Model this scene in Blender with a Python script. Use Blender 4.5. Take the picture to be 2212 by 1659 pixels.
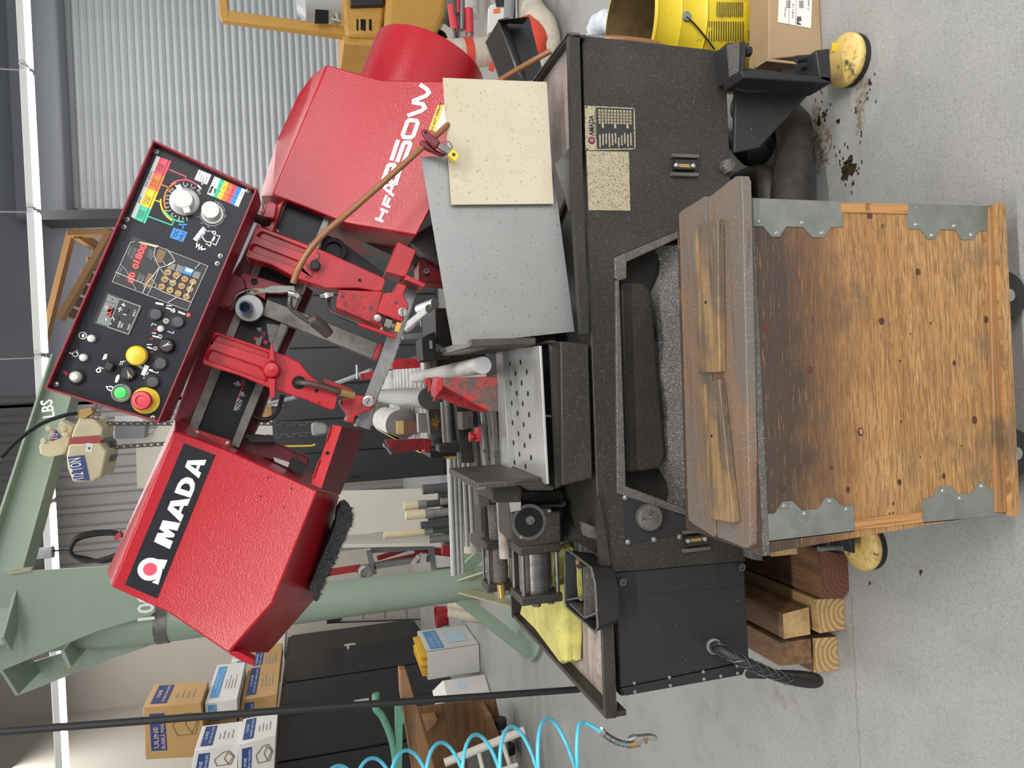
import bpy, bmesh, math, random
from mathutils import Vector as V, Matrix
random.seed(7)
for o in list(bpy.data.objects): bpy.data.objects.remove(o)
S = bpy.context.scene; COL = S.collection
# ---------------------------------------------------------------- camera (portrait photo stored on its side: the camera is rolled)
F = 1600.0; H = 1.35
dn = V((5794, 279, -1600)).normalized()
fy = V((-(2560000 - 279*20.5)/5794, -20.5, -1600)).normalized()
upc = -dn; xc = fy.cross(upc)
ROT = Matrix((xc, fy, upc))            # world = ROT @ cam
CAM = V((0, 0, H))
cd = bpy.data.cameras.new('camera'); cam = bpy.data.objects.new('camera', cd); COL.objects.link(cam)
cd.sensor_fit = 'HORIZONTAL'; cd.sensor_width = 36; cd.lens = 36*F/2212; cd.clip_start = .05; cd.clip_end = 100
cam.matrix_world = Matrix.Translation(CAM) @ ROT.to_4x4()
S.camera = cam
# ---------------------------------------------------------------- light: open bay doors behind and to the right, unseen ceiling strips added for glare and fill
wd = bpy.data.worlds.new('daylight'); S.world = wd; wd.use_nodes = True
wd.node_tree.nodes['Background'].inputs[0].default_value = (.93, .97, 1, 1)
wd.node_tree.nodes['Background'].inputs[1].default_value = .46
def area(name, loc, aim, sx, sy, power, col=(1, 1, 1)):
    l = bpy.data.lights.new(name, 'AREA'); l.shape = 'RECTANGLE'; l.size = sx; l.size_y = sy; l.energy = power; l.color = col
    o = bpy.data.objects.new(name, l); COL.objects.link(o); o.location = loc
    o.rotation_euler = (V(aim)-V(loc)).to_track_quat('-Z', 'Y').to_euler(); return o
area('unseen_strip_row', (-.1, -1.42, 4.6), (-.1, -1.41, 0), 5.5, .14, 270, (1, .97, .93))  # unseen lamp, placed so the left cover mirrors it as glare
area('unseen_strip_row', (4.6, -3.5, 4.6), (4.6, -3.49, 0), 5, .5, 480, (1, .97, .93))  # unseen lamp added for the highlight along the right cover's crease
area('unseen_strip_row', (.3, 1.0, 4.7), (.3, 1.01, 0), 5, .3, 25, (1, .98, .95))
area('unseen_strip_row', (.9, 4.8, 4.7), (.9, 4.81, 0), 8, .5, 150, (1, .98, .95))  # unseen lamp, set to glint on the right cover's top bevel
area('unseen_strip_row', (.3, 9.3, 4.8), (.3, 9.31, 0), 11, .9, 290, (1, .98, .96))  # unseen lamp added to brighten the back wall and the left bevel
area('bay_door_daylight', (2.3, -3.6, 1.7), (1.2, 2, 1.0), 2.2, 2.6, 120, (.97, .98, 1))
S.view_settings.view_transform = 'Standard'; S.view_settings.look = 'None'
S.view_settings.exposure = 0.0; S.view_settings.gamma = 1
try: S.view_settings.use_curve_mapping = False
except Exception: pass
# ---------------------------------------------------------------- picture ray helpers: a pixel of the photo and a real depth give a point
def ray(x, y): return ROT @ V((x-1106, -(y-829.5), -F))
def W(x, y, Y): r = ray(x, y); return CAM + r*(Y/r.y)
def WZ(x, y, Z): r = ray(x, y); return CAM + r*((Z-H)/r.z)
def WX(x, y, X): r = ray(x, y); return CAM + r*(X/r.x)
# ---------------------------------------------------------------- materials
MATS = {}
def mat(name, col, rough=.5, metal=0, layers=(), bump=None, coat=0, emit=0, alpha=1, trans=0, spec=.5):
    m = bpy.data.materials.new(name); m.use_nodes = True; nt = m.node_tree; N = nt.nodes; L = nt.links
    b = N['Principled BSDF']; c4 = lambda c: (c[0], c[1], c[2], 1)
    b.inputs['Base Color'].default_value = c4(col); b.inputs['Roughness'].default_value = rough; b.inputs['Metallic'].default_value = metal
    b.inputs['Coat Weight'].default_value = coat; b.inputs['Specular IOR Level'].default_value = spec
    if alpha < 1: b.inputs['Alpha'].default_value = alpha
    if trans: b.inputs['Transmission Weight'].default_value = trans
    if emit: b.inputs['Emission Color'].default_value = c4(col); b.inputs['Emission Strength'].default_value = emit
    tc = None
    def coords(sc):
        nonlocal tc
        if tc is None: tc = N.new('ShaderNodeTexCoord')
        if isinstance(sc, (tuple, list)):
            mp = N.new('ShaderNodeMapping'); mp.inputs['Scale'].default_value = sc; L.new(tc.outputs['Object'], mp.inputs[0]); return mp.outputs[0], 1
        return tc.outputs['Object'], sc
    prev = None
    for i, ly in enumerate(layers):
        kind, sc, lo, hi, c = ly[:5]; fac = ly[5] if len(ly) > 5 else 1
        if kind == 'g':        # smooth ramp along one local axis (0,1,2), broken up by noise: a stain with its own edge
            o, s = coords(1.0); sp = N.new('ShaderNodeSeparateXYZ'); L.new(o, sp.inputs[0])
            nz = N.new('ShaderNodeTexNoise'); nz.inputs['Scale'].default_value = ly[6] if len(ly) > 6 else 9; L.new(o, nz.inputs['Vector']); nz.inputs['Detail'].default_value = 6
            ma = N.new('ShaderNodeMath'); ma.operation = 'MULTIPLY_ADD'; ma.inputs[1].default_value = (hi-lo)*(ly[7] if len(ly) > 7 else .9); L.new(nz.outputs[0], ma.inputs[0]); L.new(sp.outputs[sc], ma.inputs[2]); val = ma.outputs[0]
        else:
            o, s = coords(sc)
            if kind == 'r':
                nz = N.new('ShaderNodeTexWave'); nz.wave_type = 'RINGS'; nz.rings_direction = 'Y'; nz.inputs['Scale'].default_value = s; nz.inputs['Distortion'].default_value = ly[6]; nz.inputs['Detail'].default_value = 2; L.new(o, nz.inputs['Vector']); val = nz.outputs['Fac']
            elif kind == 'v':
                nz = N.new('ShaderNodeTexVoronoi'); nz.inputs['Scale'].default_value = s; L.new(o, nz.inputs['Vector']); val = nz.outputs['Distance']
            elif kind == 'w':
                nz = N.new('ShaderNodeTexWave'); nz.inputs['Scale'].default_value = s; nz.inputs['Distortion'].default_value = ly[6] if len(ly) > 6 else 4; nz.inputs['Detail'].default_value = 3
                nz.inputs['Detail Scale'].default_value = 1.5; nz.bands_direction = 'Z'; L.new(o, nz.inputs['Vector']); val = nz.outputs['Fac']
            else:
                nz = N.new('ShaderNodeTexNoise'); nz.inputs['Scale'].default_value = s; nz.inputs['Detail'].default_value = ly[6] if len(ly) > 6 else 4
                nz.inputs['Roughness'].default_value = .6; L.new(o, nz.inputs['Vector']); val = nz.outputs[0]
        mr = N.new('ShaderNodeMapRange'); mr.inputs['From Min'].default_value = lo; mr.inputs['From Max'].default_value = hi
        mr.inputs['To Max'].default_value = fac; L.new(val, mr.inputs['Value'])
        mx = N.new('ShaderNodeMix'); mx.data_type = 'RGBA'; L.new(mr.outputs[0], mx.inputs['Factor'])
        if prev is None: mx.inputs['A'].default_value = c4(col)
        else: L.new(prev, mx.inputs['A'])
        mx.inputs['B'].default_value = c4(c); prev = mx.outputs['Result']
    if prev is not None: L.new(prev, b.inputs['Base Color'])
    if bump:
        o, s = coords(bump[0]); nz = N.new('ShaderNodeTexNoise'); nz.inputs['Scale'].default_value = s; nz.inputs['Detail'].default_value = 3; L.new(o, nz.inputs['Vector'])
        bp = N.new('ShaderNodeBump'); bp.inputs['Strength'].default_value = bump[1]; bp.inputs['Distance'].default_value = bump[2]
        L.new(nz.outputs[0], bp.inputs['Height']); L.new(bp.outputs[0], b.inputs['Normal'])
    MATS[name] = m; return m
W3 = (.8, .8, .78)
chips = lambda d=.66, c=(.55, .53, .5), s=420: ('n', s, d, d+.05, c, .9, 1)
mat('red', (.36, .0075, .016), .25, layers=[('n', 5, .4, .75, (.32, .0075, .0155), .6)], bump=(300, .45, .0014))
mat('red_plain', (.37, .0095, .0165), .36, layers=[('n', 60, .63, .72, (.12, .05, .05), .5), chips(.72, (.45, .42, .4), 300)], bump=(200, .12, .001))
mat('red_dirty', (.40, .012, .018), .45, layers=[('n', 22, .50, .62, (.26, .012, .016), .8), ('n', 110, .56, .63, (.05, .03, .026), .85, 3), ('n', 18, .62, .72, (.04, .025, .022), .8), chips(.70, (.35, .33, .31), 420)]); mat('red_worn', (.40, .014, .016), .45, layers=[('n', 16, .40, .56, (.075, .062, .052), .92, 8), ('n', 90, .52, .6, (.05, .042, .036), .8, 3), chips(.69, (.32, .30, .27), 420)]); mat('jaw_dark', (.040, .034, .030), .5, .1, layers=[('n', 14, .45, .7, (.08, .07, .062), .6), chips(.68, (.40, .38, .35), 480)]); mat('red_shaded', (.20, .012, .022), .4)  # last red is darkened to hold the shade of panel rim and side plate
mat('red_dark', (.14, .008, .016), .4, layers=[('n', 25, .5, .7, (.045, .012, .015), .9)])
mat('panel_black', (.013, .0135, .018), .40, layers=[('n', 30, .5, .8, (.022, .023, .029), .7)], spec=.25)
mat('black', (.014, .014, .016), .45)
mat('black_gloss', (.010, .011, .014), .18, layers=[('n', 3, .4, .7, (.02, .02, .024), .5)])
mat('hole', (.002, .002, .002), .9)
mat('base_black', (.027, .0245, .0215), .48, layers=[('n', 7, .45, .75, (.043, .036, .030), .8), chips(.67, (.12, .112, .10), 380), chips(.725, (.55, .53, .49), 620)], bump=(330, .15, .001), spec=.3)
mat('base_black_clean', (.022, .0215, .0235), .45, layers=[('n', 5, .4, .7, (.030, .028, .029), .7), chips(.755, (.4, .38, .36), 300)], spec=.3)
mat('chip_dust', (.085, .077, .069), .6, layers=[('n', 30, .45, .65, (.05, .045, .041), .8), chips(.63, (.26, .25, .23), 420), chips(.70, (.7, .68, .65), 640)], bump=(330, .5, .002))
mat('chip_heap', (.060, .056, .052), .45, layers=[chips(.58, (.22, .21, .195), 380), chips(.66, (.85, .83, .8), 600)], bump=(300, .9, .003))
mat('tray_dust', (.34, .29, .26), .6, layers=[('n', 14, .42, .7, (.20, .165, .145), .8), ('n', 60, .55, .7, (.46, .41, .37), .5), chips(.68, (.6, .56, .52), 500)])
mat('tray_worn', (.36, .31, .27), .55, layers=[('n', (10, 26, 10), .42, .66, (.17, .12, .09), .9), ('n', 40, .58, .75, (.05, .045, .04), .8)])
mat('steel', (.30, .295, .285), .36, .85, layers=[('n', (90, 4, 90), .4, .7, (.20, .195, .185), .7)])
mat('steel_dark', (.16, .155, .15), .4, .8, layers=[('n', (30, 30, 6), .4, .7, (.09, .085, .08), .8), chips(.68, (.5, .48, .45), 400)])
mat('rail_steel', (.19, .18, .16), .4, .6, layers=[('n', 40, .45, .7, (.11, .10, .085), .8)])
mat('steel_sheet', (.47, .47, .455), .28, .55, layers=[('n', 6, .4, .75, (.42, .42, .41), .6), ('n', 160, .68, .74, (.12, .1, .08), .7)])
mat('grey_sheet', (.28, .285, .275), .42, .45, layers=[('n', 4, .4, .7, (.22, .225, .22), .6), ('n', 190, .64, .68, (.08, .06, .042), .9), ('n', 5, .56, .70, (.16, .125, .09), .6)])
mat('cream', (.50, .455, .345), .5, layers=[('n', 3, .40, .64, (.42, .35, .21), .6), ('n', 200, .645, .685, (.11, .09, .065), .9), ('n', 9, .60, .70, (.29, .20, .10), .6)])
mat('roller', (.36, .36, .35), .4, .5, layers=[('n', 14, .45, .7, (.5, .49, .46), .6)])
mat('bar_bright', (.46, .46, .45), .38, .25, layers=[('n', (40, 8, 40), .45, .7, (.36, .36, .35), .6)])
mat('bright_metal', (.72, .72, .70), .25, .3)
mat('chrome', (.62, .61, .58), .22, 1)
mat('silver', (.34, .34, .33), .36, .6, layers=[('n', 60, .5, .7, (.25, .245, .23), .6)])
mat('alu', (.60, .60, .59), .35, .75, layers=[('n', (14, 60, 14), .42, .68, (.42, .43, .44), .7), ('n', 20, .6, .72, (.72, .71, .68), .5)])
mat('alu_white', (.62, .60, .56), .5, .2, layers=[('n', (30, 8, 30), .45, .7, (.38, .37, .35), .7), ('n', 120, .66, .72, (.2, .19, .17), .6)])
mat('alu_cut', (.19, .19, .185), .45, .5, layers=[('n', 180, .5, .7, (.15, .15, .15), .7)])
mat('brass', (.45, .29, .10), .35, .8)
mat('gold', (.60, .33, .06), .35, .6)
mat('brown_hose', (.25, .11, .042), .3, layers=[('n', 200, .5, .7, (.14, .055, .022), .6)])
mat('dark_hose', (.055, .04, .036), .45, layers=[('n', 60, .5, .7, (.03, .022, .02), .8)])
mat('oily_hose', (.020, .0175, .0165), .5, layers=[('n', 25, .45, .7, (.045, .037, .032), .7)], bump=(400, .3, .002), spec=.4)
mat('rubber', (.012, .012, .012), .6, layers=[('n', 300, .66, .72, (.15, .15, .14), .5)])
mat('blue_tube', (.03, .10, .22), .25)
mat('cyan_hose', (.09, .50, .66), .3)
mat('knob_grey', (.52, .52, .51), .4)
mat('cap_grey', (.05, .052, .058), .5)
mat('lamp_white', (.55, .54, .49), .35)
mat('yellow', (.68, .47, .03), .35)
mat('yellow_soft', (.70, .62, .10), .6)
mat('mushroom_red', (.52, .05, .06), .4)
mat('led_red', (1, .06, .05), .4, emit=1.1)
mat('green_lens', (.05, .60, .10), .3, emit=.18)
mat('white_print', (.80, .80, .77), .5)
mat('red_print', (.60, .02, .05), .5)
mat('tab_red', (.62, .06, .10), .5); mat('tab_orange', (.80, .17, .03), .5); mat('tab_yellow', (.80, .55, .02), .5); mat('tab_green', (.04, .48, .29), .5); mat('tab_blue', (.03, .23, .68), .5)
mat('clear_film', (.55, .56, .55), .15, alpha=.10)
mat('tape_edge', (.62, .60, .56), .3, alpha=.75)
mat('lcd', (.16, .19, .18), .4)
mat('tan_key', (.36, .22, .08), .5)
mat('brown_key', (.17, .10, .045), .5)
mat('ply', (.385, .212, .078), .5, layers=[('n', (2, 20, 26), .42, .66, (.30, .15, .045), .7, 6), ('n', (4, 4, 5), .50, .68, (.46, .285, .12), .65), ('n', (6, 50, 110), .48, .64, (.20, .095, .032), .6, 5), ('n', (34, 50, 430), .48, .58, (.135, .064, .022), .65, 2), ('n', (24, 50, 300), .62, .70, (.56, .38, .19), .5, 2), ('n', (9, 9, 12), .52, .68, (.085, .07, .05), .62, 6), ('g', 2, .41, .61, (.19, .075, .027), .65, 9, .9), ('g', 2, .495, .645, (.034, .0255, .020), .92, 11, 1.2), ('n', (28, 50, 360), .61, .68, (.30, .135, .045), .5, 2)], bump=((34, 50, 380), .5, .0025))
mat('ply_edge', (.40, .20, .065), .6, layers=[('n', (260, 60, 5), .46, .58, (.20, .09, .03), .8, 2), ('n', (40, 60, 40), .6, .7, (.06, .03, .015), .7)]); mat('batten', (.27, .135, .05), .6, layers=[('n', (5, 60, 220), .46, .6, (.14, .065, .024), .8, 3), ('n', (10, 10, 10), .58, .7, (.07, .05, .03), .7)])
mat('knot', (.075, .028, .012), .5, layers=[('n', 90, .4, .7, (.03, .012, .006), .8)])
mat('wood_lid', (.235, .122, .058), .5, layers=[('n', (3, 60, 60), .42, .64, (.12, .062, .033), .85, 6), ('n', 4, .32, .55, (.118, .104, .090), .88), ('n', (4, 90, 90), .62, .7, (.05, .03, .02), .6), chips(.665, (.26, .25, .225), 460), chips(.71, (.75, .73, .69), 640)])
mat('wood_lid_small', (.27, .17, .076), .46, layers=[('n', (3, 90, 90), .38, .58, (.14, .085, .042), .85, 6), ('n', 13, .42, .60, (.085, .072, .06), .75), ('n', (6, 120, 120), .58, .66, (.05, .032, .02), .65), ('n', (4, 30, 30), .62, .74, (.42, .29, .14), .6), chips(.72, (.5, .45, .4), 420)])
mat('galv', (.205, .22, .20), .42, .4, layers=[('n', 22, .42, .66, (.15, .165, .15), .8), ('n', 170, .62, .7, (.32, .34, .31), .5), ('n', 5, .56, .72, (.10, .098, .08), .75)])
mat('timber_brown', (.215, .112, .05), .65, layers=[('n', (40, 3, 40), .42, .62, (.11, .055, .027), .9, 6), ('n', (90, 8, 90), .6, .68, (.36, .22, .11), .5), ('n', 9, .56, .72, (.05, .035, .025), .7)])
mat('timber_red_end', (.16, .065, .035), .55, layers=[('r', 26, .35, .65, (.10, .04, .025), .7, 3)])
mat('timber_light', (.50, .34, .15), .6, layers=[('n', (25, 2, 25), .42, .66, (.33, .20, .08), .9, 5)])
mat('timber_end', (.52, .36, .16), .6, layers=[('r', 22, .40, .62, (.33, .19, .07), .85, 2.5), ('n', 30, .6, .75, (.2, .11, .05), .5)])
mat('paint_yellow_old', (.60, .42, .13), .45, layers=[('n', 24, .52, .64, (.70, .55, .25), .6), ('n', 15, .50, .56, (.024, .018, .012), .9, 8), ('n', 90, .58, .66, (.30, .18, .05), .7)])
mat('floor', (.295, .295, .29), .42, layers=[('n', 1.3, .35, .7, (.36, .352, .335), .8), ('n', 7, .50, .74, (.245, .245, .245), .7), ('n', 75, .52, .68, (.23, .23, .225), .5, 3), ('n', 190, .56, .66, (.16, .16, .158), .5, 2), ('n', 260, .58, .66, (.48, .48, .47), .5, 2), ('n', 4.3, .64, .74, (.17, .15, .12), .5), ('n', 2.1, .64, .74, (.38, .40, .425), .6)], bump=(110, .10, .002))
mat('stain', (.045, .032, .018), .35, layers=[('n', 60, .45, .6, (.012, .009, .006), .9)])
mat('stain_thin', (.20, .165, .105), .45, layers=[('n', 70, .45, .6, (.34, .33, .31), .9), ('n', 150, .62, .67, (.05, .035, .02), .9)])
mat('slat', (.52, .54, .55), .45, layers=[('n', 3, .4, .7, (.46, .48, .49), .6)])
mat('wall_dark', (.29, .305, .34), .7, layers=[('n', 1, .4, .7, (.25, .265, .30), .6)])
mat('wall_siding', (.25, .24, .235), .5)
mat('wall_beige', (.50, .46, .40), .8, layers=[('n', 1, .4, .7, (.44, .405, .35), .5)])
mat('wall_white', (.68, .64, .56), .7, layers=[('n', 2, .5, .7, (.62, .57, .48), .6)])
mat('locker_black', (.018, .019, .022), .38, layers=[('n', 2, .4, .7, (.028, .029, .033), .6)])
mat('cab_black', (.013, .013, .015), .4, layers=[('n', 1.5, .4, .7, (.018, .018, .020), .6)], spec=.2)
mat('green_paint', (.275, .345, .265), .45, layers=[('n', 3, .45, .7, (.31, .375, .285), .6), ('n', (9, 9, 3), .64, .76, (.27, .22, .08), .55), ('n', 100, .74, .78, (.05, .05, .04), .6)])
mat('green_weld', (.40, .39, .25), .55, layers=[('n', 18, .45, .7, (.28, .22, .13), .7)])
mat('carton', (.52, .32, .13), .7, layers=[('n', 4, .4, .7, (.46, .27, .105), .5)])
mat('carton_dull', (.36, .245, .14), .7, layers=[('n', 6, .45, .7, (.29, .19, .10), .6)])
mat('carton_white', (.70, .69, .65), .65, layers=[('n', 3, .5, .7, (.62, .60, .55), .5)])
mat('navy', (.03, .055, .20), .5); mat('skyblue', (.10, .32, .62), .5); mat('palesky', (.52, .66, .78), .6); mat('pale_pink', (.75, .48, .38), .6)
mat('ink', (.02, .02, .025), .5); mat('ink_grey', (.28, .28, .28), .6); mat('brown_ink', (.20, .11, .04), .6)
mat('orange_paint', (.50, .27, .055), .42, layers=[('n', 6, .5, .7, (.40, .21, .045), .6), ('n', (4, 4, 40), .66, .72, (.15, .08, .02), .6)])
mat('tank', (.42, .43, .44), .4, .2, layers=[('n', 12, .5, .7, (.34, .33, .31), .6)])
mat('pail_yellow', (.66, .49, .02), .4, layers=[('n', 9, .56, .72, (.38, .27, .03), .75), ('n', 60, .66, .72, (.2, .13, .03), .6)])
mat('pail_inside', (.12, .075, .025), .6, layers=[('n', 14, .45, .65, (.045, .033, .02), .9), ('n', 7, .62, .74, (.42, .22, .03), .8)])
mat('rag_white', (.62, .65, .70), .8, bump=(40, .6, .01))
mat('canvas', (.56, .50, .40), .85, layers=[('n', 30, .45, .7, (.44, .39, .31), .7)], bump=(60, .5, .006))
mat('cloth_yellow', (.56, .51, .14), .75, layers=[('n', 20, .46, .64, (.38, .355, .12), .7), ('n', 120, .64, .69, (.06, .05, .03), .9)], bump=(160, .4, .003))
mat('tape_red', (.62, .06, .03), .5)
mat('red_wrap', (.58, .04, .06), .5)
mat('pvc', (.70, .61, .40), .5); mat('pipe_dark', (.085, .085, .088), .45); mat('pipe_grey', (.30, .30, .29), .4, .4)
mat('brown_wood', (.20, .105, .045), .5, layers=[('n', (3, 12, 40), .42, .66, (.11, .055, .025), .85, 6)])
mat('oak', (.34, .18, .085), .55, layers=[('n', (6, 6, 50), .42, .66, (.23, .11, .05), .8, 6)])
mat('orange_wood', (.36, .19, .065), .55, layers=[('n', 30, .6, .72, (.15, .075, .025), .6)])
mat('green_chair', (.12, .30, .20), .45); mat('white_paint', (.68, .65, .57), .5); mat('envelope', (.75, .47, .05), .6)
mat('hoist_cream', (.60, .53, .34), .5, layers=[('n', 9, .5, .72, (.48, .41, .25), .6)])
mat('hoist_red', (.35, .05, .05), .5)
mat('tube_light', (1, .99, .96), .5, emit=16)
mat('reflector', (.7, .7, .68), .5)
mat('label_white', (.72, .70, .66), .5)
mat('plate_brass', (.42, .36, .24), .45, .4, layers=[('n', 260, .5, .62, (.12, .10, .065), .8), ('n', 500, .62, .68, (.7, .62, .45), .6)])
mat('brush_hair', (.016, .016, .017), .55, layers=[('n', 130, .55, .65, (.05, .048, .05), .7), chips(.68, (.4, .38, .38), 420)], bump=(160, 1, .006))
mat('grey_tube', (.20, .21, .22), .45)
mat('wire', (.16, .155, .145), .38, .7)
# ---------------------------------------------------------------- mesh builder
class MB:
    def __init__(s, m=None): s.v = []; s.f = []; s.mi = []; s.sm = []; s.mats = []; s.use(m) if m else None
    def use(s, m):
        m = MATS[m] if isinstance(m, str) else m
        if m not in s.mats: s.mats.append(m)
        s.cur = s.mats.index(m); return s
    def add(s, vs, fs, smooth=False):
        n = len(s.v); s.v += [V(p) for p in vs]
        for f in fs: s.f.append([i+n for i in f]); s.mi.append(s.cur); s.sm.append(smooth)
        return s
    def prism(s, pts, d, cap0=True, cap1=True):
        n = len(pts); d = V(d); vs = [V(p) for p in pts]+[V(p)+d for p in pts]; fs = []
        if cap0: fs.append(list(range(n)))
        if cap1: fs.append(list(range(2*n-1, n-1, -1)))
        fs += [[i, n+i, n+(i+1) % n, (i+1) % n] for i in range(n)]
        return s.add(vs, fs)
    def px(s, pts, Y0, Y1):     # outline at depth Y0, given thickness straight back to Y1
        return s.prism([W(x, y, Y0) for x, y in pts], (0, Y1-Y0, 0))
    def px_holes(s, pts, holes, Y0, Y1):   # outline with real openings in its front
        from mathutils.geometry import tessellate_polygon
        loops = [[W(x, y, Y0) for x, y in q] for q in [pts]+holes]; fl = [v for l in loops for v in l]
        s.add(fl, [list(t) for t in tessellate_polygon([[V((v.x, v.z, 0)) for v in l] for l in loops])])
        return s.prism(loops[0], (0, Y1-Y0, 0), cap0=False)
    def face(s, pts): return s.add(pts, [list(range(len(pts)))])
    def pface(s, pts, Y): return s.face([W(x, y, Y) for x, y in pts])
    def loft(s, rings, close=False, caps=False, smooth=False):
        n = len(rings[0]); vs = [p for r in rings for p in r]; fs = []
        for k in range(len(rings)-1):
            for i in range(n if close else n-1):
                j = (i+1) % n; fs.append([k*n+i, k*n+j, (k+1)*n+j, (k+1)*n+i])
        if caps: fs.append(list(range(n))[::-1]); fs.append([(len(rings)-1)*n+i for i in range(n)])
        return s.add(vs, fs, smooth)
    def box(s, c, sx, sy, sz, R=None):
        c = V(c); R = R or Matrix.Identity(3); vs = [c+R @ V((a*sx/2, b*sy/2, e*sz/2)) for a in (-1, 1) for b in (-1, 1) for e in (-1, 1)]
        return s.add(vs, [[0, 1, 3, 2], [4, 6, 7, 5], [0, 4, 5, 1], [2, 3, 7, 6], [0, 2, 6, 4], [1, 5, 7, 3]])
    def bar(s, a, b, w, h, up=(0, 0, 1)):
        a = V(a); b = V(b); z = (b-a).normalized(); x = V(up).cross(z)
        x = x.normalized() if x.length > 1e-4 else V((1, 0, 0)); y = z.cross(x)
        q = [x*w/2+y*h/2, -x*w/2+y*h/2, -x*w/2-y*h/2, x*w/2-y*h/2]
        return s.prism([a+p for p in q], b-a)
    def tube(s, pts, r, n=10, caps=True, smooth=True):
        pts = [V(p) for p in pts]; rs = r if isinstance(r, (list, tuple)) else [r]*len(pts); rings = []; ref = None
        for i, p in enumerate(pts):
            t = (pts[min(i+1, len(pts)-1)]-pts[max(i-1, 0)]).normalized()
            if ref is None: ref = t.orthogonal().normalized()
            ref = (ref-t*ref.dot(t)).normalized(); bi = t.cross(ref)
            rings.append([p+(ref*math.cos(2*math.pi*k/n)+bi*math.sin(2*math.pi*k/n))*rs[i] for k in range(n)])
        s.loft(rings, True, False, smooth)
        if caps: s.add(rings[0], [list(range(n))[::-1]]); s.add(rings[-1], [list(range(n))])
        return s
    def cyl(s, a, b, r, n=20, r2=None): return s.tube([a, b], [r, r if r2 is None else r2], n)
    def lathe(s, c, ax, prof, n=24, smooth=True):   # prof: (radius, height along ax)
        c = V(c); ax = V(ax).normalized(); u = ax.orthogonal().normalized(); w = ax.cross(u)
        return s.loft([[c+ax*h+(u*math.cos(2*math.pi*k/n)+w*math.sin(2*math.pi*k/n))*max(r, 1e-5) for k in range(n)] for r, h in prof], True, False, smooth)
    def disc(s, c, ax, r, n=20, r2=None, ref=None):
        c = V(c); ax = V(ax).normalized(); u = V(ref).normalized() if ref else ax.orthogonal().normalized(); w = ax.cross(u); r2 = r2 or r
        return s.face([c+u*math.cos(2*math.pi*k/n)*r+w*math.sin(2*math.pi*k/n)*r2 for k in range(n)])
    def ringf(s, c, ax, r0, r1, n=28, a0=0, a1=360, ref=None):
        c = V(c); ax = V(ax).normalized(); u = V(ref).normalized() if ref else ax.orthogonal().normalized(); w = ax.cross(u)
        d = [u*math.cos(math.radians(a0+(a1-a0)*k/n))+w*math.sin(math.radians(a0+(a1-a0)*k/n)) for k in range(n+1)]
        return s.loft([[c+q*r0 for q in d], [c+q*r1 for q in d]])
    def stroke(s, pts, wd, nrm):    # flat thick polyline with mitred corners
        pts = [V(p) for p in pts]; nrm = V(nrm); L = []; R = []
        for i, p in enumerate(pts):
            a = (p-pts[i-1]).normalized() if i else None; b = (pts[i+1]-p).normalized() if i < len(pts)-1 else None
            a = a or b; b = b or a; t = (a+b); t = t.normalized() if t.length > 1e-3 else a; q = nrm.cross(t).normalized()
            k = 1/max(.5, q.dot(nrm.cross(a).normalized())); L.append(p+q*wd/2*k); R.append(p-q*wd/2*k)
        return s.loft([L, R])
    def text(s, st, P, X, U, h, w=None, bold=0, ctr=False):
        P = V(P); X = V(X).normalized(); U = V(U); U = (U-X*U.dot(X)).normalized()
        vs, fs, wid = glyphs(st, bold); k = (w/wid if w else h*1.4) if wid > 0 else h; kx = k; ky = h/.7
        if not w: kx = ky
        off = -wid/2 if ctr else 0
        return s.add([P+X*((a+off)*kx)+U*(b*ky) for a, b in vs], fs)
    def build(s, name, parent=None, label=None, cat=None, group=None, kind=None, bevel=0, seg=2, org=None):
        root = parent
        while root is not None and root.parent is not None: root = root.parent
        if root is not None: o0 = V(root.location)
        elif org is not None: o0 = V(org)
        else:
            lo = V([min(p[i] for p in s.v) for i in range(3)]); hi = V([max(p[i] for p in s.v) for i in range(3)]); o0 = V(((lo.x+hi.x)/2, (lo.y+hi.y)/2, lo.z))
        me = bpy.data.meshes.new(name); me.from_pydata([p-o0 for p in s.v], [], s.f)
        for m in s.mats: me.materials.append(m)
        me.polygons.foreach_set('material_index', s.mi); me.polygons.foreach_set('use_smooth', s.sm)
        bm = bmesh.new(); bm.from_mesh(me); bmesh.ops.remove_doubles(bm, verts=bm.verts, dist=1e-6) if bevel else None
        bmesh.ops.recalc_face_normals(bm, faces=bm.faces); bm.to_mesh(me); bm.free(); me.set_sharp_from_angle(angle=math.radians(38)); me.update()
        o = bpy.data.objects.new(name, me); COL.objects.link(o)
        if parent is None: o.location = o0
        else: o.parent = parent
        if bevel:
            b = o.modifiers.new('bevel', 'BEVEL'); b.width = bevel; b.segments = seg; b.limit_method = 'ANGLE'; b.angle_limit = math.radians(40)
        return tag(o, label, cat, group, kind)
def tag(o, label=None, cat=None, group=None, kind=None):
    if label: o['label'] = label
    if cat: o['category'] = cat
    if group: o['group'] = group
    if kind: o['kind'] = kind
    return o
def thing(name, loc, label, cat, group=None):
    o = bpy.data.objects.new(name, None); COL.objects.link(o); o.location = loc; o.empty_display_size = .05
    return tag(o, label, cat, group)
def copy_tree(o, parent=None, off=None):
    c = o.copy(); COL.objects.link(c); c.parent = parent
    if off is not None: c.location = V(o.location)+V(off)
    for ch in list(o.children): copy_tree(ch, c)
    return c
GL = {}
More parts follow.
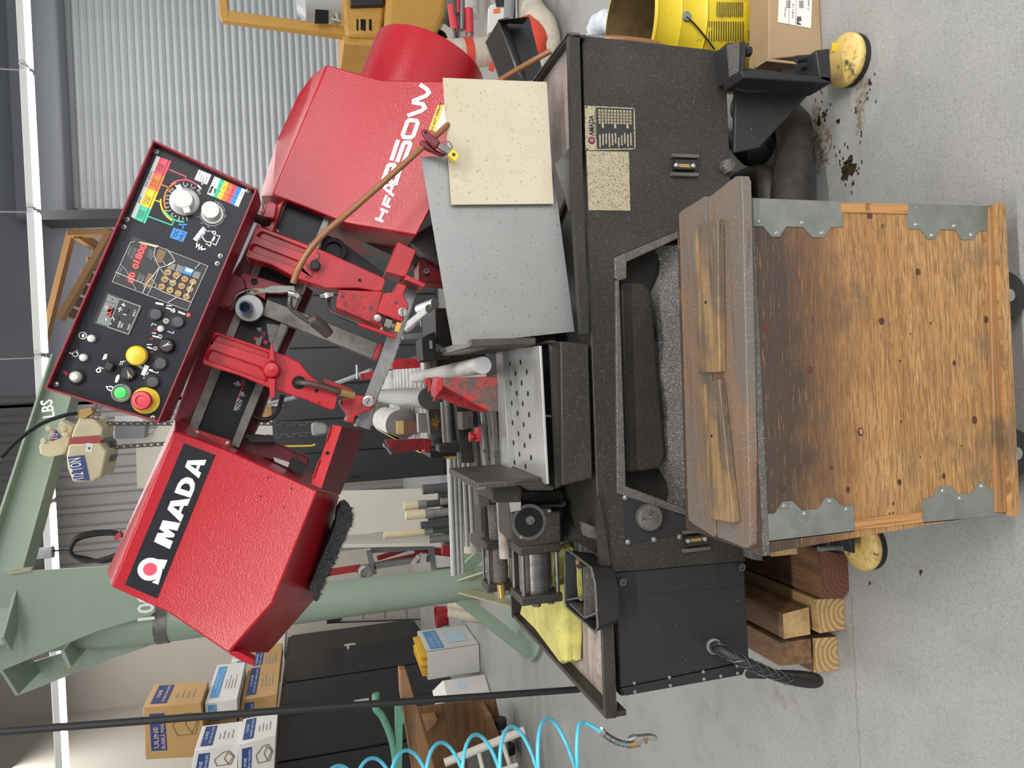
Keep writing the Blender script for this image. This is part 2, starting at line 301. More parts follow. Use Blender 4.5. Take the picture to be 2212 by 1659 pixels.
def glyphs(st, bold):
    k = (st, bold)
    if k not in GL:
        c = bpy.data.curves.new('t', 'FONT'); c.body = st; c.size = 1; c.offset = bold; c.resolution_u = 2
        o = bpy.data.objects.new('t', c); COL.objects.link(o); me = o.to_mesh()
        vs = [(v.co.x, v.co.y) for v in me.vertices]; fs = [list(p.vertices) for p in me.polygons]
        o.to_mesh_clear(); bpy.data.objects.remove(o); bpy.data.curves.remove(c)
        x0 = min((a for a, b in vs), default=0); wid = max((a for a, b in vs), default=0)-x0
        GL[k] = ([(a-x0, b) for a, b in vs], fs, wid)
    return GL[k]
FR = V((0, -1, 0))
def px_text(mb, st, p0, p1, Y, h, w=True, bold=0):   # text running from photo point p0 to p1 (baseline) on the upright plane at Y
    a = W(*p0, Y); b = W(*p1, Y); X = (b-a).normalized(); U = V((-X.z, 0, X.x))
    mb.text(st, a, X, U, h, (b-a).length if w else None, bold)
def pxs(pts, Y): return [W(x, y, Y) for x, y in pts]
def pstroke(mb, pts, Y, wd): mb.stroke(pxs(pts, Y), wd, FR)
def smooth_path(pts, n=6):
    pts = [V(p) for p in pts]; out = []
    for i in range(len(pts)-1):
        p0 = pts[max(i-1, 0)]; p1 = pts[i]; p2 = pts[i+1]; p3 = pts[min(i+2, len(pts)-1)]
        for k in range(n):
            t = k/n; out.append(.5*((2*p1)+(p2-p0)*t+(2*p0-5*p1+4*p2-p3)*t*t+(3*p1-p0-3*p2+p3)*t*t*t))
    return out+[pts[-1]]
def hose(mb, pts, r, n=10, k=6): return mb.tube(smooth_path([W(*p) for p in pts], k), r, n)
# ================================================================= the room
YB = 11.5
mb = MB('floor'); mb.face([(-12, -3, 0), (12, -3, 0), (12, YB+.3, 0), (-12, YB+.3, 0)]); fl = mb.build('floor', kind='structure', org=(0, 0, 0))
random.seed(3)
def blot(mb, c, rx, ry, z, n=26, rg=.35):
    ph = [random.random()*6.28 for _ in range(6)]; n = 60
    mb.face([(c.x+math.cos(a)*rx*k, c.y+math.sin(a)*ry*k, z) for a, k in [(2*math.pi*i/n, 1-rg*(.5+.28*math.sin(2*2*math.pi*i/n+ph[0])+.25*math.sin(3*2*math.pi*i/n+ph[1])+.16*math.sin(7*2*math.pi*i/n+ph[2])+.12*math.sin(13*2*math.pi*i/n+ph[3]))) for i in range(n)]])
def stain(m, x, y, rx, ry, z=.0012, rg=.35):
    b = MB(m); blot(b, WZ(x, y, 0), rx, ry, z, 40, rg); o = b.build('floor_stain', fl)
stain('stain', 1832, 368, .035, .03, .002, .6); stain('stain', 1836, 345, .012, .016, .002, .6)
for k in range(26): stain('stain', 1833+random.gauss(0, 14), 360+random.gauss(0, 22), .004+.003*random.random(), .003, .0015, .4)
for k in range(40): stain('stain', random.choice((1765, 1860, 1780))+random.gauss(0, 16), random.choice((250, 200, 300))+random.gauss(0, 26), .003+.003*random.random(), .003, .0015, .4)
mb = MB('stain_thin'); mb.stroke([WZ(1838+.08*k*6+1.2*math.sin(k), 1290+9*k, .0012) for k in range(44)], .0016, (0, 0, 1)); mb.build('floor_crack', fl)
stain('stain_thin', 1772, 300, .11, .05, .0012, .6); stain('stain_thin', 1860, 210, .09, .035, .0012, .7)
for x, y, r in ((1782, 248, .012), (1770, 262, .016), (1850, 240, .008), (1880, 178, .010), (1880, 1260, .006), (1990, 1236, .008), (1912, 1040, .006), (1812, 262, .01), (1905, 500, .006), (1905, 640, .007)): stain('stain', x, y, r, r*.8, .002, .6)
# back wall, with a beige left part, ribbed siding and the big roll-up door
XR0 = W(300, 1236, YB).x; XR1 = W(300, 868, YB).x; XD = W(300, 455, YB).x
mb = MB('wall_dark'); mb.box(((XR1+9)/2, YB+.1, 3.2), 9-XR1, .2, 6.4); mb.build('wall_back', kind='structure', org=(0, YB, 0))
mb = MB('wall_beige'); mb.box(((XR0-7)/2, YB+.1, 3.2), XR0+7, .2, 6.4); mb.build('wall_back', kind='structure', org=(-4, YB, 0))
mb = MB('wall_siding'); P = []; x = XR0
while x < XR1:
    P += [(x, YB), (x+.10, YB), (x+.13, YB-.045), (x+.19, YB-.045), (x+.22, YB)]; x += .26
mb.loft([[V((a, b, 0)) for a, b in P], [V((a, b, 6.4)) for a, b in P]]); mb.build('wall_back', kind='structure', org=(XR0, YB, 0))
mb = MB('wall_beige'); A = V((-4.25, YB)); B = V((-3.75, 5.2)); mb.prism([(A.x, A.y, 0), (B.x, B.y, 0), (B.x, B.y, 6.4), (A.x, A.y, 6.4)], (-.2, 0, 0)); mb.build('wall_left', kind='structure')
mb = MB('wall_dark'); mb.face([(-8, 2.5, 6.4), (9, 2.5, 6.4), (9, YB, 6.4), (-8, YB, 6.4)]); mb.build('ceiling', kind='structure')
# roll-up door: interlocked curved slats under a dark hood
door = thing('door_1', (3.5, YB-.05, 0), None, None); tag(door, kind='structure')
zt = W(146, 200, YB).z; zb = 0.02; nsl = 44; ps = (zt-zb)/nsl
mb = MB('slat'); prof = [(0, 0), (-.004, .12), (-.018, .3), (-.022, .5), (-.018, .7), (-.004, .88), (0, .93), (.006, .95), (.006, 1)]
mb.loft([[V((XD, YB-.06+a*1.3, zb+b*ps)) for a, b in prof], [V((8.6, YB-.06+a*1.3, zb+b*ps)) for a, b in prof]], smooth=False)
s0 = mb.build('slat', door)
for k in range(1, nsl): c = s0.copy(); COL.objects.link(c); c.parent = door; c.location = (0, 0, k*ps)
mb = MB('wall_dark'); mb.box(((XD+8.6)/2-.05, YB-.22, zt+.28), 8.6-XD+.35, .42, .62); mb.build('hood', door, bevel=.04)
mb = MB('grey_tube'); mb.box((XD-.06, YB-.05, zt/2), .1, .12, zt); mb.build('guide_rail', door)
# ================================================================= ceiling light row
def light_row():
    Y = 7.2; br = [-165, 147, 453, 767, 1083, 1393, 1700]; xs = lambda y: 45+.0515*y+7
    for i in range(6):
        a = W(xs(br[i]), br[i], Y); b = W(xs(br[i+1]), br[i+1], Y); L = b-a; a = a+L*.016; b = b-L*.016
        names = ['first strip light from the right, above the roll-up door', 'second strip light from the right, above the roll-up door', 'strip light above the control panel, left end of door', 'strip light half hidden by the green crane boom', 'strip light showing behind the green crane mast', 'leftmost strip light, above the stacked cartons']
        t = thing('strip_light', b, 'white fluorescent ' + names[i], 'ceiling light', 'row of strip lights')
        up = V((0, 0, 1))
        m = MB('reflector'); q = [V((0, -.09, -.02)), V((0, -.075, .03)), V((0, -.03, .055)), V((0, .03, .055)), V((0, .075, .03)), V((0, .09, -.02))]
        m.loft([[a+p for p in q], [b+p for p in q]]); m.build('reflector', t)
        m = MB('tube_light')
        for dy in (-.04, .04): m.cyl(a+V((0, dy, -.005)), b+V((0, dy, -.005)), .019, 10)
        m.build('lamp_tube', t)
        m = MB('silver'); m.box(a+V((0, 0, .01)), .035, .17, .05); m.build('lamp_holder', t); m = MB('silver'); m.box(b+V((0, 0, .01)), .035, .17, .05); m.build('lamp_holder', t)
        m = MB('wire'); m.cyl(a+V((.0, 0, .06)), a+V((0, 0, .8)), .006, 6); m.build('hanger', t)
light_row()
# ================================================================= far left: cabinets, cartons, ladder
ZC = 1.78
PF = WZ(622, 1373, ZC); PN = WZ(587, 1640, ZC); dC = (PN-PF); dC.z = 0; dC.normalize(); nC = V((dC.y, -dC.x, 0))
if nC.x < 0: nC = -nC
def cabline(x, y): # photo point on the cabinet front plane
    r = ray(x, y); t = (PF-CAM).dot(nC)/r.dot(nC); return CAM+r*t
edges = [(PF-V((0, 0, ZC))).dot(dC)]
for px_, py_ in ((612, 1430), (606, 1478), (598, 1560), (580, 1690)): edges.append(cabline(px_, py_).dot(dC))
base0 = V((PF.x, PF.y, 0)); s0_ = base0.dot(dC)
cabs = []
lab = ['far black two-door steel cabinet beside the aluminium ladder', 'black two-door steel cabinet in the middle of the row of three', 'near black steel cabinet under the white printed cartons']
bounds = [s0_, s0_+(edges[2]-s0_), s0_+2*(edges[2]-s0_)*.98, s0_+3*(edges[2]-s0_)*.99]
for i in range(3):
    a = base0+dC*(bounds[i]-s0_); b = base0+dC*(bounds[i+1]-s0_-.012); t = thing('steel_cabinet', (a+b)/2, lab[i], 'cabinet', 'row of black steel cabinets')
    m = MB('cab_black'); m.prism([a-nC*.02, b-nC*.02, b-nC*.46, a-nC*.46], (0, 0, ZC)); m.build('cabinet_body', t, bevel=.006)
    mid = (a+b)/2
    for k, (p, q) in enumerate(((a+dC*.02, mid-dC*.004), (mid+dC*.004, b-dC*.02))):
        m = MB('cab_black'); m.prism([p-nC*.02, q-nC*.02, q+nC*.004, p+nC*.004], (0, 0, ZC-.12)); 
        for pnt in m.v: pnt.z += .07
        d = m.build('door', t, bevel=.004)
        if k == 1:
            m = MB('bright_metal'); h = p+dC*.03+V((0, 0, 1.0)); m.cyl(h, h+nC*.05, .018, 10); m.bar(h+nC*.05+V((0, 0, .05)), h+nC*.05-V((0, 0, .09)), .03, .018, nC); m.build('handle', d)
# cartons on the cabinets -------------------------------------------------
def carton(quad, Y, depth, m, lbl, cat='carton', prints=None, flap=None, group=None, name='carton'):
    p = pxs(quad, Y); d = V((0, depth, 0)); mb = MB(m); mb.prism(p, d)
    o = mb.build(name, None, lbl, cat, group, bevel=.004, seg=1)
    if prints:
        for part, fn in prints:
            q = MB(); fn(q); q.build(part, o)
    return o
def bil(quad, u, v):  # quad = TL TR BR BL seen upright
    a, b, c, d = quad; return a*(1-u)*(1-v)+b*u*(1-v)+c*u*v+d*(1-u)*v
def facep(q, m, quad, u0, v0, u1, v1, off): # patch on a face
    q.use(m); q.face([bil(quad, u, v)+off for u, v in ((u0, v0), (u1, v0), (u1, v1), (u0, v1))])
def facet(q, m, quad, st, u, v, h, wu, off, bold=0):
    q.use(m); P = bil(quad, u, v)+off; X = bil(quad, min(u+.3, 1), v)-bil(quad, u, v); U = bil(quad, u, v-.1)-bil(quad, u, v)
    q.text(st, P, X, U, h*(quad[3]-quad[0]).length, wu*(quad[1]-quad[0]).length, bold)
def front(quad, Y): return pxs(quad, Y)
def side(quad, Y, depth): # right side face TL TR BR BL
    p = pxs(quad, Y); d = V((0, depth, 0)); return [p[1], p[1]+d, p[2]+d, p[2]]
def mailer(F_, S_, big, small, blue, tx, pic=True):
    of = V((0, -.003, 0)); os_ = V((.003, 0, 0))
    def a(q):
        facep(q, blue, F_, .16, .10, .86, .36, of); facet(q, tx, F_, big, .22, .23, .075, .40, of*2, .01); facet(q, tx, F_, small, .20, .335, .06, .62, of*2, .008)
        if pic:
            q.use('brown_ink' if blue == 'navy' else 'ink_grey')
            c = [(.42, .55), (.62, .48), (.82, .66), (.84, .80), (.66, .93), (.44, .86), (.42, .55)]
            q.stroke([bil(F_, *p)+of for p in c], .006, FR); q.stroke([bil(F_, .45, .80)+of, bil(F_, .62, .70)+of, bil(F_, .80, .76)+of, bil(F_, .66, .90)+of, bil(F_, .45, .80)+of], .006, FR)
    def b(q):
        facep(q, blue, S_, .10, .10, .92, .38, os_); facet(q, tx, S_, big, .34, .22, .07, .34, os_*2, .01); facet(q, tx, S_, small, .16, .33, .05, .70, os_*2, .006)
        for k in range(4): facep(q, 'ink_grey', S_, .3, .50+k*.1, .3+.25+.1*(k % 2), .525+k*.1, os_)
    return [('front_print', a), ('side_print', b)]
def pcart(quad, Y, dep, m, lbl, big, small, blue, tx, pic=True, g='cartons on the black cabinets'):
    return carton(quad, Y, dep, m, lbl, 'carton', mailer(front(quad, Y), side(quad, Y, dep), big, small, blue, tx, pic), group=g)
# quads: upright TL TR BR BL
q1 = [(315, 1641), (309, 1527), (434, 1519), (446, 1634)]
pcart(q1, 6.9, .50, 'carton', 'large tan mailer carton on top of the stack beside the ceiling strip', 'ULINE', 'BUBBLE MAILERS', 'navy', 'pale_pink')
q = [(444, 1556), (442, 1519), (512, 1511), (514, 1549)]
pcart(q, 7.0, .95, 'carton_white', 'white carton with sky blue label, beside the large tan mailer carton', 'ULINE', 'FOAM POUCH', 'skyblue', 'palesky', False)
q = [(448, 1603), (448, 1558), (512, 1551), (510, 1592)]
carton(q, 7.25, .7, 'carton_dull', 'plain tan carton behind the black pole, below the large mailer carton', group='cartons on the black cabinets')
q = [(515, 1570), (522, 1512), (599, 1500), (596, 1560)]
pcart(q, 7.2, .85, 'carton', 'low tan carton standing on the middle cabinet behind the black pole', 'ULINE', 'PADDED MAILERS', 'navy', 'palesky', False)
q = [(540, 1480), (536, 1462), (604, 1452), (606, 1475)]
pcart(q, 8.6, 1.0, 'carton', 'tan carton with navy label standing against the red saw cover end', 'ULINE', 'PADDED MAILERS', 'navy', 'palesky', False)
q = [(503, 1442), (500, 1428), (613, 1410), (616, 1430)]
pcart(q, 9.9, 1.1, 'carton_white', 'farthest white carton with pale blue print, beyond the tan cartons', 'ULINE', 'POUCHES', 'skyblue', 'palesky', False)
q = [(408, 1690), (421, 1620), (515, 1608), (511, 1680)]
pcart(q, 6.05, .42, 'carton_white', 'upper white mailer carton with an open top flap', 'ULINE', 'SECURE MAILERS', 'navy', 'palesky')
q = [(513, 1692), (515, 1607), (596, 1590), (592, 1680)]
pcart(q, 6.0, .45, 'carton_white', 'lower white mailer carton resting on the near cabinet', 'ULINE', 'BUBBLE MAILERS', 'navy', 'palesky')
# cartons and cart on the floor ------------------------------------------
q = [(913, 1467), (903, 1403), (1035, 1392), (1038, 1452)]
def open_box():
    Y = 5.75; dep = .62
    a = WZ(1035, 1391, .004); b = WZ(1037, 1452, .004)  # floor corners of the near face ... right then left
    h = .46; dx = (b-a); dp = V((.30, .50, 0))
    a2 = WZ(1005, 1349, .004)
    t = thing('mailer_carton', (a+b)/2, 'open white carton of yellow envelopes on the floor by the far cabinets', 'carton')
    up = V((0, 0, h)); c = [a, b, b+(a2-a), a2]
    m = MB('carton_white')
    for i in range(4):
        p, r = c[i], c[(i+1) % 4]; inn = (sum(c, V())/4)
        m.prism([p, r, r+up, p+up], ((inn-(p+r)/2).normalized())*.006)
    m.prism(c, (0, 0, .006)); m.build('carton_wall', t)
    qa = [a+up, a2+up, a2, a]; n = (a2-a).cross(up).normalized(); n = n if n.y < 0 or n.x > 0 else -n
    n = -n if n.dot(CAM-a) < 0 else n
    m = MB(); facep(m, 'skyblue', qa, .06, .08, .90, .34, n*.003); facet(m, 'palesky', qa, 'ULINE', .14, .20, .08, .45, n*.005, .01); facet(m, 'palesky', qa, 'FOAM POUCHES', .10, .31, .07, .72, n*.005, .01)
    facep(m, 'palesky', qa, .22, .45, .74, .84, n*.003); m.build('printed_label', t)
    for k in range(7):
        m = MB('envelope'); f = .1+.8*k/6; p = c[0].lerp(c[1], f); r = c[3].lerp(c[2], f); e = V((random.uniform(-.02, .02), 0, 0))
        hh = h+random.uniform(.0, .07); m.prism([p.lerp(r, .05)+V((0, 0, .03)), p.lerp(r, .95)+V((0, 0, .03)), p.lerp(r, .95)+V((0, 0, hh))+e, p.lerp(r, .05)+V((0, 0, hh+.01))+e], dx.normalized()*.014)
        o = m.build('padded_envelope', None, ['first', 'second', 'third', 'fourth', 'fifth', 'sixth', 'seventh'][k]+' yellow padded envelope from the right in the open white floor carton', 'envelope', 'yellow envelopes in the open carton')
open_box()
def low_box():
    a = WZ(1060, 1497, .004); b = WZ(1068, 1530, .004); a2 = WZ(1047, 1456, .004); h = .36; up = V((0, 0, h)); c = [a, b, b+(a2-a), a2]
    t = thing('mailer_carton', (a+b)/2, 'low white carton with an upright flap, between the open carton and the wooden cart', 'carton')
    m = MB('carton_white'); inn = sum(c, V())/4
    for i in range(4):
        p, r = c[i], c[(i+1) % 4]; m.prism([p, r, r+up, p+up], ((inn-(p+r)/2).normalized())*.006)
    m.prism(c, (0, 0, .006)); m.build('carton_wall', t)
    m = MB('carton_white'); w = (a2-a).normalized(); m.prism([a+up, a2+up, a2+up*1.25-w.cross(up).normalized()*.1, a+up*1.25-w.cross(up).normalized()*.1], (0, .004, 0)); m.build('flap', t)
    n = (a2-a).cross(up).normalized(); n = -n if n.dot(CAM-a) < 0 else n
    m = MB(); qa = [a+up, a2+up, a2, a]; facep(m, 'palesky', qa, .45, .30, .72, .52, n*.003); facep(m, 'navy', qa, .1, .3, .14, .5, n*.003); m.build('printed_label', t)
low_box()
# wooden cart with casters
def cart():
    Y = 5.2
    a = W(905, 1558, Y); b = W(1072, 1520, Y)
    t = thing('wooden_cart', WZ(1085, 1560, 0), 'brown wooden box cart with casters under the pale oak plank', 'cart')
    pts = pxs([(900, 1530), (1070, 1507), (1082, 1560), (1085, 1680), (905, 1690)], 5.35)
    m = MB('brown_wood'); m.prism(pts, (0, .03, 0)); m.build('side_board', t)
    m = MB('brown_wood'); m.px([(1050, 1549), (1062, 1546), (1098, 1635), (1085, 1640)], 5.1, 5.35); m.build('foot_rail', t)
    m = MB('oak'); m.px([(915, 1558), (945, 1555), (935, 1570), (922, 1580)], 5.2, 5.34); m.build('corner_block', t)
    for x, y in ((1080, 1562), (1098, 1618)):
        c = W(x, y, 5.2); m = MB('rubber'); m.cyl(c-V((.03, 0, 0)), c+V((.03, 0, 0)), .05, 16); m.build('caster', t)
cart()
m = MB('oak'); p = pxs([(863, 1449), (877, 1448), (940, 1659), (945, 1700), (897, 1700), (865, 1500)], 4.6); m.prism(p, (0, .09, 0)); m.build('oak_plank', None, 'long oak plank leaning across the wooden cart', 'plank', bevel=.006)
def chair():
    t = thing('folding_chair', W(870, 1659, 4.5), 'green steel folding chair leaning by the oak plank', 'chair')
    m = MB('green_chair'); m.tube(smooth_path([W(*p) for p in ((812, 1498, 4.5), (812, 1530, 4.5), (826, 1548, 4.5), (844, 1590, 4.5), (853, 1630, 4.5), (856, 1680, 4.5))], 5), .022, 10); m.build('back_tube', t)
    m = MB('green_chair'); m.px([(855, 1522), (865, 1520), (874, 1560), (870, 1564), (868, 1680), (858, 1680)], 4.45, 4.53); m.build('leg_channel', t)
    m = MB('silver')
    for x, y in ((820, 1539), (831, 1560), (842, 1581), (850, 1605)): m.lathe(W(x, y, 4.475), (0, -1, 0), [(.006, 0), (.004, .005), (0, .006)], 8)
    m.build('rivet', t)
chair()
def trolley():
    t = thing('pipe_trolley', WZ(1140, 1600, 0), 'white painted pipe frame trolley at the lower left edge', 'trolley')
    m = MB('white_paint'); m.cyl(W(960, 1648, 4.6), W(1132, 1578, 4.6), .026, 12); m.build('top_rail', t)
    m = MB('white_paint'); m.cyl(W(1083, 1598, 4.6), W(1105, 1665, 4.55), .014, 10); m.cyl(W(1032, 1618, 4.6), W(1052, 1700, 4.55), .014, 10); m.cyl(W(1118, 1652, 4.5), W(1010, 1690, 4.5), .015, 10); m.build('cross_bar', t)
    m = MB('galv')
    for k in range(6): m.px([(1010+k*13, 1640-k*9), (1030+k*13, 1634-k*9), (1045+k*12, 1690), (1020+k*12, 1700)], 4.75+.01*k, 4.78+.01*k)
    m.build('sheet_offcut', t)
trolley()
# aluminium ladder behind the crane mast
def ladder():
    t = thing('ladder', W(945, 1338, 10.2), 'aluminium extension ladder standing beside the far black cabinet', 'ladder')
    for (a, b) in (((712, 1343), (948, 1334)), ((712, 1318), (945, 1306))):
        m = MB('silver'); m.bar(W(*a, 10.3), W(*b, 10.2), .05, .03); m.build('rail', t)
    for f in (.1, .3, .5, .7, .9):
        a = W(712, 1343, 10.3).lerp(W(948, 1334, 10.2), f); b = W(712, 1318, 10.3).lerp(W(945, 1306, 10.2), f)
        m = MB('silver'); m.cyl(a, b, .018, 8); m.build('rung', t)
    m = MB('rubber'); m.px([(706, 1348), (735, 1346), (735, 1330), (708, 1333)], 10.25, 10.4); m.build('end_cap', t)
ladder()
# ================================================================= dark lockers, white board, racks in the middle distance
def lockers():
    Y = 7.6; ys = [1056, 985, 912, 835, 755, 640, 540, 430]
    for i in range(7):
        a = ys[i]; b = ys[i+1]; tl = W(586+.048*(a-870), a, Y); tr = W(586+.048*(b-870), b, Y)
        nm = ['leftmost tall black locker beside the white board', 'second tall black locker from the white board', 'third tall black locker from the white board', 'fourth tall black locker from the white board', 'fifth tall black locker from the white board, behind the saw blade', 'sixth tall black locker, behind the red saw arms', 'rightmost tall black locker, hidden mostly behind the saw'][i]
        t = thing('locker', ((tl.x+tr.x)/2, Y, 0), nm, 'locker', 'tall black lockers')
        m = MB('locker_black'); m.box(((tl.x+tr.x)/2, Y+.26, tl.z/2), tr.x-tl.x-.004, .5, tl.z); m.build('locker_body', t)
        m = MB('locker_black'); m.box(((tl.x+tr.x)/2, Y+.001, tl.z/2), tr.x-tl.x-.014, .02, tl.z-.06); d = m.build('door', t, bevel=.004)
        m = MB('black_gloss'); m.box((tl.x+.06, Y-.02, tl.z*.55), .02, .02, .1); m.build('handle', d)
lockers()
m = MB('orange_wood'); q = W(595, 885, 7.75); q.z = W(586.7, 885, 7.6).z+.151; m.box(q, .14, .2, .3); m.build('wooden_block', None, 'wooden offcut standing on top of the black lockers', 'wood', bevel=.004)
m = MB('white_paint'); m.cyl(W(584, 872, 7.55), W(574, 872, 7.55), .03, 10); m.cyl(W(612, 873, 7.55), W(574, 873, 7.55), .02, 10); m.build('pole_end', None, 'short white pole end above the black lockers', 'pole')
def whiteboard():
    Y = 6.6
    t = thing('white_board', W(1000, 1110, Y), 'tall white board leaning beside the black lockers', 'board')
    m = MB('wall_white'); m.px([(600, 1064), (1000, 1054), (1005, 1135), (600, 1168)], Y, Y+.03); m.build('board', t)
    m = MB('white_paint'); m.px([(700, 1176), (980, 1172), (980, 1179), (700, 1184)], Y-.1, Y+.4); m.build('edge_strip', t)
whiteboard()
# pipes standing in a rack
def pipes():
    L = [(913, 1058, 1.0, 'pipe_dark', None, 11), (946, 1072, 0, 'pipe_dark', None, 9), (944, 1067, 0, 'pvc', 'x', 8), (872, 1094, 902, 'pipe_dark', 'pvc', 9), (876, 1114, 917, 'pipe_grey', 'pvc', 10), (909, 1135, 0, 'pipe_dark', None, 8), (829, 1157, 915, 'pipe_dark', 'pvc', 8), (927, 1165, 0, 'pipe_grey', None, 9), (952, 1083, 0, 'pipe_grey', None, 8), (925, 1125, 0, 'pipe_dark', None, 7)]
    lb = ['short dark steel pipe, rightmost in the pipe rack by the black lockers', 'short dark pipe half hidden in the rack', 'stubby cream pipe, right of the two tall cream-tipped pipes', 'cream-tipped dark pipe, right one of the middle pair', 'cream-tipped grey pipe, left one of the middle pair', 'dark pipe with clamp left of the cream-tipped pair', 'tallest cream-tipped pipe against the white board edge', 'grey pipe with reddish rim, leftmost in the rack', 'grey pipe low in the rack right of the cream-tipped pair', 'dark pipe low between the cream-tipped pair']
    for i, (x, y, br, m0, m1, r) in enumerate(L):
        Y = 5.7+.06*(i % 4); a = W(x, y, Y); yb = y-.10*(1010-x); b = W(1010, yb, Y); R = r*Y/1600*.98
        t = thing('pipe', b, lb[i], 'pipe', 'pipes standing in the rack')
        m = MB(m0 if m1 != 'x' else 'pvc')
        if m1 and m1 != 'x':
            c = a.lerp(b, (br-x)/(1010-x)); m.cyl(c, b, R*.92, 14); m.build('steel_body', t); m = MB('pvc'); m.cyl(a, c, R, 14); m.build('cream_sleeve', t)
            m = MB('pipe_grey'); c2 = a.lerp(b, (br-x+18)/(1010-x)); m.cyl(c, c2, R*1.1, 14); m.build('collar', t)
        else:
            m.cyl(a, b, R, 14); m.build('pipe_body', t); m = MB('pipe_grey'); c = a.lerp(b, .62); c2 = a.lerp(b, .70); m.cyl(c, c2, R*1.1, 14); m.build('collar', t)
pipes()
m = MB('pipe_dark'); a = W(957, 1168, 5.9); m.bar(W(955, 1050, 5.95), W(962, 1175, 5.95), .10, .03); m.bar(W(985, 1050, 6.0), W(990, 1175, 6.0), .10, .2)
m.build('pipe_rack', None, 'dark steel rack bar holding the standing pipes', 'rack')
# red tools hanging between white board and green mast
def jack():
    t = thing('engine_stand', W(960, 1230, 6.9), 'red and grey steel stand with a roller head beside the green mast', 'stand')
    m = MB('red_dirty'); m.bar(W(690, 1240, 7), W(780, 1226, 7), .07, .05); m.bar(W(770, 1232, 7), W(905, 1200, 7), .06, .05); m.bar(W(815, 1206, 7.05), W(895, 1180, 7.05), .04, .04); m.bar(W(895, 1185, 7), W(980, 1195, 7), .08, .06); m.build('red_arm', t)
    m = MB('grey_tube'); q = W(938, 1236, 6.8); m.bar(q, V((q.x, q.y, 0)), .06, .05); m.build('stand_leg', t); m = MB('grey_tube'); m.bar(W(797, 1190, 6.8), W(808, 1240, 6.8), .05, .05); m.bar(W(808, 1222, 6.8), W(935, 1205, 6.8), .05, .05); m.bar(W(800, 1188, 6.85), W(930, 1180, 6.85), .05, .05); m.bar(W(930, 1178, 6.8), W(938, 1236, 6.8), .06, .05); m.build('grey_frame', t)
    m = MB('silver'); c = W(789, 1234, 6.7); m.lathe(c, (0, -1, 0), [(.065, 0), (.065, .05), (.045, .06), (.04, .03), (.0, .03)], 20); m.build('roller_head', t)
    m = MB('alu_white'); m.bar(W(905, 1200, 6.7), W(890, 1220, 6.7), .05, .03); m.bar(W(915, 1195, 6.7), W(912, 1222, 6.7), .06, .05); m.build('bracket', t)
jack()
def spray():
    m = MB('red_dirty'); m.bar(W(955, 1185, 6.2), W(978, 1185, 6.2), .09, .09); m.build('red_coupler', None, 'red coupler hanging left of the pipe rack', 'coupler')
spray()
m = MB('canvas'); m.tube(smooth_path([W(*p) for p in ((972, 1305, 6.4), (1010, 1312, 6.3), (1060, 1318, 6.2), (1110, 1322, 6.1))], 4), .05, 10); m.tube(smooth_path([W(*p) for p in ((972, 1322, 6.35), (1010, 1330, 6.25), (1075, 1336, 6.1))], 4), .05, 10); m.build('canvas_roll', None, 'pair of dirty canvas rolls on the floor behind the green brace', 'canvas')
m = MB('red_dirty'); c = WZ(965, 1330, 0); m.lathe(c, (0, 0, 1), [(.10, 0), (.12, .12), (.11, .12), (.09, .01), (0, .01)], 14); m.build('red_tub', None, 'small red tub on the floor beside the ladder foot', 'tub')
m = MB('wall_white'); m.px([(293, 946), (330, 938), (345, 914), (600, 905), (600, 1054), (296, 1054)], 9.2, 9.24); m.build('hanging_board', None, 'white board hanging behind the hoist chain', 'board')
m = MB('grey_tube'); m.px([(246, 914), (316, 912), (313, 946), (246, 950)], 9.0, 9.18); o = m.build('wall_box', None, 'grey electrical box beside the white panel behind the hoist', 'box', bevel=.01)
m = MB('label_white'); m.px([(248, 898), (311, 899), (308, 911), (248, 911)], 8.98, 8.99); m.build('paper_notice', o)
# ================================================================= stair rails in orange wood behind the control panel
def stair():
    Y = 9.0; t = thing('wooden_stair', W(300, 560, Y), 'orange wooden stair frame behind the control panel', 'stair')
    m = MB('orange_wood'); m.bar(W(150, 505, Y), W(240, 503, Y), .17, .06); m.build('top_rail', t)
    m = MB('orange_wood'); m.bar(W(240, 500, Y), W(130, 690, Y), .15, .06); m.build('stringer', t)
    m = MB('orange_wood'); m.bar(W(155, 500, Y+.5), W(90, 760, Y+.5), .15, .06); m.build('stringer', t)
    for k in range(6):
        m = MB('brown_wood'); m.bar(W(200-12*k, 540+26*k, Y+.4), W(245-12*k, 560+26*k, Y+.8), .12, .03); m.build('tread', t)
    a = W(150, 512, Y)
    for f in ((165, 504), (232, 503)):
        q = W(*f, Y); m = MB('orange_wood'); m.bar(q, V((q.x, YB, q.z)), .12, .06); m.build('landing_joist', t)
    
stair()
m = MB('locker_black'); m.px([(80, 455), (330, 450), (330, 470), (80, 475)], 10.4, 10.9); m.build('wall_beam', None, 'dark steel beam crossing above the orange stair', 'beam')
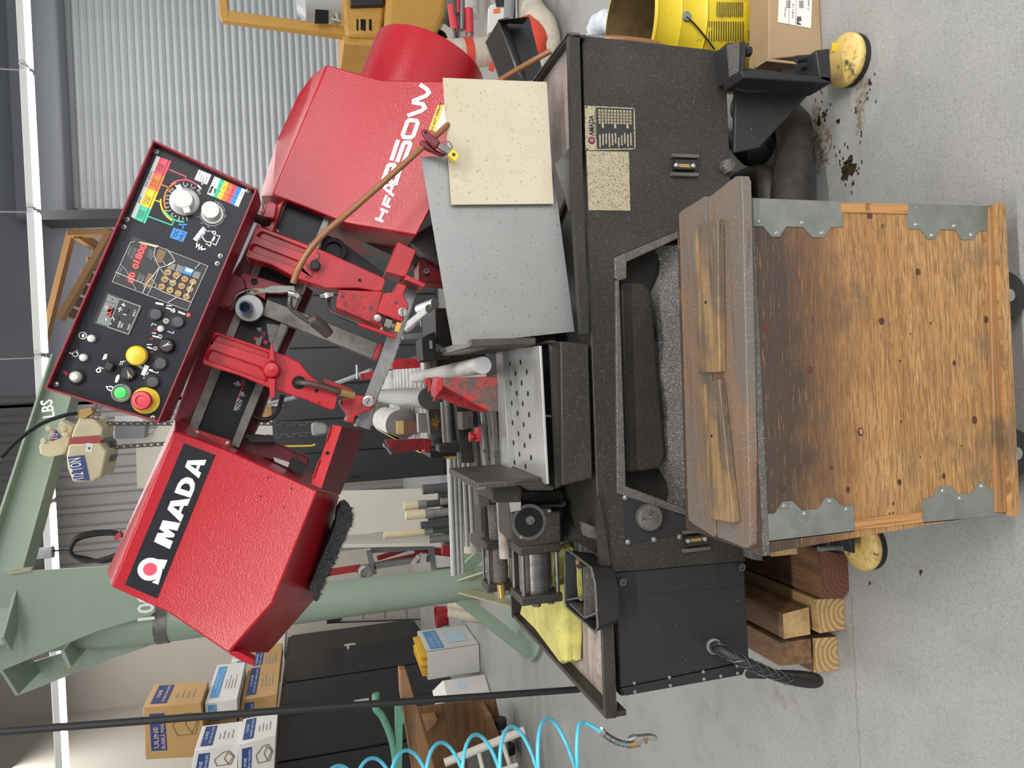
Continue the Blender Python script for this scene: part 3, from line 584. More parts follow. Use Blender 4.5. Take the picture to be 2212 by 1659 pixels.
# ================================================================= green jib crane
def crane():
    Y = 4.87; c0 = W(1000, 1262, Y); R = .105; base = V((c0.x, c0.y, 0))
    t = thing('jib_crane', base, 'pale green jib crane with a round mast behind the saw', 'crane')
    m = MB('green_paint'); m.cyl(base, base+V((0, 0, W(366, 1337, Y).z)), R, 40, R*1.22); m.build('mast', t)
    zc = W(450, 1330, Y).z
    m = MB('green_paint'); m.cyl(base+V((0, 0, W(338, 1337, Y).z)), base+V((0, 0, 3.4)), R*1.18, 36, R*.7); m.build('upper_mast', t)
    m = MB('rail_steel'); m.cyl(base+V((0, 0, W(338, 1330, Y).z)), base+V((0, 0, W(366, 1330, Y).z)), R*1.28, 36); m.build('bearing_ring', t)
    # base gussets
    for ang, mm in ((-150, 'green_paint'), (-62, 'green_weld'), (-100, 'green_weld'), (-25, 'green_paint'), (35, 'green_paint'), (100, 'green_paint'), (165, 'green_paint')):
        d = V((math.cos(math.radians(ang)), math.sin(math.radians(ang)), 0)); m = MB(mm); m.bar(base+d*R*.85+V((0, 0, .44)), base+d*(R+.40)+V((0, 0, .03)), .012, .085, d); m.build('brace', t)
    m = MB('green_paint'); m.cyl(base+V((0, 0, .001)), base+V((0, 0, .03)), .54, 36); m.build('base_plate', t)
    # slewing head plates, near and far
    near = [(0, 1238), (18, 1236), (240, 1223), (330, 1190), (335, 1322), (320, 1330), (205, 1365), (0, 1450)]
    m = MB('green_paint'); m.px(near, Y-.26, Y-.245); hp = m.build('head_plate', t)
    m = MB('white_print'); px_text(m, '1000', (333, 1338), (330, 1255), Y-.265, .085, True, .02); px_text(m, 'LBS', (118, 900), (112, 862), 5.6, .07, True, .02); m.build('capacity_lettering', hp)
    m = MB('green_paint'); m.px([(0, 1452), (40, 1502), (250, 1420), (352, 1385), (350, 1372), (130, 1412)], Y+.1, Y+.115); m.build('head_plate', t)
    m = MB('green_paint'); m.px([(130, 1408), (138, 1404), (154, 1440), (147, 1446)], Y-.24, Y+.1); m.build('web_plate', t)
    m = MB('green_paint'); m.px([(0, 1450), (6, 1448), (40, 1500), (34, 1504)], Y-.24, Y+.1); m.build('web_plate', t)
    m = MB('green_weld'); m.px([(14, 1232), (26, 1230), (70, 1226), (66, 1234), (20, 1241)], Y-.28, Y-.26); m.build('weld_bead', t)
    # boom (I beam)
    z = 3.03; a = WZ(18, 1222, z); b = WZ(126, 860, z); d = (b-a).normalized(); n = V((d.y, -d.x, 0)); n = -n if n.y > 0 else n
    a = a-d*.5; b = b+d*.4
    m = MB('green_paint'); m.bar(a, b, .012, .20)
    for dz in (-.1, .1): m.bar(a+V((0, 0, dz)), b+V((0, 0, dz)), .14, .014)
    m.build('boom', t)
    return a, b, d, n
ba, bb, bd, bn = crane()
def hoist():
    t = thing('chain_hoist', W(190, 990, 5.0), 'cream half ton electric chain hoist with red band on the green boom', 'hoist')
    Y = 5.1
    m = MB('hoist_cream'); m.px([(112, 952), (130, 908), (156, 922), (147, 962), (136, 982), (105, 988), (86, 980), (84, 962), (95, 952)], Y, Y+.12); tr = m.build('trolley_plate', t, bevel=.006)
    m = MB('hoist_red'); m.pface([(106, 951), (115, 927), (121, 930), (113, 953)], Y-.004); m.use('white_print'); px_text(m, 'COFFING', (110, 950), (118, 931), Y-.006, .018); m.use('navy'); m.pface([(113, 953), (121, 928), (134, 944)], Y-.004); m.use('white_print'); px_text(m, '1/2', (124, 948), (125, 936), Y-.008, .03); m.build('trolley_sticker', tr)
    m = MB('hoist_cream')
    for x, y in ((107, 925), (139, 926), (144, 938), (96, 952)): m.lathe(W(x, y, Y), (0, -1, 0), [(.017, -.01), (.017, .015), (.012, .022), (0, .022)], 18)
    m.build('trolley_wheel', tr)
    # body
    m = MB('hoist_cream'); m.px([(172, 900), (205, 905), (222, 925), (218, 950), (216, 962), (150, 958), (158, 930)], Y-.12, Y+.16); m.build('motor_housing', t, bevel=.008)
    m = MB('hoist_red'); m.px([(152, 945), (216, 940), (218, 958), (149, 960)], Y-.125, Y+.165); m.build('red_band', t)
    m = MB('hoist_cream'); m.px([(143, 985), (149, 960), (216, 958), (230, 975), (218, 1030), (198, 1041), (157, 1041), (146, 1012)], Y-.16, Y+.16); hb = m.build('gear_housing', t, bevel=.01)
    m = MB('navy'); m.pface([(146, 987), (182, 983), (194, 1038), (159, 1037)], Y-.166); m.use('white_print'); px_text(m, '1/2 TON', (181, 1033), (173, 988), Y-.17, .062, True, .012); m.use('label_white'); m.pface([(186, 957), (202, 958), (198, 978), (184, 976)], Y-.163); m.use('ink'); m.pface([(190, 966), (195, 966), (194, 971), (190, 970)], Y-.166); m.build('load_plate', hb)
    m = MB('steel_dark'); m.px([(216, 940), (236, 955), (238, 990), (226, 1020), (217, 1028), (213, 960)], Y-.05, Y+.14); m.build('cable_drum', t, bevel=.01)
    m = MB('carton'); m.px([(165, 900), (172, 885), (196, 880), (200, 892), (180, 905)], Y-.14, Y-.05); m.build('paper_tag', t)
    m = MB('black'); m.use('ink'); px_text(m, 'curity', (213, 908), (224, 870), Y-.15, .06, True, .015); m.build('paint_lettering', t)
    m = MB('rubber'); hose(m, [(0, 990, 4.6), (40, 950, 4.7), (90, 915, 4.85), (140, 897, 4.9), (165, 893, 4.95)], .012); m.build('power_cord', t)
hoist()
def chain(pts, r, wire, name, lbl):
    P = [W(*p) for p in pts]; L = (P[1]-P[0]).length; n = int(L/(r*2.6)); d = (P[1]-P[0]).normalized(); m = MB('wire')
    e1 = d.orthogonal().normalized(); e2 = d.cross(e1)
    for i in range(n):
        c = P[0]+d*(i+.5)*L/n; e = e1 if i % 2 else e2; ring = [c+d*math.cos(2*math.pi*k/8)*r*1.9+e*math.sin(2*math.pi*k/8)*r for k in range(9)]; m.tube(ring, wire, 5, False)
    return m
def hoist_chain():
    t = thing('lift_chain', W(700, 925, 5.2), 'steel hoist chain with a weathered chain stop hanging behind the saw', 'chain')
    for a, b in (((215, 915, 5.15), (690, 915, 5.2)), ((215, 968, 5.15), (690, 936, 5.2))):
        m = chain((a, b), .015, .0045, '', ''); o = m.build('chain_links', t); o['kind'] = 'stuff'
    m = MB('silver'); m.px([(672, 916), (680, 912), (703, 915), (709, 924), (706, 938), (680, 943), (673, 938)], 5.12, 5.28); m.build('chain_stop', t, bevel=.02)
hoist_chain()
def cable_coil():
    t = thing('cable_coil', W(240, 1200, 5.4), 'coiled grey cable hanging from a plug below the crane boom', 'cable')
    m = MB('rubber')
    for k in range(5):
        e = random.uniform(-6, 6); c = [(152, 1188), (165, 1166+e), (200, 1155+e), (250, 1153+e*.6), (275, 1168), (262, 1192-e), (225, 1208-e), (185, 1211+e), (158, 1200), (152, 1188)]
        m.tube(smooth_path([W(x, y, 5.4+.02*k) for x, y in c], 5), .012, 6, False)
    m.tube([W(112, 1190, 5.4), W(154, 1188, 5.4)], .006, 6); m.build('cable_loops', t)
    m = MB('rubber'); m.cyl(W(66, 1198, 5.4), W(80, 1197, 5.4), .02, 10); m.use('tank'); m.cyl(W(74, 1196, 5.4), W(98, 1194, 5.4), .035, 14); m.cyl(W(98, 1194, 5.4), W(115, 1192, 5.4), .04, 14); m.build('plug', t)
    m = MB('red_wrap'); m.px([(245, 1160), (258, 1148), (262, 1158), (250, 1168)], 5.35, 5.4); m.build('tie', t)
cable_coil()
# ================================================================= forklift and stock at the upper right edge
def forklift():
    Y = 6.2; t = thing('forklift', W(980, 20, Y), 'orange forklift parked in front of the roll-up door', 'forklift')
    m = MB('orange_paint'); m.bar(W(478, -40, Y), W(486, 42, Y), .09, .07); m.bar(W(478, 36, Y), W(745, 72, Y), .085, .08); m.build('overhead_guard', t, bevel=.01)
    m = MB('tank'); a = W(656, -5, Y+.05); b = W(733, -3, Y+.05); m.lathe(a.lerp(b, .5)+V((.05, .1, 0)), (0, 0, -1), [(0, -.21), (.14, -.20), (.20, -.13), (.205, 0), (.205, .18), (.16, .2), (0, .2)], 24); tk = m.build('gas_tank', t)
    m = MB('hole'); m.px([(681, 20), (710, 22), (710, 46), (680, 46)], Y-.16, Y-.12); m.build('tank_recess', tk)
    m = MB('chrome'); m.cyl(W(728, 30, Y-.1), W(728, 50, Y-.1), .03, 10); m.cyl(W(715, 40, Y-.15), W(735, 45, Y-.15), .012, 8); m.build('tank_valve', tk)
    m = MB('orange_paint'); m.px([(738, -60), (826, -60), (832, 14), (824, 80), (748, 76), (742, 40)], Y-.15, Y+.8); bd = m.build('seat_housing', t, bevel=.03)
    m = MB('hole')
    for y0, y1, x0, x1 in ((40, 44, 770, 774), (41, 66, 779, 790), (42, 69, 797, 803)): m.px([(x0, 41), (x1, 42), (x1, 67), (x0, 64)], Y-.155, Y-.15)
    m.build('vent', bd)
    m = MB('orange_paint'); m.px([(765, 36), (812, 40), (806, 72), (763, 67)], Y-.152, Y-.14); m.build('vent_panel', bd, bevel=.004)
    m = MB('black'); m.px([(756, -50), (830, -50), (829, 10), (757, 12)], Y-.2, Y-.12); m.build('seat', t, bevel=.01)
    m = MB('orange_paint'); m.px([(741, 76), (822, 80), (815, 102), (741, 93)], Y-.1, Y+.5); m.build('step_plate', t, bevel=.01)
    m = MB('orange_paint'); m.px([(838, -60), (972, -60), (964, 30), (946, 70), (838, 78), (830, 60)], Y-.25, Y+.9); m.build('counterweight', t, bevel=.05, seg=3)
    m = MB('rubber'); c = W(945, 92, Y-.1); m.lathe(c, (0, -1, 0), [(0, .0), (.07, .0), (.08, .06), (.12, .08), (.15, .04), (.15, -.2)], 24); m.use('canvas'); m.ringf(c+V((0, -.085, 0)), (0, -1, 0), .07, .13, 20); m.build('rear_wheel', t)
forklift()
def rods():
    spec = [('red_wrap', [(975, 12), (982, 65)], 9, 'steel', [(978, 58), (980, 95)], 6, 'red-wrapped steel bar end nearest the forklift'),
            ('red_wrap', [(987, -30), (988, 30)], 7, 'steel', None, 0, 'red-wrapped bar end beside the white tube roll'),
            ('steel', [(998, -20), (997, 65)], 7, 'alu', None, 0, 'bare steel bar end between the red-wrapped bars'),
            ('red_wrap', [(1012, 20), (1014, 74)], 10, 'steel', [(1014, 70), (1013, 100)], 9, 'thick red-wrapped bar end above the canvas bundle'),
            ('alu_white', [(1018, -40), (1020, 36)], 16, 'alu', None, 0, 'white paper-wrapped roll with printed lines'),
            ('pipe_dark', [(978, -30), (980, 36)], 9, 'alu', None, 0, 'dark hollow pipe behind the red-wrapped bars'),
            ('grey_tube', [(1102, -30), (1098, 60)], 12, 'alu', None, 0, 'dark square tube beside the labelled carton sleeve'),
            ('steel', [(1115, -30), (1117, 90)], 6, 'alu', None, 0, 'thin steel bar next to the dark square tube')]
    for m0, (a, b), r, m1, seg, r1, lb in spec:
        Y = (5.0 if r < 12 else 5.1) if a[0] < 1090 else 3.7; t = thing('bar_stock', W(b[0], b[1], Y), lb, 'bar', 'bar stock at the right edge')
        m = MB(m0); m.cyl(W(*a, Y), W(*b, Y), r*Y*.62/1000, 14); m.build('bar_body' if m0 in ('steel', 'grey_tube', 'pipe_dark') else 'wrapped_end', t)
        if seg: m = MB(m1); m.cyl(W(*seg[0], Y), W(*seg[1], Y), r1*Y*.62/1000, 14); m.build('bare_end', t)
        if 'roll' in lb:
            m = MB('ink_grey')
            for k in range(5): m.bar(W(1012+k*5, -5, Y-.075), W(1013+k*5, 16, Y-.075), .003, .002)
            m.build('printed_lines', t)
rods()
m = MB('label_white'); m.px([(1058, 12), (1090, 0), (1095, 40), (1086, 66), (1056, 70)], 4.5, 4.55); o = m.build('labelled_sleeve', None, 'white labelled packing sleeve with an orange sticker', 'packaging')
m = MB('tab_orange'); m.pface([(1066, 20), (1080, 17), (1081, 27), (1066, 29)], 4.495); m.use('ink'); m.pface([(1068, -8), (1090, -8), (1089, 14), (1072, 15)], 4.49); m.build('sticker', o)
def canvas_bundle():
    t = thing('canvas_bundle', W(1000, 130, 4.6), 'cream canvas bundle bound with red tape on the floor', 'bundle')
    m = MB('canvas'); m.tube([W(930, 118, 4.6), W(1000, 116, 4.6), W(1060, 112, 4.6), W(1074, 112, 4.6)], [.09, .092, .09, .08], 14); m.build('canvas_roll', t)
    for x in (1010,):
        m = MB('tape_red'); m.tube([W(x-9, 115.5, 4.6), W(x+9, 115, 4.6)], .096, 16); m.build('tape_band', t)
    m = MB('tape_red'); m.tube([W(1062, 134, 4.55), W(1072, 140, 4.55)], .05, 10); m.build('tape_band', t)
canvas_bundle()
def canvas_hose():
    t = thing('canvas_hose', WZ(1190, 60, 0), 'thick grey canvas duct with red tape lying on the floor', 'duct')
    m = MB('canvas'); m.tube(smooth_path([WZ(*p) for p in ((1130, -60, .1), (1133, 0, .1), (1148, 35, .1), (1168, 62, .1), (1175, 100, .1), (1168, 140, .1), (1155, 175, .1))], 5), .088, 14); m.build('duct_body', t)
    m = MB('tape_red'); m.tube(smooth_path([WZ(*p) for p in ((1142, 62, .16), (1154, 88, .17), (1148, 122, .16))], 4), .07, 12); m.build('tape_band', t)
    m = MB('brown_wood'); m.bar(W(1130, 20, 4.7), W(1175, -40, 4.7), .16, .1); m.build('wood_batten', t)
canvas_hose()
m = MB('rag_white'); m.tube(smooth_path([WZ(*p) for p in ((1285, 84, .04), (1290, 58, .05), (1302, 46, .06), (1325, 52, .05), (1340, 78, .04))], 5), [.012+.028+.006*math.sin(k*1.9)+.004*math.sin(k*3.1) for k in range(21)], 12); m.build('white_rag', None, 'crumpled white rag on the floor behind the saw base corner', 'rag')
# ================================================================= BAND SAW
Z = lambda ox, oy, s: (lambda *p: (ox+p[0]/s, oy+p[1]/s)+tuple(p[2:]))
zA = Z(80, 280, 3.95); zB = Z(80, 600, 3.95); zC = Z(540, 0, 3.95); zD = Z(400, 380, 3.95); zE = Z(400, 680, 3.95); zF = Z(740, 640, 3.95); zG = Z(740, 960, 3.95); zH = Z(1240, 0, 3.352); zI = Z(200, 900, 3.017); zJ = Z(1200, 1140, 3.352); zK = Z(1180, 800, 3.77); zL = Z(880, 140, 3.95); zM = Z(1000, 1000, 4.147)
SAW = thing('band_saw', (0, 1.9, 0), 'red and black horizontal band saw with its head raised, filling the middle', 'band saw')
Yb = 1.58; ZT = .733
def base():
    m = MB('base_black')
    front_ = [(1258, 76), (1566, 110), (1584, 480), (1466, 501), (1329, 556), (1338, 1066), (1485, 1116), (1600, 1160), (1612, 1212), (1326, 1238), (1292, 1140), (1278, 760), (1268, 480)]
    m.px(front_, Yb, 2.2); b = m.build('base_cabinet', SAW, bevel=.003)
    # chip opening
    for pts in ([(1328, 556), (1470, 497), (1470, 513), (1354, 566), (1354, 602), (1337, 606), (1329, 600)], [(1334, 1066), (1330, 606), (1338, 604), (1352, 1028), (1352, 1050), (1480, 1098), (1500, 1120)]):
        m = MB('chip_dust'); m.px(pts, Yb-.006, Yb+.08); m.build('opening_rim', b, bevel=.002)
    m = MB('base_black'); m.px([(1335, 550), (1640, 470), (1640, 1165), (1340, 1070)], Yb+.10, Yb+.12); m.px([(1338, 606), (1394, 610), (1410, 632), (1440, 985), (1430, 1012), (1352, 1024)], Yb+.03, Yb+.10); m.build('chute_back', b, bevel=.014, seg=3)
    m = MB('chip_heap'); rows = []
    for j in range(11):
        t = j/10; rows.append([W(1398+130*t+(12*math.sin(i*.8)+14*math.sin(i*.23+1)+28*i/28)*(1-t), 530+(575*(i/28)), Yb+.075-.10*t+.004*math.sin(i*2.3+j*1.7)+.003*math.sin(i*1.1+j*.9)) for i in range(29)])
    m.loft(rows, smooth=True); o = m.build('chip_heap', SAW); o['kind'] = 'stuff'
    # left body behind the access door
    m = MB('base_black_clean'); m.px([(1320, 1236), (1607, 1210), (1618, 1428), (1604, 1458), (1341, 1504)], Yb+.012, 2.2); lb_ = m.build('left_body', SAW, bevel=.002)
    m = MB('base_black_clean'); m.px([(1331, 1272), (1331, 1246), (1322, 1239), (1606, 1212), (1617, 1427), (1340, 1486)], Yb+.004, Yb+.012); d = m.build('access_door', SAW, bevel=.002)
    m = MB('base_black_clean'); m.px([(1341, 1488), (1617, 1430), (1604, 1458), (1352, 1503)], Yb+.004, Yb+.011); h = m.build('hinge_strip', SAW, bevel=.001)
    m = MB('silver')
    for x, y in ((570, 1125), (575, 1188), (825, 1083), (832, 1142), (1070, 1043), (1075, 1095), (1197, 1074), (1315, 1000), (1318, 1052)): m.lathe(W(*zJ(x, y), Yb+.003), (0, -1, 0), [(.0045, 0), (.003, .003), (0, .004)], 8)
    m.build('rivet', h)
    m = MB('black'); m.px([zJ(440, 500), zJ(1385, 425), zJ(1385, 428), zJ(440, 505)], Yb+.003, Yb+.005); m.build('door_fold', d)
    for x, y in ((478, 390), (1340, 282)):
        m = MB('steel_dark'); c = W(*zJ(x, y), Yb+.003); m.lathe(c, (0, -1, 0), [(.009, 0), (.009, .008), (.005, .008), (.004, .004), (0, .004)], 12); m.build('socket_screw', d)
    # small screwed panel, cap, gauges
    m = MB('base_black_clean'); m.px([(1346, 1066), (1485, 1118), (1500, 1150), (1480, 1152), (1354, 1176)], Yb-.003, Yb); p = m.build('cover_panel', b)
    for x, y in ((640, 1035), (663, 1397), (875, 1377), (1085, 1355)):
        m = MB('silver'); c = W(*zK(x, y), Yb-.003); m.lathe(c, (0, -1, 0), [(.0065, 0), (.0055, .004), (0, .006)], 12); m.use('ink'); m.box(c+V((0, -.0062, 0)), .006, .0006, .0012); m.build('screw', p)
    m = MB('chip_dust'); c = W(*zK(823, 1190), Yb); m.lathe(c, (0, -1, 0), [(.031, 0), (.031, .018), (.027, .023), (0, .024)], 28); m.use('ink'); pstroke(m, [zK(845, 1150), zK(870, 1150), zK(860, 1180), zK(840, 1175), zK(845, 1150)], Yb-.0245, .0012); pstroke(m, [zK(790, 1220), zK(800, 1200), zK(815, 1225)], Yb-.0245, .0012); m.build('round_cap', b)
    def gauge(cx, cy, u, nm):
        g = MB('black'); g.box(W(cx, cy, Yb-.008), .022, .018, .055); o = g.build('sight_gauge', b)
        g = MB('brass'); g.box(W(cx, cy, Yb-.0175), .008, .002, .028); g.build('gauge_window', o)
        g = MB('chrome')
        for dz in (-.022, .022): g.lathe(W(cx, cy, Yb-.017)+V((0, 0, dz)), (0, -1, 0), [(.0065, 0), (.005, .004), (0, .005)], 12)
        g.build('screw', o)
        for dy in (-20, 20):
            g = MB('chip_dust'); g.box(W(cx, cy+dy, Yb-.004), .008, .014, .07); g.build('guard_bar', b)
    gauge(1478, 358, 0, ''); gauge(1503, 1166, 0, '')
    m = MB('chip_dust'); c = W(1568, 361, Yb-.004); m.lathe(c, (0, -1, 0), [(.019, 0), (.017, .016), (.009, .02), (0, .02)], 6, False); m.build('drain_plug', b)
    # makers plate
    Q = pxs([zL(1520, 730), zL(1513, 348), zL(1940, 368), zL(1948, 722)], Yb-.002)
    Q = [Q[0], Q[1], Q[2], Q[3]]
    m = MB('plate_brass'); m.prism(Q, (0, .002, 0)); np_ = m.build('name_plate', b)
    m = MB(); of = V((0, -.0006, 0))
    facep(m, 'black', Q, .03, .22, .97, .97, of)
    facet(m, 'ink', Q, 'AMADA', .32, .17, .10, .46, of*2, .02); facet(m, 'ink', Q, 'SAGAMINO JAPAN', .28, .215, .032, .62, of*2)
    m.use('ink'); cc = bil(Q, .22, .12)+of*2; m.disc(cc, (0, -1, 0), .0085, 18); m.use('tab_red'); m.disc(cc+of, (0, -1, 0), .005, 14)
    rr = random.Random(5)
    for k in range(11):
        v = .27+k*.062; facep(m, 'plate_brass', Q, .06+.04*(k % 3), v, .06+.22+.12*rr.random(), v+.028, of*2)
        facep(m, 'plate_brass', Q, .60-.1*(k % 4 == 1), v-.008, .93, v+.034, of*2)
        m.use('black')
        for j in range(4): facep(m, 'black', Q, .64+j*.07, v+.002, .64+j*.07+.03, v+.022, of*3)
    m.build('plate_print', np_)
    m = MB('steel_dark')
    for u, v in ((.03, .03), (.97, .03), (.03, .97), (.97, .97)): m.lathe(bil(Q, u, v), (0, -1, 0), [(.003, 0), (.002, .002), (0, .0025)], 8)
    m.build('rivet', np_)
    m = MB('plate_brass'); m.px([zL(1528, 735), zL(1890, 742), zL(1903, 1245), zL(1547, 1240)], Yb-.002, Yb); m.build('worn_plate', b)
base()
def tray():
    y0 = Yb-.012
    m = MB('base_black'); m.px([(1229, 73), (1252, 75), (1262, 480), (1272, 722), (1256, 722), (1241, 480)], y0, y0+.02)
    m.px([(1291, 1075), (1309, 1553), (1331, 1551), (1330, 1470), (1322, 1237), (1305, 1130), (1296, 1075)], y0, y0+.014)
    a = W(1309, 1553, y0); b = WZ(1125, 1322, ZT); m.prism([a, a+V((.012, 0, 0)), a+V((.012, 0, -.05)), a+V((0, 0, -.05))], V((0, .78, 0)))
    a = W(1229, 73, y0); m.prism([a, a-V((.006, 0, 0)), a+V((-.006, 0, -.04)), a+V((0, 0, -.04))], (0, .46, 0))
    x0 = W(1309, 1553, y0).x; x1 = a.x
    m.box(((x0+x1)/2, y0+.79, ZT-.02), x1-x0, .012, .05); tr = m.build('tray_rim', SAW, bevel=.002)
    m = MB('tray_worn'); m.face([(x0, y0+.01, ZT-.03), (-.50, y0+.01, ZT-.03), (-.50, y0+.78, ZT-.03), (x0, y0+.78, ZT-.03)]); m.build('tray_floor', SAW)
    m = MB('chip_dust'); m.face([(-.50, y0+.01, ZT-.03), (.34, y0+.01, ZT-.03), (.34, y0+.78, ZT-.03), (-.50, y0+.78, ZT-.03)]); m.px([(1262, 1130), (1290, 1140), (1292, 1165), (1268, 1160)], Yb+.02, Yb+.05); m.build('tray_floor', SAW)
    z = ZT-.004; m = MB('tray_dust'); p = [V((x1, y0+.022, z)), V((x1, y0+.46, z)), V((.34, y0+.46, z)), V((.40, y0+.2, z)), V((.50, y0+.022, z))]; m.prism(p, (0, 0, -.008)); m.build('drain_shelf', SAW)
    m = MB('chip_dust'); m.px([(1229, 72), (1161, 170), (1156, 176), (1158, 165), (1224, 70)], y0, y0+.003) if 0 else None
    m.prism([V((x1, y0, z+.02)), V((x1, y0+.46, z+.02)), V((x1, y0+.46, z-.01)), V((x1, y0, z-.01))], (.004, 0, 0)); m.build('shelf_lip', SAW)
    m = MB('steel_dark'); m.px([(1199, 355), (1231, 318), (1234, 450), (1229, 455)], Yb+.01, Yb+.014); m.build('gusset_plate', SAW)
tray()
def head_cover_left():
    Yl = 1.70; Yg = 1.635; Yk = 2.06
    Lt = [(376, 930), (240, 1268)]; Lb = [(497, 975), (364, 1324)]
    back_top = [W(379, 903, 1.78), W(243, 1182, 1.92), W(230, 1236, 1.86)]
    a, b = W(376, 930, Yl), W(240, 1268, Yl); c, d = W(497, 975, Yl), W(364, 1324, Yl)
    e, f, g = W(686, 1060, Yg), W(588, 1304, Yg), W(493, 1411, Yg+.02)
    at, bt = W(378, 905, Yl+.07), W(231, 1236, Yl+.07)
    # lower return edges
    e2, f2, g2 = W(733, 1070, Yg+.20), W(678, 1296, Yg+.20), W(578, 1411, Yg+.20)
    m = MB('red')
    m.face([a, b, d, c]); m.face([c, d, g, f, e]); m.face([a, at, bt, b])
    m.face([e, f, f2, e2]); m.face([f, g, g2, f2])
    B = lambda p: V((p.x, Yk, p.z))
    at2, bt2 = at+V((.0, .2, .0)), bt+V((0, .2, -.0))
    m.face([at, at2, bt2, bt]); m.face([b, bt, bt2, B(d), d]); m.face([d, B(d), g2, g]); m.face([B(d), B(g2), g2])
    m.face([e2, f2, B(f2), B(e2)]); m.face([f2, g2, B(g2), B(f2)])
    m.face([a, c, e, e2, B(e2), at2, at])
    m.face([at2, B(e2), B(f2), B(g2), B(d), bt2])
    cv = m.build('blade_wheel_cover', SAW, bevel=.004)
    # black lettering plate
    Q = pxs([(270, 1263), (397, 958), (465, 983), (339, 1293)], Yl-.0012)
    m = MB('panel_black'); m.prism(Q, (0, .001, 0)); lp = m.build('logo_plate', cv)
    X = (Q[1]-Q[0]); Lx = X.length; X.normalize(); U = V((-X.z, 0, X.x)); U = U if U.z > 0 else -U; hgt = (Q[3]-Q[0]).length; O = Q[3]-FR*-.0
    of = V((0, -.0012, 0))
    def pt(s, t): return Q[3]+X*s*Lx+U*t*hgt+of
    m = MB('white_print')
    def letter(P, s0, w, t0, h): m.face([pt(s0+x*w, t0+y*h) for x, y in P])
    c0 = pt(.172, .50); R0 = hgt*.345
    m.ringf(c0, (0, -1, 0), R0*.56, R0, 36); m.use('tab_red'); m.disc(c0+of*.3, (0, -1, 0), R0*.565, 30); m.use('white_print')
    m.face([c0+X*R0*k+U*R0*j+of*.2 for k, j in ((-1.05, -1.12), (.15, -1.0), (.15, -.62), (-.70, -.78), (-1.02, -.55))])
    m.face([c0+X*R0*k+U*R0*j+of*.2 for k, j in ((.30, -1.05), (1.18, -1.05), (1.10, -.68), (.98, -.2), (.62, -.2), (.62, -.68))])
    Mp = [(0, 0), (.09, 1), (.42, 1), (.50, .62), (.58, 1), (.91, 1), (1, 0), (.70, 0), (.67, .55), (.56, .05), (.44, .05), (.33, .55), (.30, 0)]
    Ap = [(0, 0), (.33, 1), (.67, 1), (1, 0), (.70, 0), (.65, .20), (.35, .20), (.30, 0)]
    letter(Mp, .335, .185, .20, .50); letter(Ap, .525, .17, .20, .50); letter(Ap, .84, .135, .20, .50)
    Dp = [(0, 0), (0, 1), (.5, 1), (.8, .9), (1, .65), (1, .35), (.8, .1), (.5, 0)]; letter(Dp, .70, .125, .20, .50)
    m.use('panel_black')
    for s, w in ((.525, .17), (.84, .135)): m.face([pt(s+x*w, .20+y*.5)+of*.3 for x, y in ((.40, .38), (.5, .78), (.60, .38))])
    m.face([pt(.70+x*.125, .20+y*.5)+of*.3 for x, y in ((.30, .24), (.30, .76), (.48, .76), (.66, .62), (.66, .38), (.48, .24))])
    m.build('logo_lettering', lp)
    m = MB('red'); m.px([(493, 1413), (497, 1405), (516, 1408), (551, 1426), (548, 1439), (527, 1432)], Yg+.03, Yg+.06); m.build('latch_tab', cv, bevel=.003)
    m = MB('hole')
    for x, y in ((1145, 397), (1295, 468), (1097, 520), (1245, 590)):
        P = plane_pt(zI(x, y), c, d, e); m.disc(P-V((0, .0012, 0)), (c-d).cross(e-d).normalized(), .0018, 8)
    m.build('screw_hole', cv)
    # brush under the cover
    rr = random.Random(2); m = MB('brush_hair'); out = [(735, 1092), (748, 1090), (757, 1098), (762, 1118), (758, 1136), (748, 1150), (745, 1165), (733, 1185), (727, 1206), (715, 1228), (706, 1250), (694, 1275), (686, 1298), (679, 1298), (676, 1285), (668, 1272), (690, 1215), (712, 1165), (724, 1130), (728, 1105)]
    m.px([(x+rr.uniform(-1, 1), y+rr.uniform(-1.5, 1.5)) for x, y in out], Yg+.11, Yg+.19)
    E_ = out[2:13]
    for k in range(900):
        q = rr.random()*(len(E_)-1.01); i_ = int(q); x = E_[i_][0]+(E_[i_+1][0]-E_[i_][0])*(q-i_); y = E_[i_][1]+(E_[i_+1][1]-E_[i_][1])*(q-i_); f = rr.random()**.6
        c_ = W(x-18*(1-f)*rr.random()*1.6, y-10*(1-f), Yg+.105+.08*rr.random()*f); dd = V((rr.uniform(-.5, .5), rr.uniform(-.7, .3), rr.uniform(-1, .1))).normalized(); l = rr.uniform(.006, .013); n_ = dd.orthogonal().normalized()*.0007; m.add([c_+n_, c_-n_, c_+dd*l], [[0, 1, 2]])
    o = m.build('chip_brush', SAW); o['kind'] = 'stuff'
    # blade guard channel
    m = MB('red_plain'); A = [W(719, 917, 1.66), W(739, 921, 1.64), W(694, 1056, 1.64), W(671, 1046, 1.66)]; m.prism(A, (0, .006, 0)); m.px([zE(1230, 955), zE(1240, 958), zE(1215, 1060), zE(1200, 1088)], 1.655, 1.66); m.px([zE(1142, 1236), zE(1153, 1234), zE(1093, 1400), zE(1082, 1395)], 1.655, 1.66); gd = m.build('blade_guard', SAW, bevel=.0015)
    m = MB('red_dark'); m.prism([W(739, 921, 1.645), W(789, 931, 1.80), W(735, 1068, 1.80), W(694, 1056, 1.645)], (0, .004, .004)); m.build('guard_underside', gd)  # same guard in darker red: the underside's shade is in the colour
    m = MB('hole'); m.disc(W(*zE(1213, 1180), 1.645), (0, -1, .1), .004, 12); m.build('bolt_hole', gd)
def plane_pt(p, a, b, c):
    n = (b-a).cross(c-a); r = ray(*p[:2]); t = (a-CAM).dot(n)/r.dot(n); return CAM+r*t
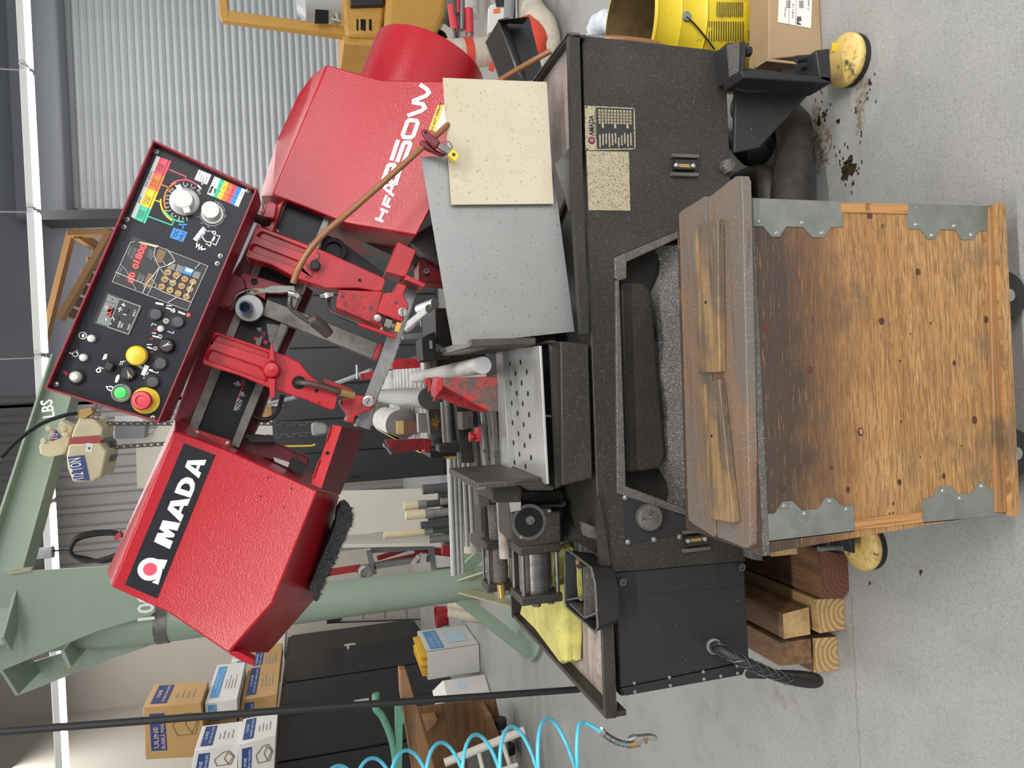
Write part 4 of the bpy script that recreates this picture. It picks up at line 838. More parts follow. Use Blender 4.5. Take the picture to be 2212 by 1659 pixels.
head_cover_left()
def head_cover_right():
    Yl = 1.76; Yg = 1.69; Yk = 2.06
    a, b = W(706, 139, Yl), W(588, 421, Yl); c, d = W(824, 172, Yl), W(712, 468, Yl)
    e = W(1100, 176, Yg-.04); f = W(900, 509, Yg); f1 = W(749, 481, Yl-.02); g = W(1010, 250, Yg-.02)
    at = [W(677, 160, Yl+.06), W(646, 202, Yl+.07), W(598, 304, Yl+.08), W(562, 421, Yl+.08)]
    m = MB('red'); n = (d-c).cross(f-c).normalized()
    E = plane_pt((1010, 176), c, d, f)
    Gp = plane_pt((1010, 300), c, d, f)
    m.face([a, c, d, b]); m.face([c, E, Gp, f, f1, d]); m.face([a, b, at[3], at[2], at[1], at[0]])
    B = lambda p: V((p.x, Yk, p.z))
    m.face([at[0], at[1], at[2], at[3]]+[B(p) for p in (at[3], at[2], at[1], at[0])][:0]+[B(at[3]), B(at[0])])
    m.face([a, at[0], B(at[0]), B(c), c]); m.face([c, B(c), B(E), E]); m.face([E, B(E), B(Gp), Gp]); m.face([Gp, B(Gp), B(f), f]); m.face([f, B(f), B(f1), f1]); m.face([f1, B(f1), B(at[3]), at[3], b, d])
    m.face([B(at[0]), B(at[3]), B(f1), B(f), B(Gp), B(E), B(c)])
    cv = m.build('drive_wheel_cover', SAW, bevel=.004)
    m = MB('red'); m.px([(563, 470), (575, 437), (586, 433), (600, 441), (594, 474)], Yl-.02, Yl+.1); m.px([(562, 455), (600, 440), (615, 430), (590, 505), (560, 488)], Yl, Yl+.1); m.build('corner_bracket', cv, bevel=.004)
    # model lettering
    def on(p, o=.0015): P = plane_pt(p, c, d, f); return P-n*o if (P-n*o-CAM).length < P.__sub__(CAM).length else P+n*o
    Lt = [[zC(*q) for q in ((1345, 990), (1460, 950), (1493, 925), (1478, 893), (1400, 878), (1400, 862), (1500, 822), (1527, 795), (1515, 768), (1450, 722))],
          [zC(*q) for q in ((1305, 1150), (1345, 1040), (1362, 1028), (1420, 1032), (1432, 1052), (1395, 1160), (1375, 1175), (1315, 1172), (1305, 1150), (1309, 1138))],
          [zC(*q) for q in ((1265, 1196), (1208, 1372))], [zC(*q) for q in ((1255, 1385), (1312, 1232), (1325, 1218), (1360, 1218), (1368, 1235), (1308, 1395))],
          [zC(*q) for q in ((1138, 1540), (1180, 1420), (1195, 1408), (1230, 1410), (1238, 1425), (1195, 1535), (1200, 1550), (1232, 1570), (1245, 1560), (1290, 1425))],
          [(811, 472), (828, 479)], [(822, 452), (839, 459)], [(820, 475), (830, 455)], [(843, 448), (828, 441), (836, 422)], [(835, 444), (842, 428)], [(851, 424), (831, 407), (833, 402), (860, 397)], [(843, 417), (848, 402)]]
    m = MB('white_print')
    for k, L in enumerate(Lt): m.stroke([on(q) for q in L], .0098 if k < 5 else .0066, n)
    m.build('model_lettering', cv)
    m = MB('yellow'); m.face([on(zC(*q), .001) for q in ((1602, 898), (1660, 895), (1580, 1125), (1525, 1112))]); m.use('label_white'); m.face([on(zC(*q), .001) for q in ((1660, 895), (1700, 850), (1700, 1000), (1600, 1160), (1580, 1125))]); m.use('ink')
    p0, p1 = on(zC(1560, 1120), .0018), on(zC(1628, 920), .0018); X = p1-p0; U = n.cross(X); U = U if U.z > 0 else -U; m.text('DO NOT OPERATE', p0, X, U, .006, X.length*1.18, .01); m.build('warning_label', cv)
    m = MB('steel_dark'); m.px([(900, 505), (955, 470), (990, 600), (905, 540), (860, 495)], Yl+.05, Yl+.2); m.build('dirty_inside', SAW)
    # round drive housing
    ax = (W(330, 302, 1.9)-W(95, 840, 1.9)).normalized(); cc = W(930, 132, 2.02); R = .158
    m = MB('red'); m.lathe(cc-ax*.28, ax, [(R, 0), (R, .27), (R*.985, .278), (R*.94, .282), (0, .284)], 56); m.build('drive_housing', SAW)
head_cover_right()
def beam():
    m = MB('red_dark'); m.px([(470, 640), (520, 560), (575, 437), (612, 445), (480, 780), (400, 960), (372, 915)], 1.84, 1.95); bm_ = m.build('head_beam', SAW, bevel=.003)
    m = MB('red_dark'); m.px([(663, 618), (676, 630), (600, 800), (552, 930), (535, 960), (515, 955), (600, 760)], 1.90, 1.98); m.build('rear_rail', SAW)
    Yp = 1.805
    m = MB('panel_black'); m.px([(612, 424), (715, 467), (515, 962), (421, 924)], Yp, Yp+.02); pl = m.build('scale_plate', SAW)
    m = MB('rail_steel'); m.px([(611, 424), (623, 428), (424, 938), (405, 928)], Yp-.012, Yp); m.build('guide_rail', SAW, bevel=.001)
    m = MB('rail_steel'); m.px([(703, 462), (716, 467), (516, 968), (498, 961)], Yp-.012, Yp); m.build('guide_rail', SAW, bevel=.001)
    m = MB('red_print')
    for a, b in ((zE(495, 555), zE(470, 595)), (zE(510, 560), zE(432, 750)), (zE(428, 750), zE(432, 762)), (zE(470, 595), zE(480, 600)), (zE(470, 670), zE(478, 674)), (zE(485, 635), zE(492, 638)), (zE(500, 595), zE(507, 598)),
                 (zE(655, 150), zE(690, 150)), (zE(668, 155), zE(640, 200)), (zE(685, 150), zE(655, 215))): pstroke(m, [a, b], Yp-.0006, .0016)
    m.disc(W(*zE(602, 203), Yp-.0006), (0, -1, 0), .0045, 14); m.pface([zE(675, 212), zE(705, 225), zE(695, 255), zE(665, 245)], Yp-.0006)
    m.use('white_print')
    for st, a, b, h in (('250', zE(470, 605), zE(458, 565), .008), ('10"', zE(440, 590), zE(432, 572), .006), ('250', zE(490, 700), zE(502, 660), .008), ('10"', zE(512, 695), zE(516, 680), .006), ('300*X175*', zE(440, 822), zE(480, 712), .008), ("12\"W x 7\"H", zE(465, 810), zE(492, 735), .006), ('100', zE(650, 143), zE(652, 110), .008), ('4"', zE(630, 128), zE(633, 112), .006)): px_text(m, st, a, b, Yp-.0008, h, True, .005)
    m.build('scale_print', pl)
    for x, y in ((893, 208), (1176, 333), (787, 472), (1068, 590)):
        m = MB('silver'); m.lathe(W(*zD(x, y), Yp), (0, -1, 0), [(.004, 0), (.0035, .002), (0, .003)], 10); m.build('screw', pl)
    m = MB('red_plain'); m.px([(438, 942), (498, 963), (504, 978), (492, 975), (418, 950), (413, 955)], Yp-.05, Yp-.02); br = m.build('end_bracket', SAW, bevel=.001)
    m = MB('red_plain'); m.px([zE(100, 980), zE(390, 1075), zE(360, 1160), zE(55, 1068)], Yp-.06, Yp-.045); m.build('bracket_face', br)
    for x, y in ((100, 1008), (360, 1097)):
        m = MB('silver'); m.lathe(W(*zE(x, y), Yp-.06), (0, -1, 0), [(.0045, 0), (.0042, .002), (0, .003)], 12); m.use('ink'); m.box(W(*zE(x, y), Yp-.0635), .005, .0005, .001); m.build('screw', br)
    m = MB('red_dark'); m.px([(515, 945), (580, 950), (640, 978), (665, 986), (668, 1000), (650, 1030), (610, 1000), (500, 975)], 1.86, 1.92); lw = m.build('lower_bracket', SAW, bevel=.004)
    m = MB('rubber'); m.px([(528, 940), (585, 945), (592, 955), (540, 955)], 1.82, 1.9); m.build('dirty_hinge', lw); m = MB('rubber'); m.px([(628, 992), (650, 1000), (662, 1010), (648, 1030), (622, 1010)], 1.84, 1.88); m.build('dirty_hinge', lw)
    m = MB('alu_white'); m.px([zE(755, 1215), zE(905, 1265), zE(895, 1310), zE(760, 1250)], 1.855, 1.86); m.build('bare_patch', lw)
beam()
def arm(outline, grooves, Yf, nm):
    m = MB('red_plain'); m.px_holes(outline, grooves, Yf, Yf+.07); a = m.build(nm, SAW, bevel=.003, seg=2)
    for g in grooves:
        m = MB('red_plain'); p = pxs(g, Yf); cen = sum(p, V())/len(g); c2 = [q+(cen-q).normalized()*.0012-V((0, .0022, 0)) for q in p]
        lip = [q-(cen-q).normalized()*.0022 for q in p]; d1 = [q+(cen-q).normalized()*.0025+V((0, .006, 0)) for q in p]; d2 = [q+(cen-q).normalized()*.005+V((0, .008, 0)) for q in p]
        m.loft([lip, [q-V((0, .0016, 0)) for q in p], p, d1, d2], True, smooth=True); m.face(d2); m.build('pressed_groove', a)
    return a
a1 = arm([zD(*p) for p in ((610, 425), (640, 430), (1070, 595), (1200, 645), (1700, 868), (1708, 885), (1675, 985), (1640, 988), (1480, 958), (1200, 958), (960, 878), (740, 760), (530, 700), (515, 680))],
         [[zD(*p) for p in ((640, 480), (670, 475), (1040, 620), (1040, 645), (1010, 660), (640, 530), (615, 510))], [zD(*p) for p in ((570, 590), (600, 580), (1000, 735), (975, 800), (960, 790), (585, 650), (550, 630))]], 1.70, 'guide_arm')
m = MB('rubber'); c = W(*zD(1108, 768), 1.695); m.lathe(c, (0, -1, 0), [(.012, 0), (.012, .012), (.009, .015), (0, .015)], 8, False); m.build('hex_bolt', a1)
m = MB('hole'); m.disc(W(*zD(1490, 890), 1.6985), (0, -1, 0), .0035, 12); m.build('bolt_hole', a1)
m = MB('red_worn'); m.tube(smooth_path(pxs([zD(1125, 645), zD(1145, 670), zD(1135, 705), zD(1110, 715)], 1.6995), 4), .0016, 6); m.tube(smooth_path(pxs([zD(1035, 745), zD(1050, 790), zD(1082, 830), zD(1065, 868), zD(1025, 855)], 1.6995), 4), .0016, 6); m.build('pressed_edge', a1)
a2 = arm([zE(*p) for p in ((245, 150), (270, 145), (720, 295), (880, 355), (965, 395), (1055, 505), (1150, 580), (1305, 675), (1275, 810), (1240, 815), (1000, 715), (780, 650), (450, 515), (150, 425), (140, 400))],
         [[zE(*p) for p in ((265, 170), (300, 175), (700, 315), (725, 340), (715, 375), (690, 365), (250, 225), (232, 205))], [zE(*p) for p in ((210, 300), (240, 300), (640, 440), (660, 470), (700, 545), (690, 570), (190, 390), (175, 370))]], 1.66, 'guide_arm')
def arm_bits():
    m = MB('red_plain'); c = W(*zE(740, 470), 1.655); m.lathe(c, (0, -1, 0), [(.018, 0), (.0175, .012), (.014, .017), (0, .019)], 28)
    m.px([zE(715, 380), zE(735, 225), zE(745, 228), zE(768, 400)], 1.640, 1.652); m.px([zE(770, 545), zE(765, 700), zE(745, 718), zE(725, 712), zE(712, 540)], 1.640, 1.652); m.build('wing_knob', a2, bevel=.002)
    m = MB('hole'); m.disc(W(*zE(970, 578), 1.6585), (0, -1, 0), .0145, 20)
    for x, y, r in ((1118, 648, .004), (1145, 750, .002)): m.disc(W(*zE(x, y), 1.6585), (0, -1, 0), r, 12)
    m.build('bolt_hole', a2)
    m = MB('dark_hose'); hose(m, [zE(940, 580, 1.68), zE(990, 578, 1.645), zE(1120, 600, 1.64), zE(1280, 648, 1.645), zE(1330, 660, 1.65)], .0062, 12); m.build('coolant_hose', a2)
    m = MB('brass'); m.cyl(W(*zE(1320, 660), 1.65), W(*zE(1435, 690), 1.66), .0095, 8); m.build('hose_connector', a2)
    m = MB('red_dirty'); m.px([zE(1180, 545), zE(1210, 550), zE(1430, 635), (760, 848), zE(1180, 590)], 1.70, 1.74); m.build('arm_flange', a2, bevel=.002)
    m = MB('red_dirty'); m.px([zE(*p) for p in ((1430, 680), (1530, 690), (1620, 705), (1610, 790), (1570, 820), (1500, 840), (1450, 870), (1440, 930), (1365, 915), (1390, 860), (1340, 790), (1320, 740))], 1.70, 1.80); gb = m.build('blade_guide', SAW, bevel=.003)
    m = MB('chrome'); m.lathe(W(*zE(1560, 738), 1.70), (0, -1, 0), [(.0125, 0), (.0125, .008), (.0095, .009), (.0095, .006), (0, .006)], 24); m.use('ink'); m.box(W(*zE(1560, 738), 1.6935), .012, .001, .002, Matrix.Rotation(.5, 3, 'Y')); m.build('slotted_bolt', gb)
    m = MB('silver'); m.cyl(W(*zE(1450, 950), 1.72), W(*zE(1478, 885), 1.72), .005, 8); m.build('stud', gb)
    # right guide block
    m = MB('red_dirty'); m.px([zD(*p) for p in ((1310, 970), (1690, 985), (1640, 1170), (1695, 1290), (1660, 1285), (1285, 1125))], 1.70, 1.79); g2 = m.build('blade_guide', SAW, bevel=.002)
    m = MB('red_plain'); m.px([zD(*p) for p in ((1690, 1000), (1785, 990), (1815, 910), (1893, 938), (1860, 1015), (1905, 1095), (1905, 1130), (1850, 1245), (1640, 1165))], 1.685, 1.78); m.build('guide_block', g2, bevel=.002)
    m = MB('silver'); m.lathe(W(*zD(1855, 1165), 1.685), (0, -1, 0), [(.0105, 0), (.0105, .008), (.008, .009), (.008, .006), (0, .006)], 24); m.use('ink'); m.box(W(*zD(1855, 1165), 1.678), .013, .001, .002); m.build('slotted_bolt', g2)
    m = MB('silver'); m.lathe(W(*zD(1640, 1215), 1.69), (0, -1, 0), [(.009, 0), (.009, .008), (.006, .009), (0, .009)], 6, False); m.build('hex_bolt', g2)
    for x, y in ((1798, 1080), (1582, 1125), (1342, 1025)): m = MB('cap_grey'); m.lathe(W(*zD(x, y), 1.685 if x > 1700 else 1.70), (0, -1, 0), [(.004, 0), (.003, .002), (0, .002)], 10); m.build('set_screw', g2)
    m = MB('rail_steel'); m.px([zD(1715, 1215), zD(1770, 1235), zD(1745, 1300), zD(1695, 1280)], 1.69, 1.74); m.cyl(W(*zD(1750, 1275), 1.70), W(*zD(1800, 1290), 1.70), .009, 10); m.build('bushing', g2)
    m = MB('gold'); m.px([zD(1808, 1245), zD(1848, 1257), zD(1822, 1335), zD(1785, 1322)], 1.685, 1.72); m.build('carbide_guide', g2)
    m = MB('red_plain'); m.px([zD(*p) for p in ((1815, 560), (1975, 635), (1888, 855), (1855, 860), (1712, 818))], 1.71, 1.80); u = m.build('guide_housing', SAW, bevel=.002)
    m = MB('red_plain'); m.px([zD(*p) for p in ((1888, 842), (2052, 920), (2040, 950), (1868, 882))], 1.69, 1.80); m.build('blade_shield', u, bevel=.001)
    m = MB('red_dirty'); m.px([(905, 560), (928, 547), (970, 546), (985, 615), (905, 610)], 1.86, 1.95); rb = m.build('rear_bracket', SAW, bevel=.004)
    m = MB('silver'); c = W(*zD(2055, 817), 1.855); m.lathe(c, (0, -1, 0), [(.007, 0), (.007, .01), (.0045, .01), (.0045, .0), (0, .0)], 16); m.build('ring_nut', rb)
    m = MB('dark_hose'); hose(m, [zD(1245, 1010, 1.72), zD(1225, 1060, 1.72), zD(1225, 1130, 1.70), zD(1290, 1180, 1.69), zD(1500, 1265, 1.685), zD(1690, 1330, 1.685)], .0045, 10); m.use('red_plain'); m.cyl(W(*zD(1480, 1265), 1.68), W(*zD(1800, 1375), 1.68), .0048, 10); m.build('coolant_pipe', g2)
    m = MB('chrome'); m.lathe(W(*zD(1678, 1305), 1.68), (0, -1, 0), [(.004, 0), (.004, .003), (0, .006)], 10); m.build('pipe_screw', g2)
arm_bits()
def blade():
    Y = 1.775; TL = [(881, 606), (866, 640), (840, 715), (815, 786), (789, 852), (768, 918)]; TR = [(905, 618), (890, 655), (872, 713), (846, 786), (818, 852), (797, 928)]
    m = MB('steel'); L = [W(x, y, Y) for x, y in TL]; R = [W(x, y, Y) for x, y in TR]; t = V((0, .0012, 0))
    m.loft([L, R]); m.loft([[p+t for p in R], [p+t for p in L]]); m.loft([[p+t for p in L], L]); 
    path = smooth_path(R, 12); ch = path
    tot = sum((ch[i+1]-ch[i]).length for i in range(len(ch)-1)); n = 62; acc = 0; pts = []; step = tot/n; j = 0; p = ch[0]
    for k in range(n):
        f = k/n*(len(ch)-1); i = int(f); a = ch[i].lerp(ch[min(i+1, len(ch)-1)], f-i); f = min((k+1)/n*(len(ch)-1), len(ch)-1.001); i = int(f); b = ch[i].lerp(ch[i+1], f-i)
        d = (b-a); o = V((-d.z, 0, d.x)).normalized(); o = o if o.z < 0 else -o; tip = b+o*.0036; m.add([a-o*.001, b-o*.001, tip, a-o*.001+t, b-o*.001+t, tip+t], [[0, 1, 2], [5, 4, 3], [0, 3, 5, 2], [1, 2, 5, 4]])
    m.build('saw_blade', SAW)
blade()
def shaft():
    m = MB('rail_steel'); m.px([(577, 645), (818, 741), (805, 776), (565, 681)], 1.79, 1.82); s = m.build('stop_rod', SAW, bevel=.002)
    m = MB('red_plain'); m.px([zD(1650, 1425), zD(1692, 1432), zD(1640, 1572), zD(1602, 1560)], 1.78, 1.83); m.build('stop_pad', s, bevel=.002)
    m = MB('steel_dark'); m.px([(575, 699), (620, 705), (622, 712), (605, 746), (582, 740)], 1.80, 1.805); m.build('pointer_plate', SAW)
    m = MB('rail_steel'); m.px([zE(640, 190), zE(655, 180), zE(655, 215), zE(640, 265), zE(600, 255), zE(605, 210)], 1.79, 1.795); m.build('pointer', SAW)
    m = MB('red_plain'); m.px([zD(*q) for q in ((500, 825), (560, 842), (930, 948), (925, 995), (820, 1010), (690, 1000), (680, 1060), (520, 960), (470, 890))], 1.78, 1.80); mp = m.build('mount_plate', SAW, bevel=.002)
    m = MB('red_shaded'); m.px([zD(*q) for q in ((352, 812), (500, 870), (520, 960), (440, 1010), (395, 1125), (240, 1082))], 1.75, 1.80); m.build('side_plate', mp, bevel=.003)  # darker red carries the shading of this plate
    m = MB('rubber'); c = W(*zD(590, 900), 1.78); m.lathe(c, (0, -1, 0), [(.008, 0), (.0075, .005), (.0045, .005), (.004, .001), (0, .001)], 16); m.build('socket_screw', mp)
    m = MB('silver'); c = W(539, 666, 1.76); m.lathe(c, (0, -1, 0), [(.0305, -.01), (.0305, .0068), (.0292, .008), (0, .008)], 36); dsc = m.build('round_flange', SAW)
    m = MB('blue_tube'); a = W(534, 662, 1.755); m.lathe(a, (-.15, -1, .02), [(.0135, 0), (.0145, .018), (.0145, .03), (.0125, .05), (.0108, .05), (.0108, .01), (0, .01)], 24); m.build('blue_sleeve', dsc)
    m = MB('galv'); pts = [zD(*p) for p in ((560, 965), (610, 955), (680, 960), (735, 935), (935, 935), (940, 990), (720, 1000), (690, 995), (580, 1018), (550, 1000))]; m.px(pts, 1.60, 1.606); hc = m.build('hose_bracket', SAW, bevel=.001)
    m = MB('brown_wood'); m.disc(W(*zD(605, 985), 1.598), (0, -1, 0), .006, 14); m.build('slot_hole', hc)
    m = MB('wire'); hose(m, [zD(610, 985, 1.595), zD(560, 970, 1.59), zD(500, 985, 1.59), zD(440, 1020, 1.6), zD(415, 1090, 1.62), zD(400, 1140, 1.65)], .0016, 6); m.build('tie_wire', hc)
    m = MB('brown_hose'); hose(m, [(1190, 110, 1.70), (1150, 132, 1.72), (1080, 174, 1.72), (1010, 225, 1.70), (965, 272, 1.62), (905, 325, 1.605), (830, 392, 1.60), (750, 462, 1.595), (700, 505, 1.59), (665, 545, 1.585), (645, 580, 1.585), (633, 612, 1.59)], .0068, 12); m.build('coolant_hose', SAW)
    m = MB('brown_hose'); hose(m, [(1300, 85, 1.68), (1340, 86, 1.66), (1400, 93, 1.66), (1440, 106, 1.67)], .0095, 10); m.build('coolant_hose', SAW)
    m = MB('galv'); m.px([(1246, 74), (1305, 76), (1306, 90), (1250, 92)], Yb+.03, Yb+.12); m.build('hose_bracket', SAW)
    m = MB('steel_dark'); hose(m, [zD(905, 985, 1.59), zD(895, 1060, 1.59), zD(905, 1130, 1.60), zD(980, 1190, 1.61), zD(1060, 1250, 1.62)], .0052, 10); m.use('dark_hose'); m.tube([W(*zD(1055, 1245), 1.62), W(*zD(1090, 1230), 1.62), W(*zD(1170, 1290), 1.63), W(*zD(1225, 1350), 1.64)], [.011, .014, .014, .012], 12); m.build('spray_nozzle', SAW)
    m = MB('chrome'); m.tube([W(*zD(880, 1000), 1.585), W(*zD(935, 1012), 1.585)], .0065, 12); m.cyl(W(*zD(940, 1010), 1.585), W(*zD(965, 1040), 1.585), .006, 8); m.build('hose_clip', SAW)
    m = MB('chrome'); m.cyl(W(*zD(1150, 1030), 1.70), W(*zD(1265, 1010), 1.70), .006, 8); m.cyl(W(*zD(1200, 1000), 1.70), W(*zD(1215, 1040), 1.70), .007, 8); m.build('hose_clip', SAW)
    m = MB('dark_hose'); hose(m, [zE(830, 680, 1.86), zE(810, 770, 1.86), zE(760, 860, 1.86), zE(680, 895, 1.86), zE(570, 870, 1.86)], .0058, 10); m.build('drain_hose', SAW)
    m = MB('rubber'); m.cyl(W(*zD(570, 345), 1.72), W(*zD(745, 420), 1.78), .010, 12); m.build('cable_sleeve', SAW)
    m = MB('rubber'); m.px([(700, 505), (735, 520), (790, 560), (830, 590), (820, 600), (740, 560), (690, 545)], 1.86, 1.92); m.lathe(W(720, 543, 1.86), (0, -1, 0), [(.03, 0), (.03, .02), (.02, .022), (.018, .01), (0, .01)], 20); m.build('wire_brush_drive', SAW)
    m = MB('chip_dust'); m.px([(745, 487), (870, 515), (905, 555), (895, 575), (780, 520)], 1.9, 2.0); m.build('dirty_frame', SAW)
shaft()
def spring_clamp():
    t = thing('spring_clamp', W(985, 330, 1.58), 'red-handled spring clamp with yellow tips holding the cream sheet', 'clamp')
    Yq = 1.585
    m = MB('red_dark'); m.px([zL(118, 560), zL(140, 545), zL(165, 548), zL(285, 655), zL(258, 705), zL(235, 715), zL(130, 600)], Yq, Yq+.012); m.build('handle', t, bevel=.004)
    m = MB('red_dark'); m.px([zL(105, 650), zL(125, 635), zL(170, 655), zL(250, 730), zL(340, 760), zL(300, 775), zL(160, 715), zL(115, 685)], Yq+.012, Yq+.028); m.build('handle', t, bevel=.003)
    m = MB('steel_dark'); m.px([zL(285, 652), zL(315, 670), zL(385, 720), zL(360, 770), zL(345, 765), zL(258, 703)], Yq, Yq+.01); m.build('jaw', t, bevel=.002)
    m = MB('yellow'); m.px([zL(385, 715), zL(448, 765), zL(415, 825), zL(345, 768)], Yq-.002, Yq+.012); m.use('ink'); m.disc(W(*zL(395, 765), Yq-.003), (0, -1, 0), .004, 8); m.build('tip', t, bevel=.001)
    m = MB('wire'); hose(m, [zL(300, 650, Yq), zL(350, 655, Yq-.005), zL(378, 690, Yq-.005), zL(380, 715, Yq)], .0012, 6); m.build('spring', t)
    m = MB('hole'); m.disc(W(*zL(155, 578), Yq-.001), (0, -1, 0), .003, 10); m.build('eyelet', t)
spring_clamp()
def sheets():
    m = MB('grey_sheet'); m.px([(909, 339), (1190, 330), (1241, 716), (978, 745)], 1.632, 1.6345); m.build('steel_guard_sheet', None, 'bare grey steel sheet standing behind the cream sheet on the saw tray', 'sheet')
    m = MB('cream'); m.px([(957, 168), (1181, 177), (1196, 440), (975, 442)], 1.618, 1.6225); m.build('plastic_sheet', None, 'cream stained plastic sheet clamped in front of the steel sheet', 'sheet')
sheets()
# ---------------------------------------------------------------- control panel
def panel():
    Yf = 1.60; Yp = 1.622; A, B, C, D = (95, 840), (330, 301), (557, 408), (343, 914)
    q = pxs([A, B, C, D], Yf); cen = sum(q, V())/4
    m = MB('red_shaded'); d = V((0, .125, 0)); inn = [p+(q[(i+1) % 4]-p).normalized()*.004+(q[i-1]-p).normalized()*.004 for i, p in enumerate(q)]  # frame shade is put into its darker red
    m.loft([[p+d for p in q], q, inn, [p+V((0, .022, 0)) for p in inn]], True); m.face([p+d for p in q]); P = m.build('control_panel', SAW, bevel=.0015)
    m = MB('panel_black'); m.prism([p+V((0, .022, 0)) for p in inn], (0, .004, 0)); m.build('panel_face', P)
    k = .00094/3.95; n = FR; U1 = (q[1]-q[0]).normalized()
    def btn(z, x, y, prof, mt, nm, seg=24, mt2=None):
        m = MB(mt); m.lathe(W(*z(x, y), Yp), n, [(r*k, h) for r, h in prof], seg); return m.build(nm, P)
    Yt = Yp-.0007
    def S(m, z, pts, w): m.stroke([W(*z(*p), Yt) for p in pts], w*k, n)
    def Fc(m, mt, z, pts, o=0): m.use(mt); m.face([W(*z(*p), Yt-o) for p in pts])
    # screws
    for z, x, y in ((zB, 990, 1195), (zB, 165, 910), (zA, 1020, 190), (zA, 1803, 523), (zA, 770, 768), (zA, 742, 832), (zA, 1567, 1080), (zA, 1540, 1145)):
        m = MB('silver'); c = W(*z(x, y), Yp); m.lathe(c, n, [(24*k, 0), (20*k, .003), (0, .0042)], 14); m.use('ink'); m.box(c+n*.0045, .005, .0006, .0012); m.box(c+n*.0045, .0012, .0006, .005); m.build('screw', P)
    # material chart
    m = MB(); lerp = lambda a, b, t: (a[0]+(b[0]-a[0])*t, a[1]+(b[1]-a[1])*t)
    Fc(m, 'white_print', zA, ((1020, 222), (1050, 235), (830, 760), (800, 742)))
    L0, L1, R0, R1 = (1050, 235), (830, 760), (1146, 268), (922, 802)
    for c, t0, t1 in (('tab_red', 0, .25), ('tab_orange', .25, .50), ('tab_yellow', .50, .77), ('tab_green', .77, 1)):
        Fc(m, c, zA, (lerp(L0, L1, t0), lerp(R0, R1, t0), lerp(R0, R1, t1), lerp(L0, L1, t1)))
        m.use('ink'); a = lerp(lerp(L0, L1, t1), lerp(R0, R1, t1), .78); b = lerp(lerp(L0, L1, t0), lerp(R0, R1, t0), .78); S(m, zA, (a, b), 4)
        for r, st in ((.28, '1018 1045'), (.45, '4130 8620'), (.62, '4340')):
            p0 = lerp(lerp(L0, L1, t1-.04), lerp(R0, R1, t1-.04), r); p1 = lerp(lerp(L0, L1, t1-.16), lerp(R0, R1, t1-.16), r); m.use('ink'); px_text(m, st, zA(*p0), zA(*p1), Yt-.0005, .0028)
    m.use('ink'); px_text(m, 'AISI', zA(878, 630), zA(892, 568), Yt-.0004, .0052); px_text(m, 'MATERIAL', zA(938, 490), zA(992, 352), Yt-.0004, .0052)
    cx, cy = 1250, 605
    def arc(r, a0, a1, c, w=13): m.use(c); S(m, zA, [(cx+r*math.cos(math.radians(a0+(a1-a0)*i/14)), cy+r*math.sin(math.radians(a0+(a1-a0)*i/14))) for i in range(15)], w)
    arc(176, -127, -50, 'tab_red'); arc(178, -48, -33, 'white_print', 14); arc(160, -250+360, -250+360, 'tab_orange') if 0 else None
    arc(166, -112, -205, 'tab_orange'); arc(196, -176, -241, 'tab_yellow'); arc(182, -207, -272, 'tab_green')
    arc(206, -258, -278, 'tab_blue')
    for c, pts in (('tab_red', ((1125, 340), (1268, 400), (1270, 435))), ('tab_orange', ((1060, 468), (1128, 496))), ('tab_yellow', ((1005, 600), (1050, 618))), ('tab_green', ((948, 740), (1150, 815), (1168, 780))), ('tab_blue', ((1240, 850), (1252, 812))), ('white_print', ((1405, 470), (1418, 445)))): m.use(c); S(m, zA, pts, 10)
    m.use('white_print')
    for st, x, y in (('1', 1215, 765), ('2', 1158, 738), ('3', 1113, 690), ('4', 1092, 627), ('5', 1105, 566), ('6', 1145, 512), ('7', 1200, 487), ('8', 1268, 480), ('9', 1328, 498), ('10', 1383, 528)): px_text(m, st, zA(x+5, y+10), zA(x+9, y-2), Yt, .0046, False)
    for i in range(20):
        a = math.radians(82+i*13.2); S(m, zA, [(cx+8+136*math.cos(a), cy+8+136*math.sin(a)), (cx+8+(158 if i % 2 else 166)*math.cos(a), cy+8+(158 if i % 2 else 166)*math.sin(a))], 4)
    for i in range(34):
        a = math.radians(-75+i*7.6); S(m, zA, [(1497+98*math.cos(a), 715+98*math.sin(a)), (1497+112*math.cos(a), 715+112*math.sin(a))], 3)
    for st, x, y in (('7', 1484, 612), ('8', 1550, 632), ('9', 1598, 678), ('10', 1612, 738), ('4', 1380, 742), ('3', 1408, 795), ('2', 1466, 828), ('1', 1533, 832)): px_text(m, st, zA(x, y+8), zA(x+3, y-2), Yt, .0028, False)
    T = [(1515, 398), (1782, 512), (1718, 660), (1450, 548)]
    def tq(c, u0, u1, v0=0, v1=1): Fc(m, c, zA, (lerp(lerp(T[0], T[1], u0), lerp(T[3], T[2], u0), v0), lerp(lerp(T[0], T[1], u1), lerp(T[3], T[2], u1), v0), lerp(lerp(T[0], T[1], u1), lerp(T[3], T[2], u1), v1), lerp(lerp(T[0], T[1], u0), lerp(T[3], T[2], u0), v1)))
    for c, u0, u1 in (('white_print', 0, .19), ('tab_green', .19, .32), ('tab_yellow', .32, .455), ('tab_orange', .455, .595), ('tab_red', .595, .735), ('tab_blue', .735, .875), ('white_print', .875, 1)):
        tq(c, u0, u1)
        for v in (.35, .75): m.use('ink'); p = lerp(lerp(T[0], T[1], (u0+u1)/2), lerp(T[3], T[2], (u0+u1)/2), v); px_text(m, '60-40' if v < .5 else '2', zA(p[0], p[1]+14), zA(p[0]+6, p[1]-14 if v < .5 else p[1]-2), Yt-.0005, .0022, v < .5)
    m.use('ink'); S(m, zA, (lerp(T[0], T[3], .62), lerp(T[1], T[2], .62)), 3)
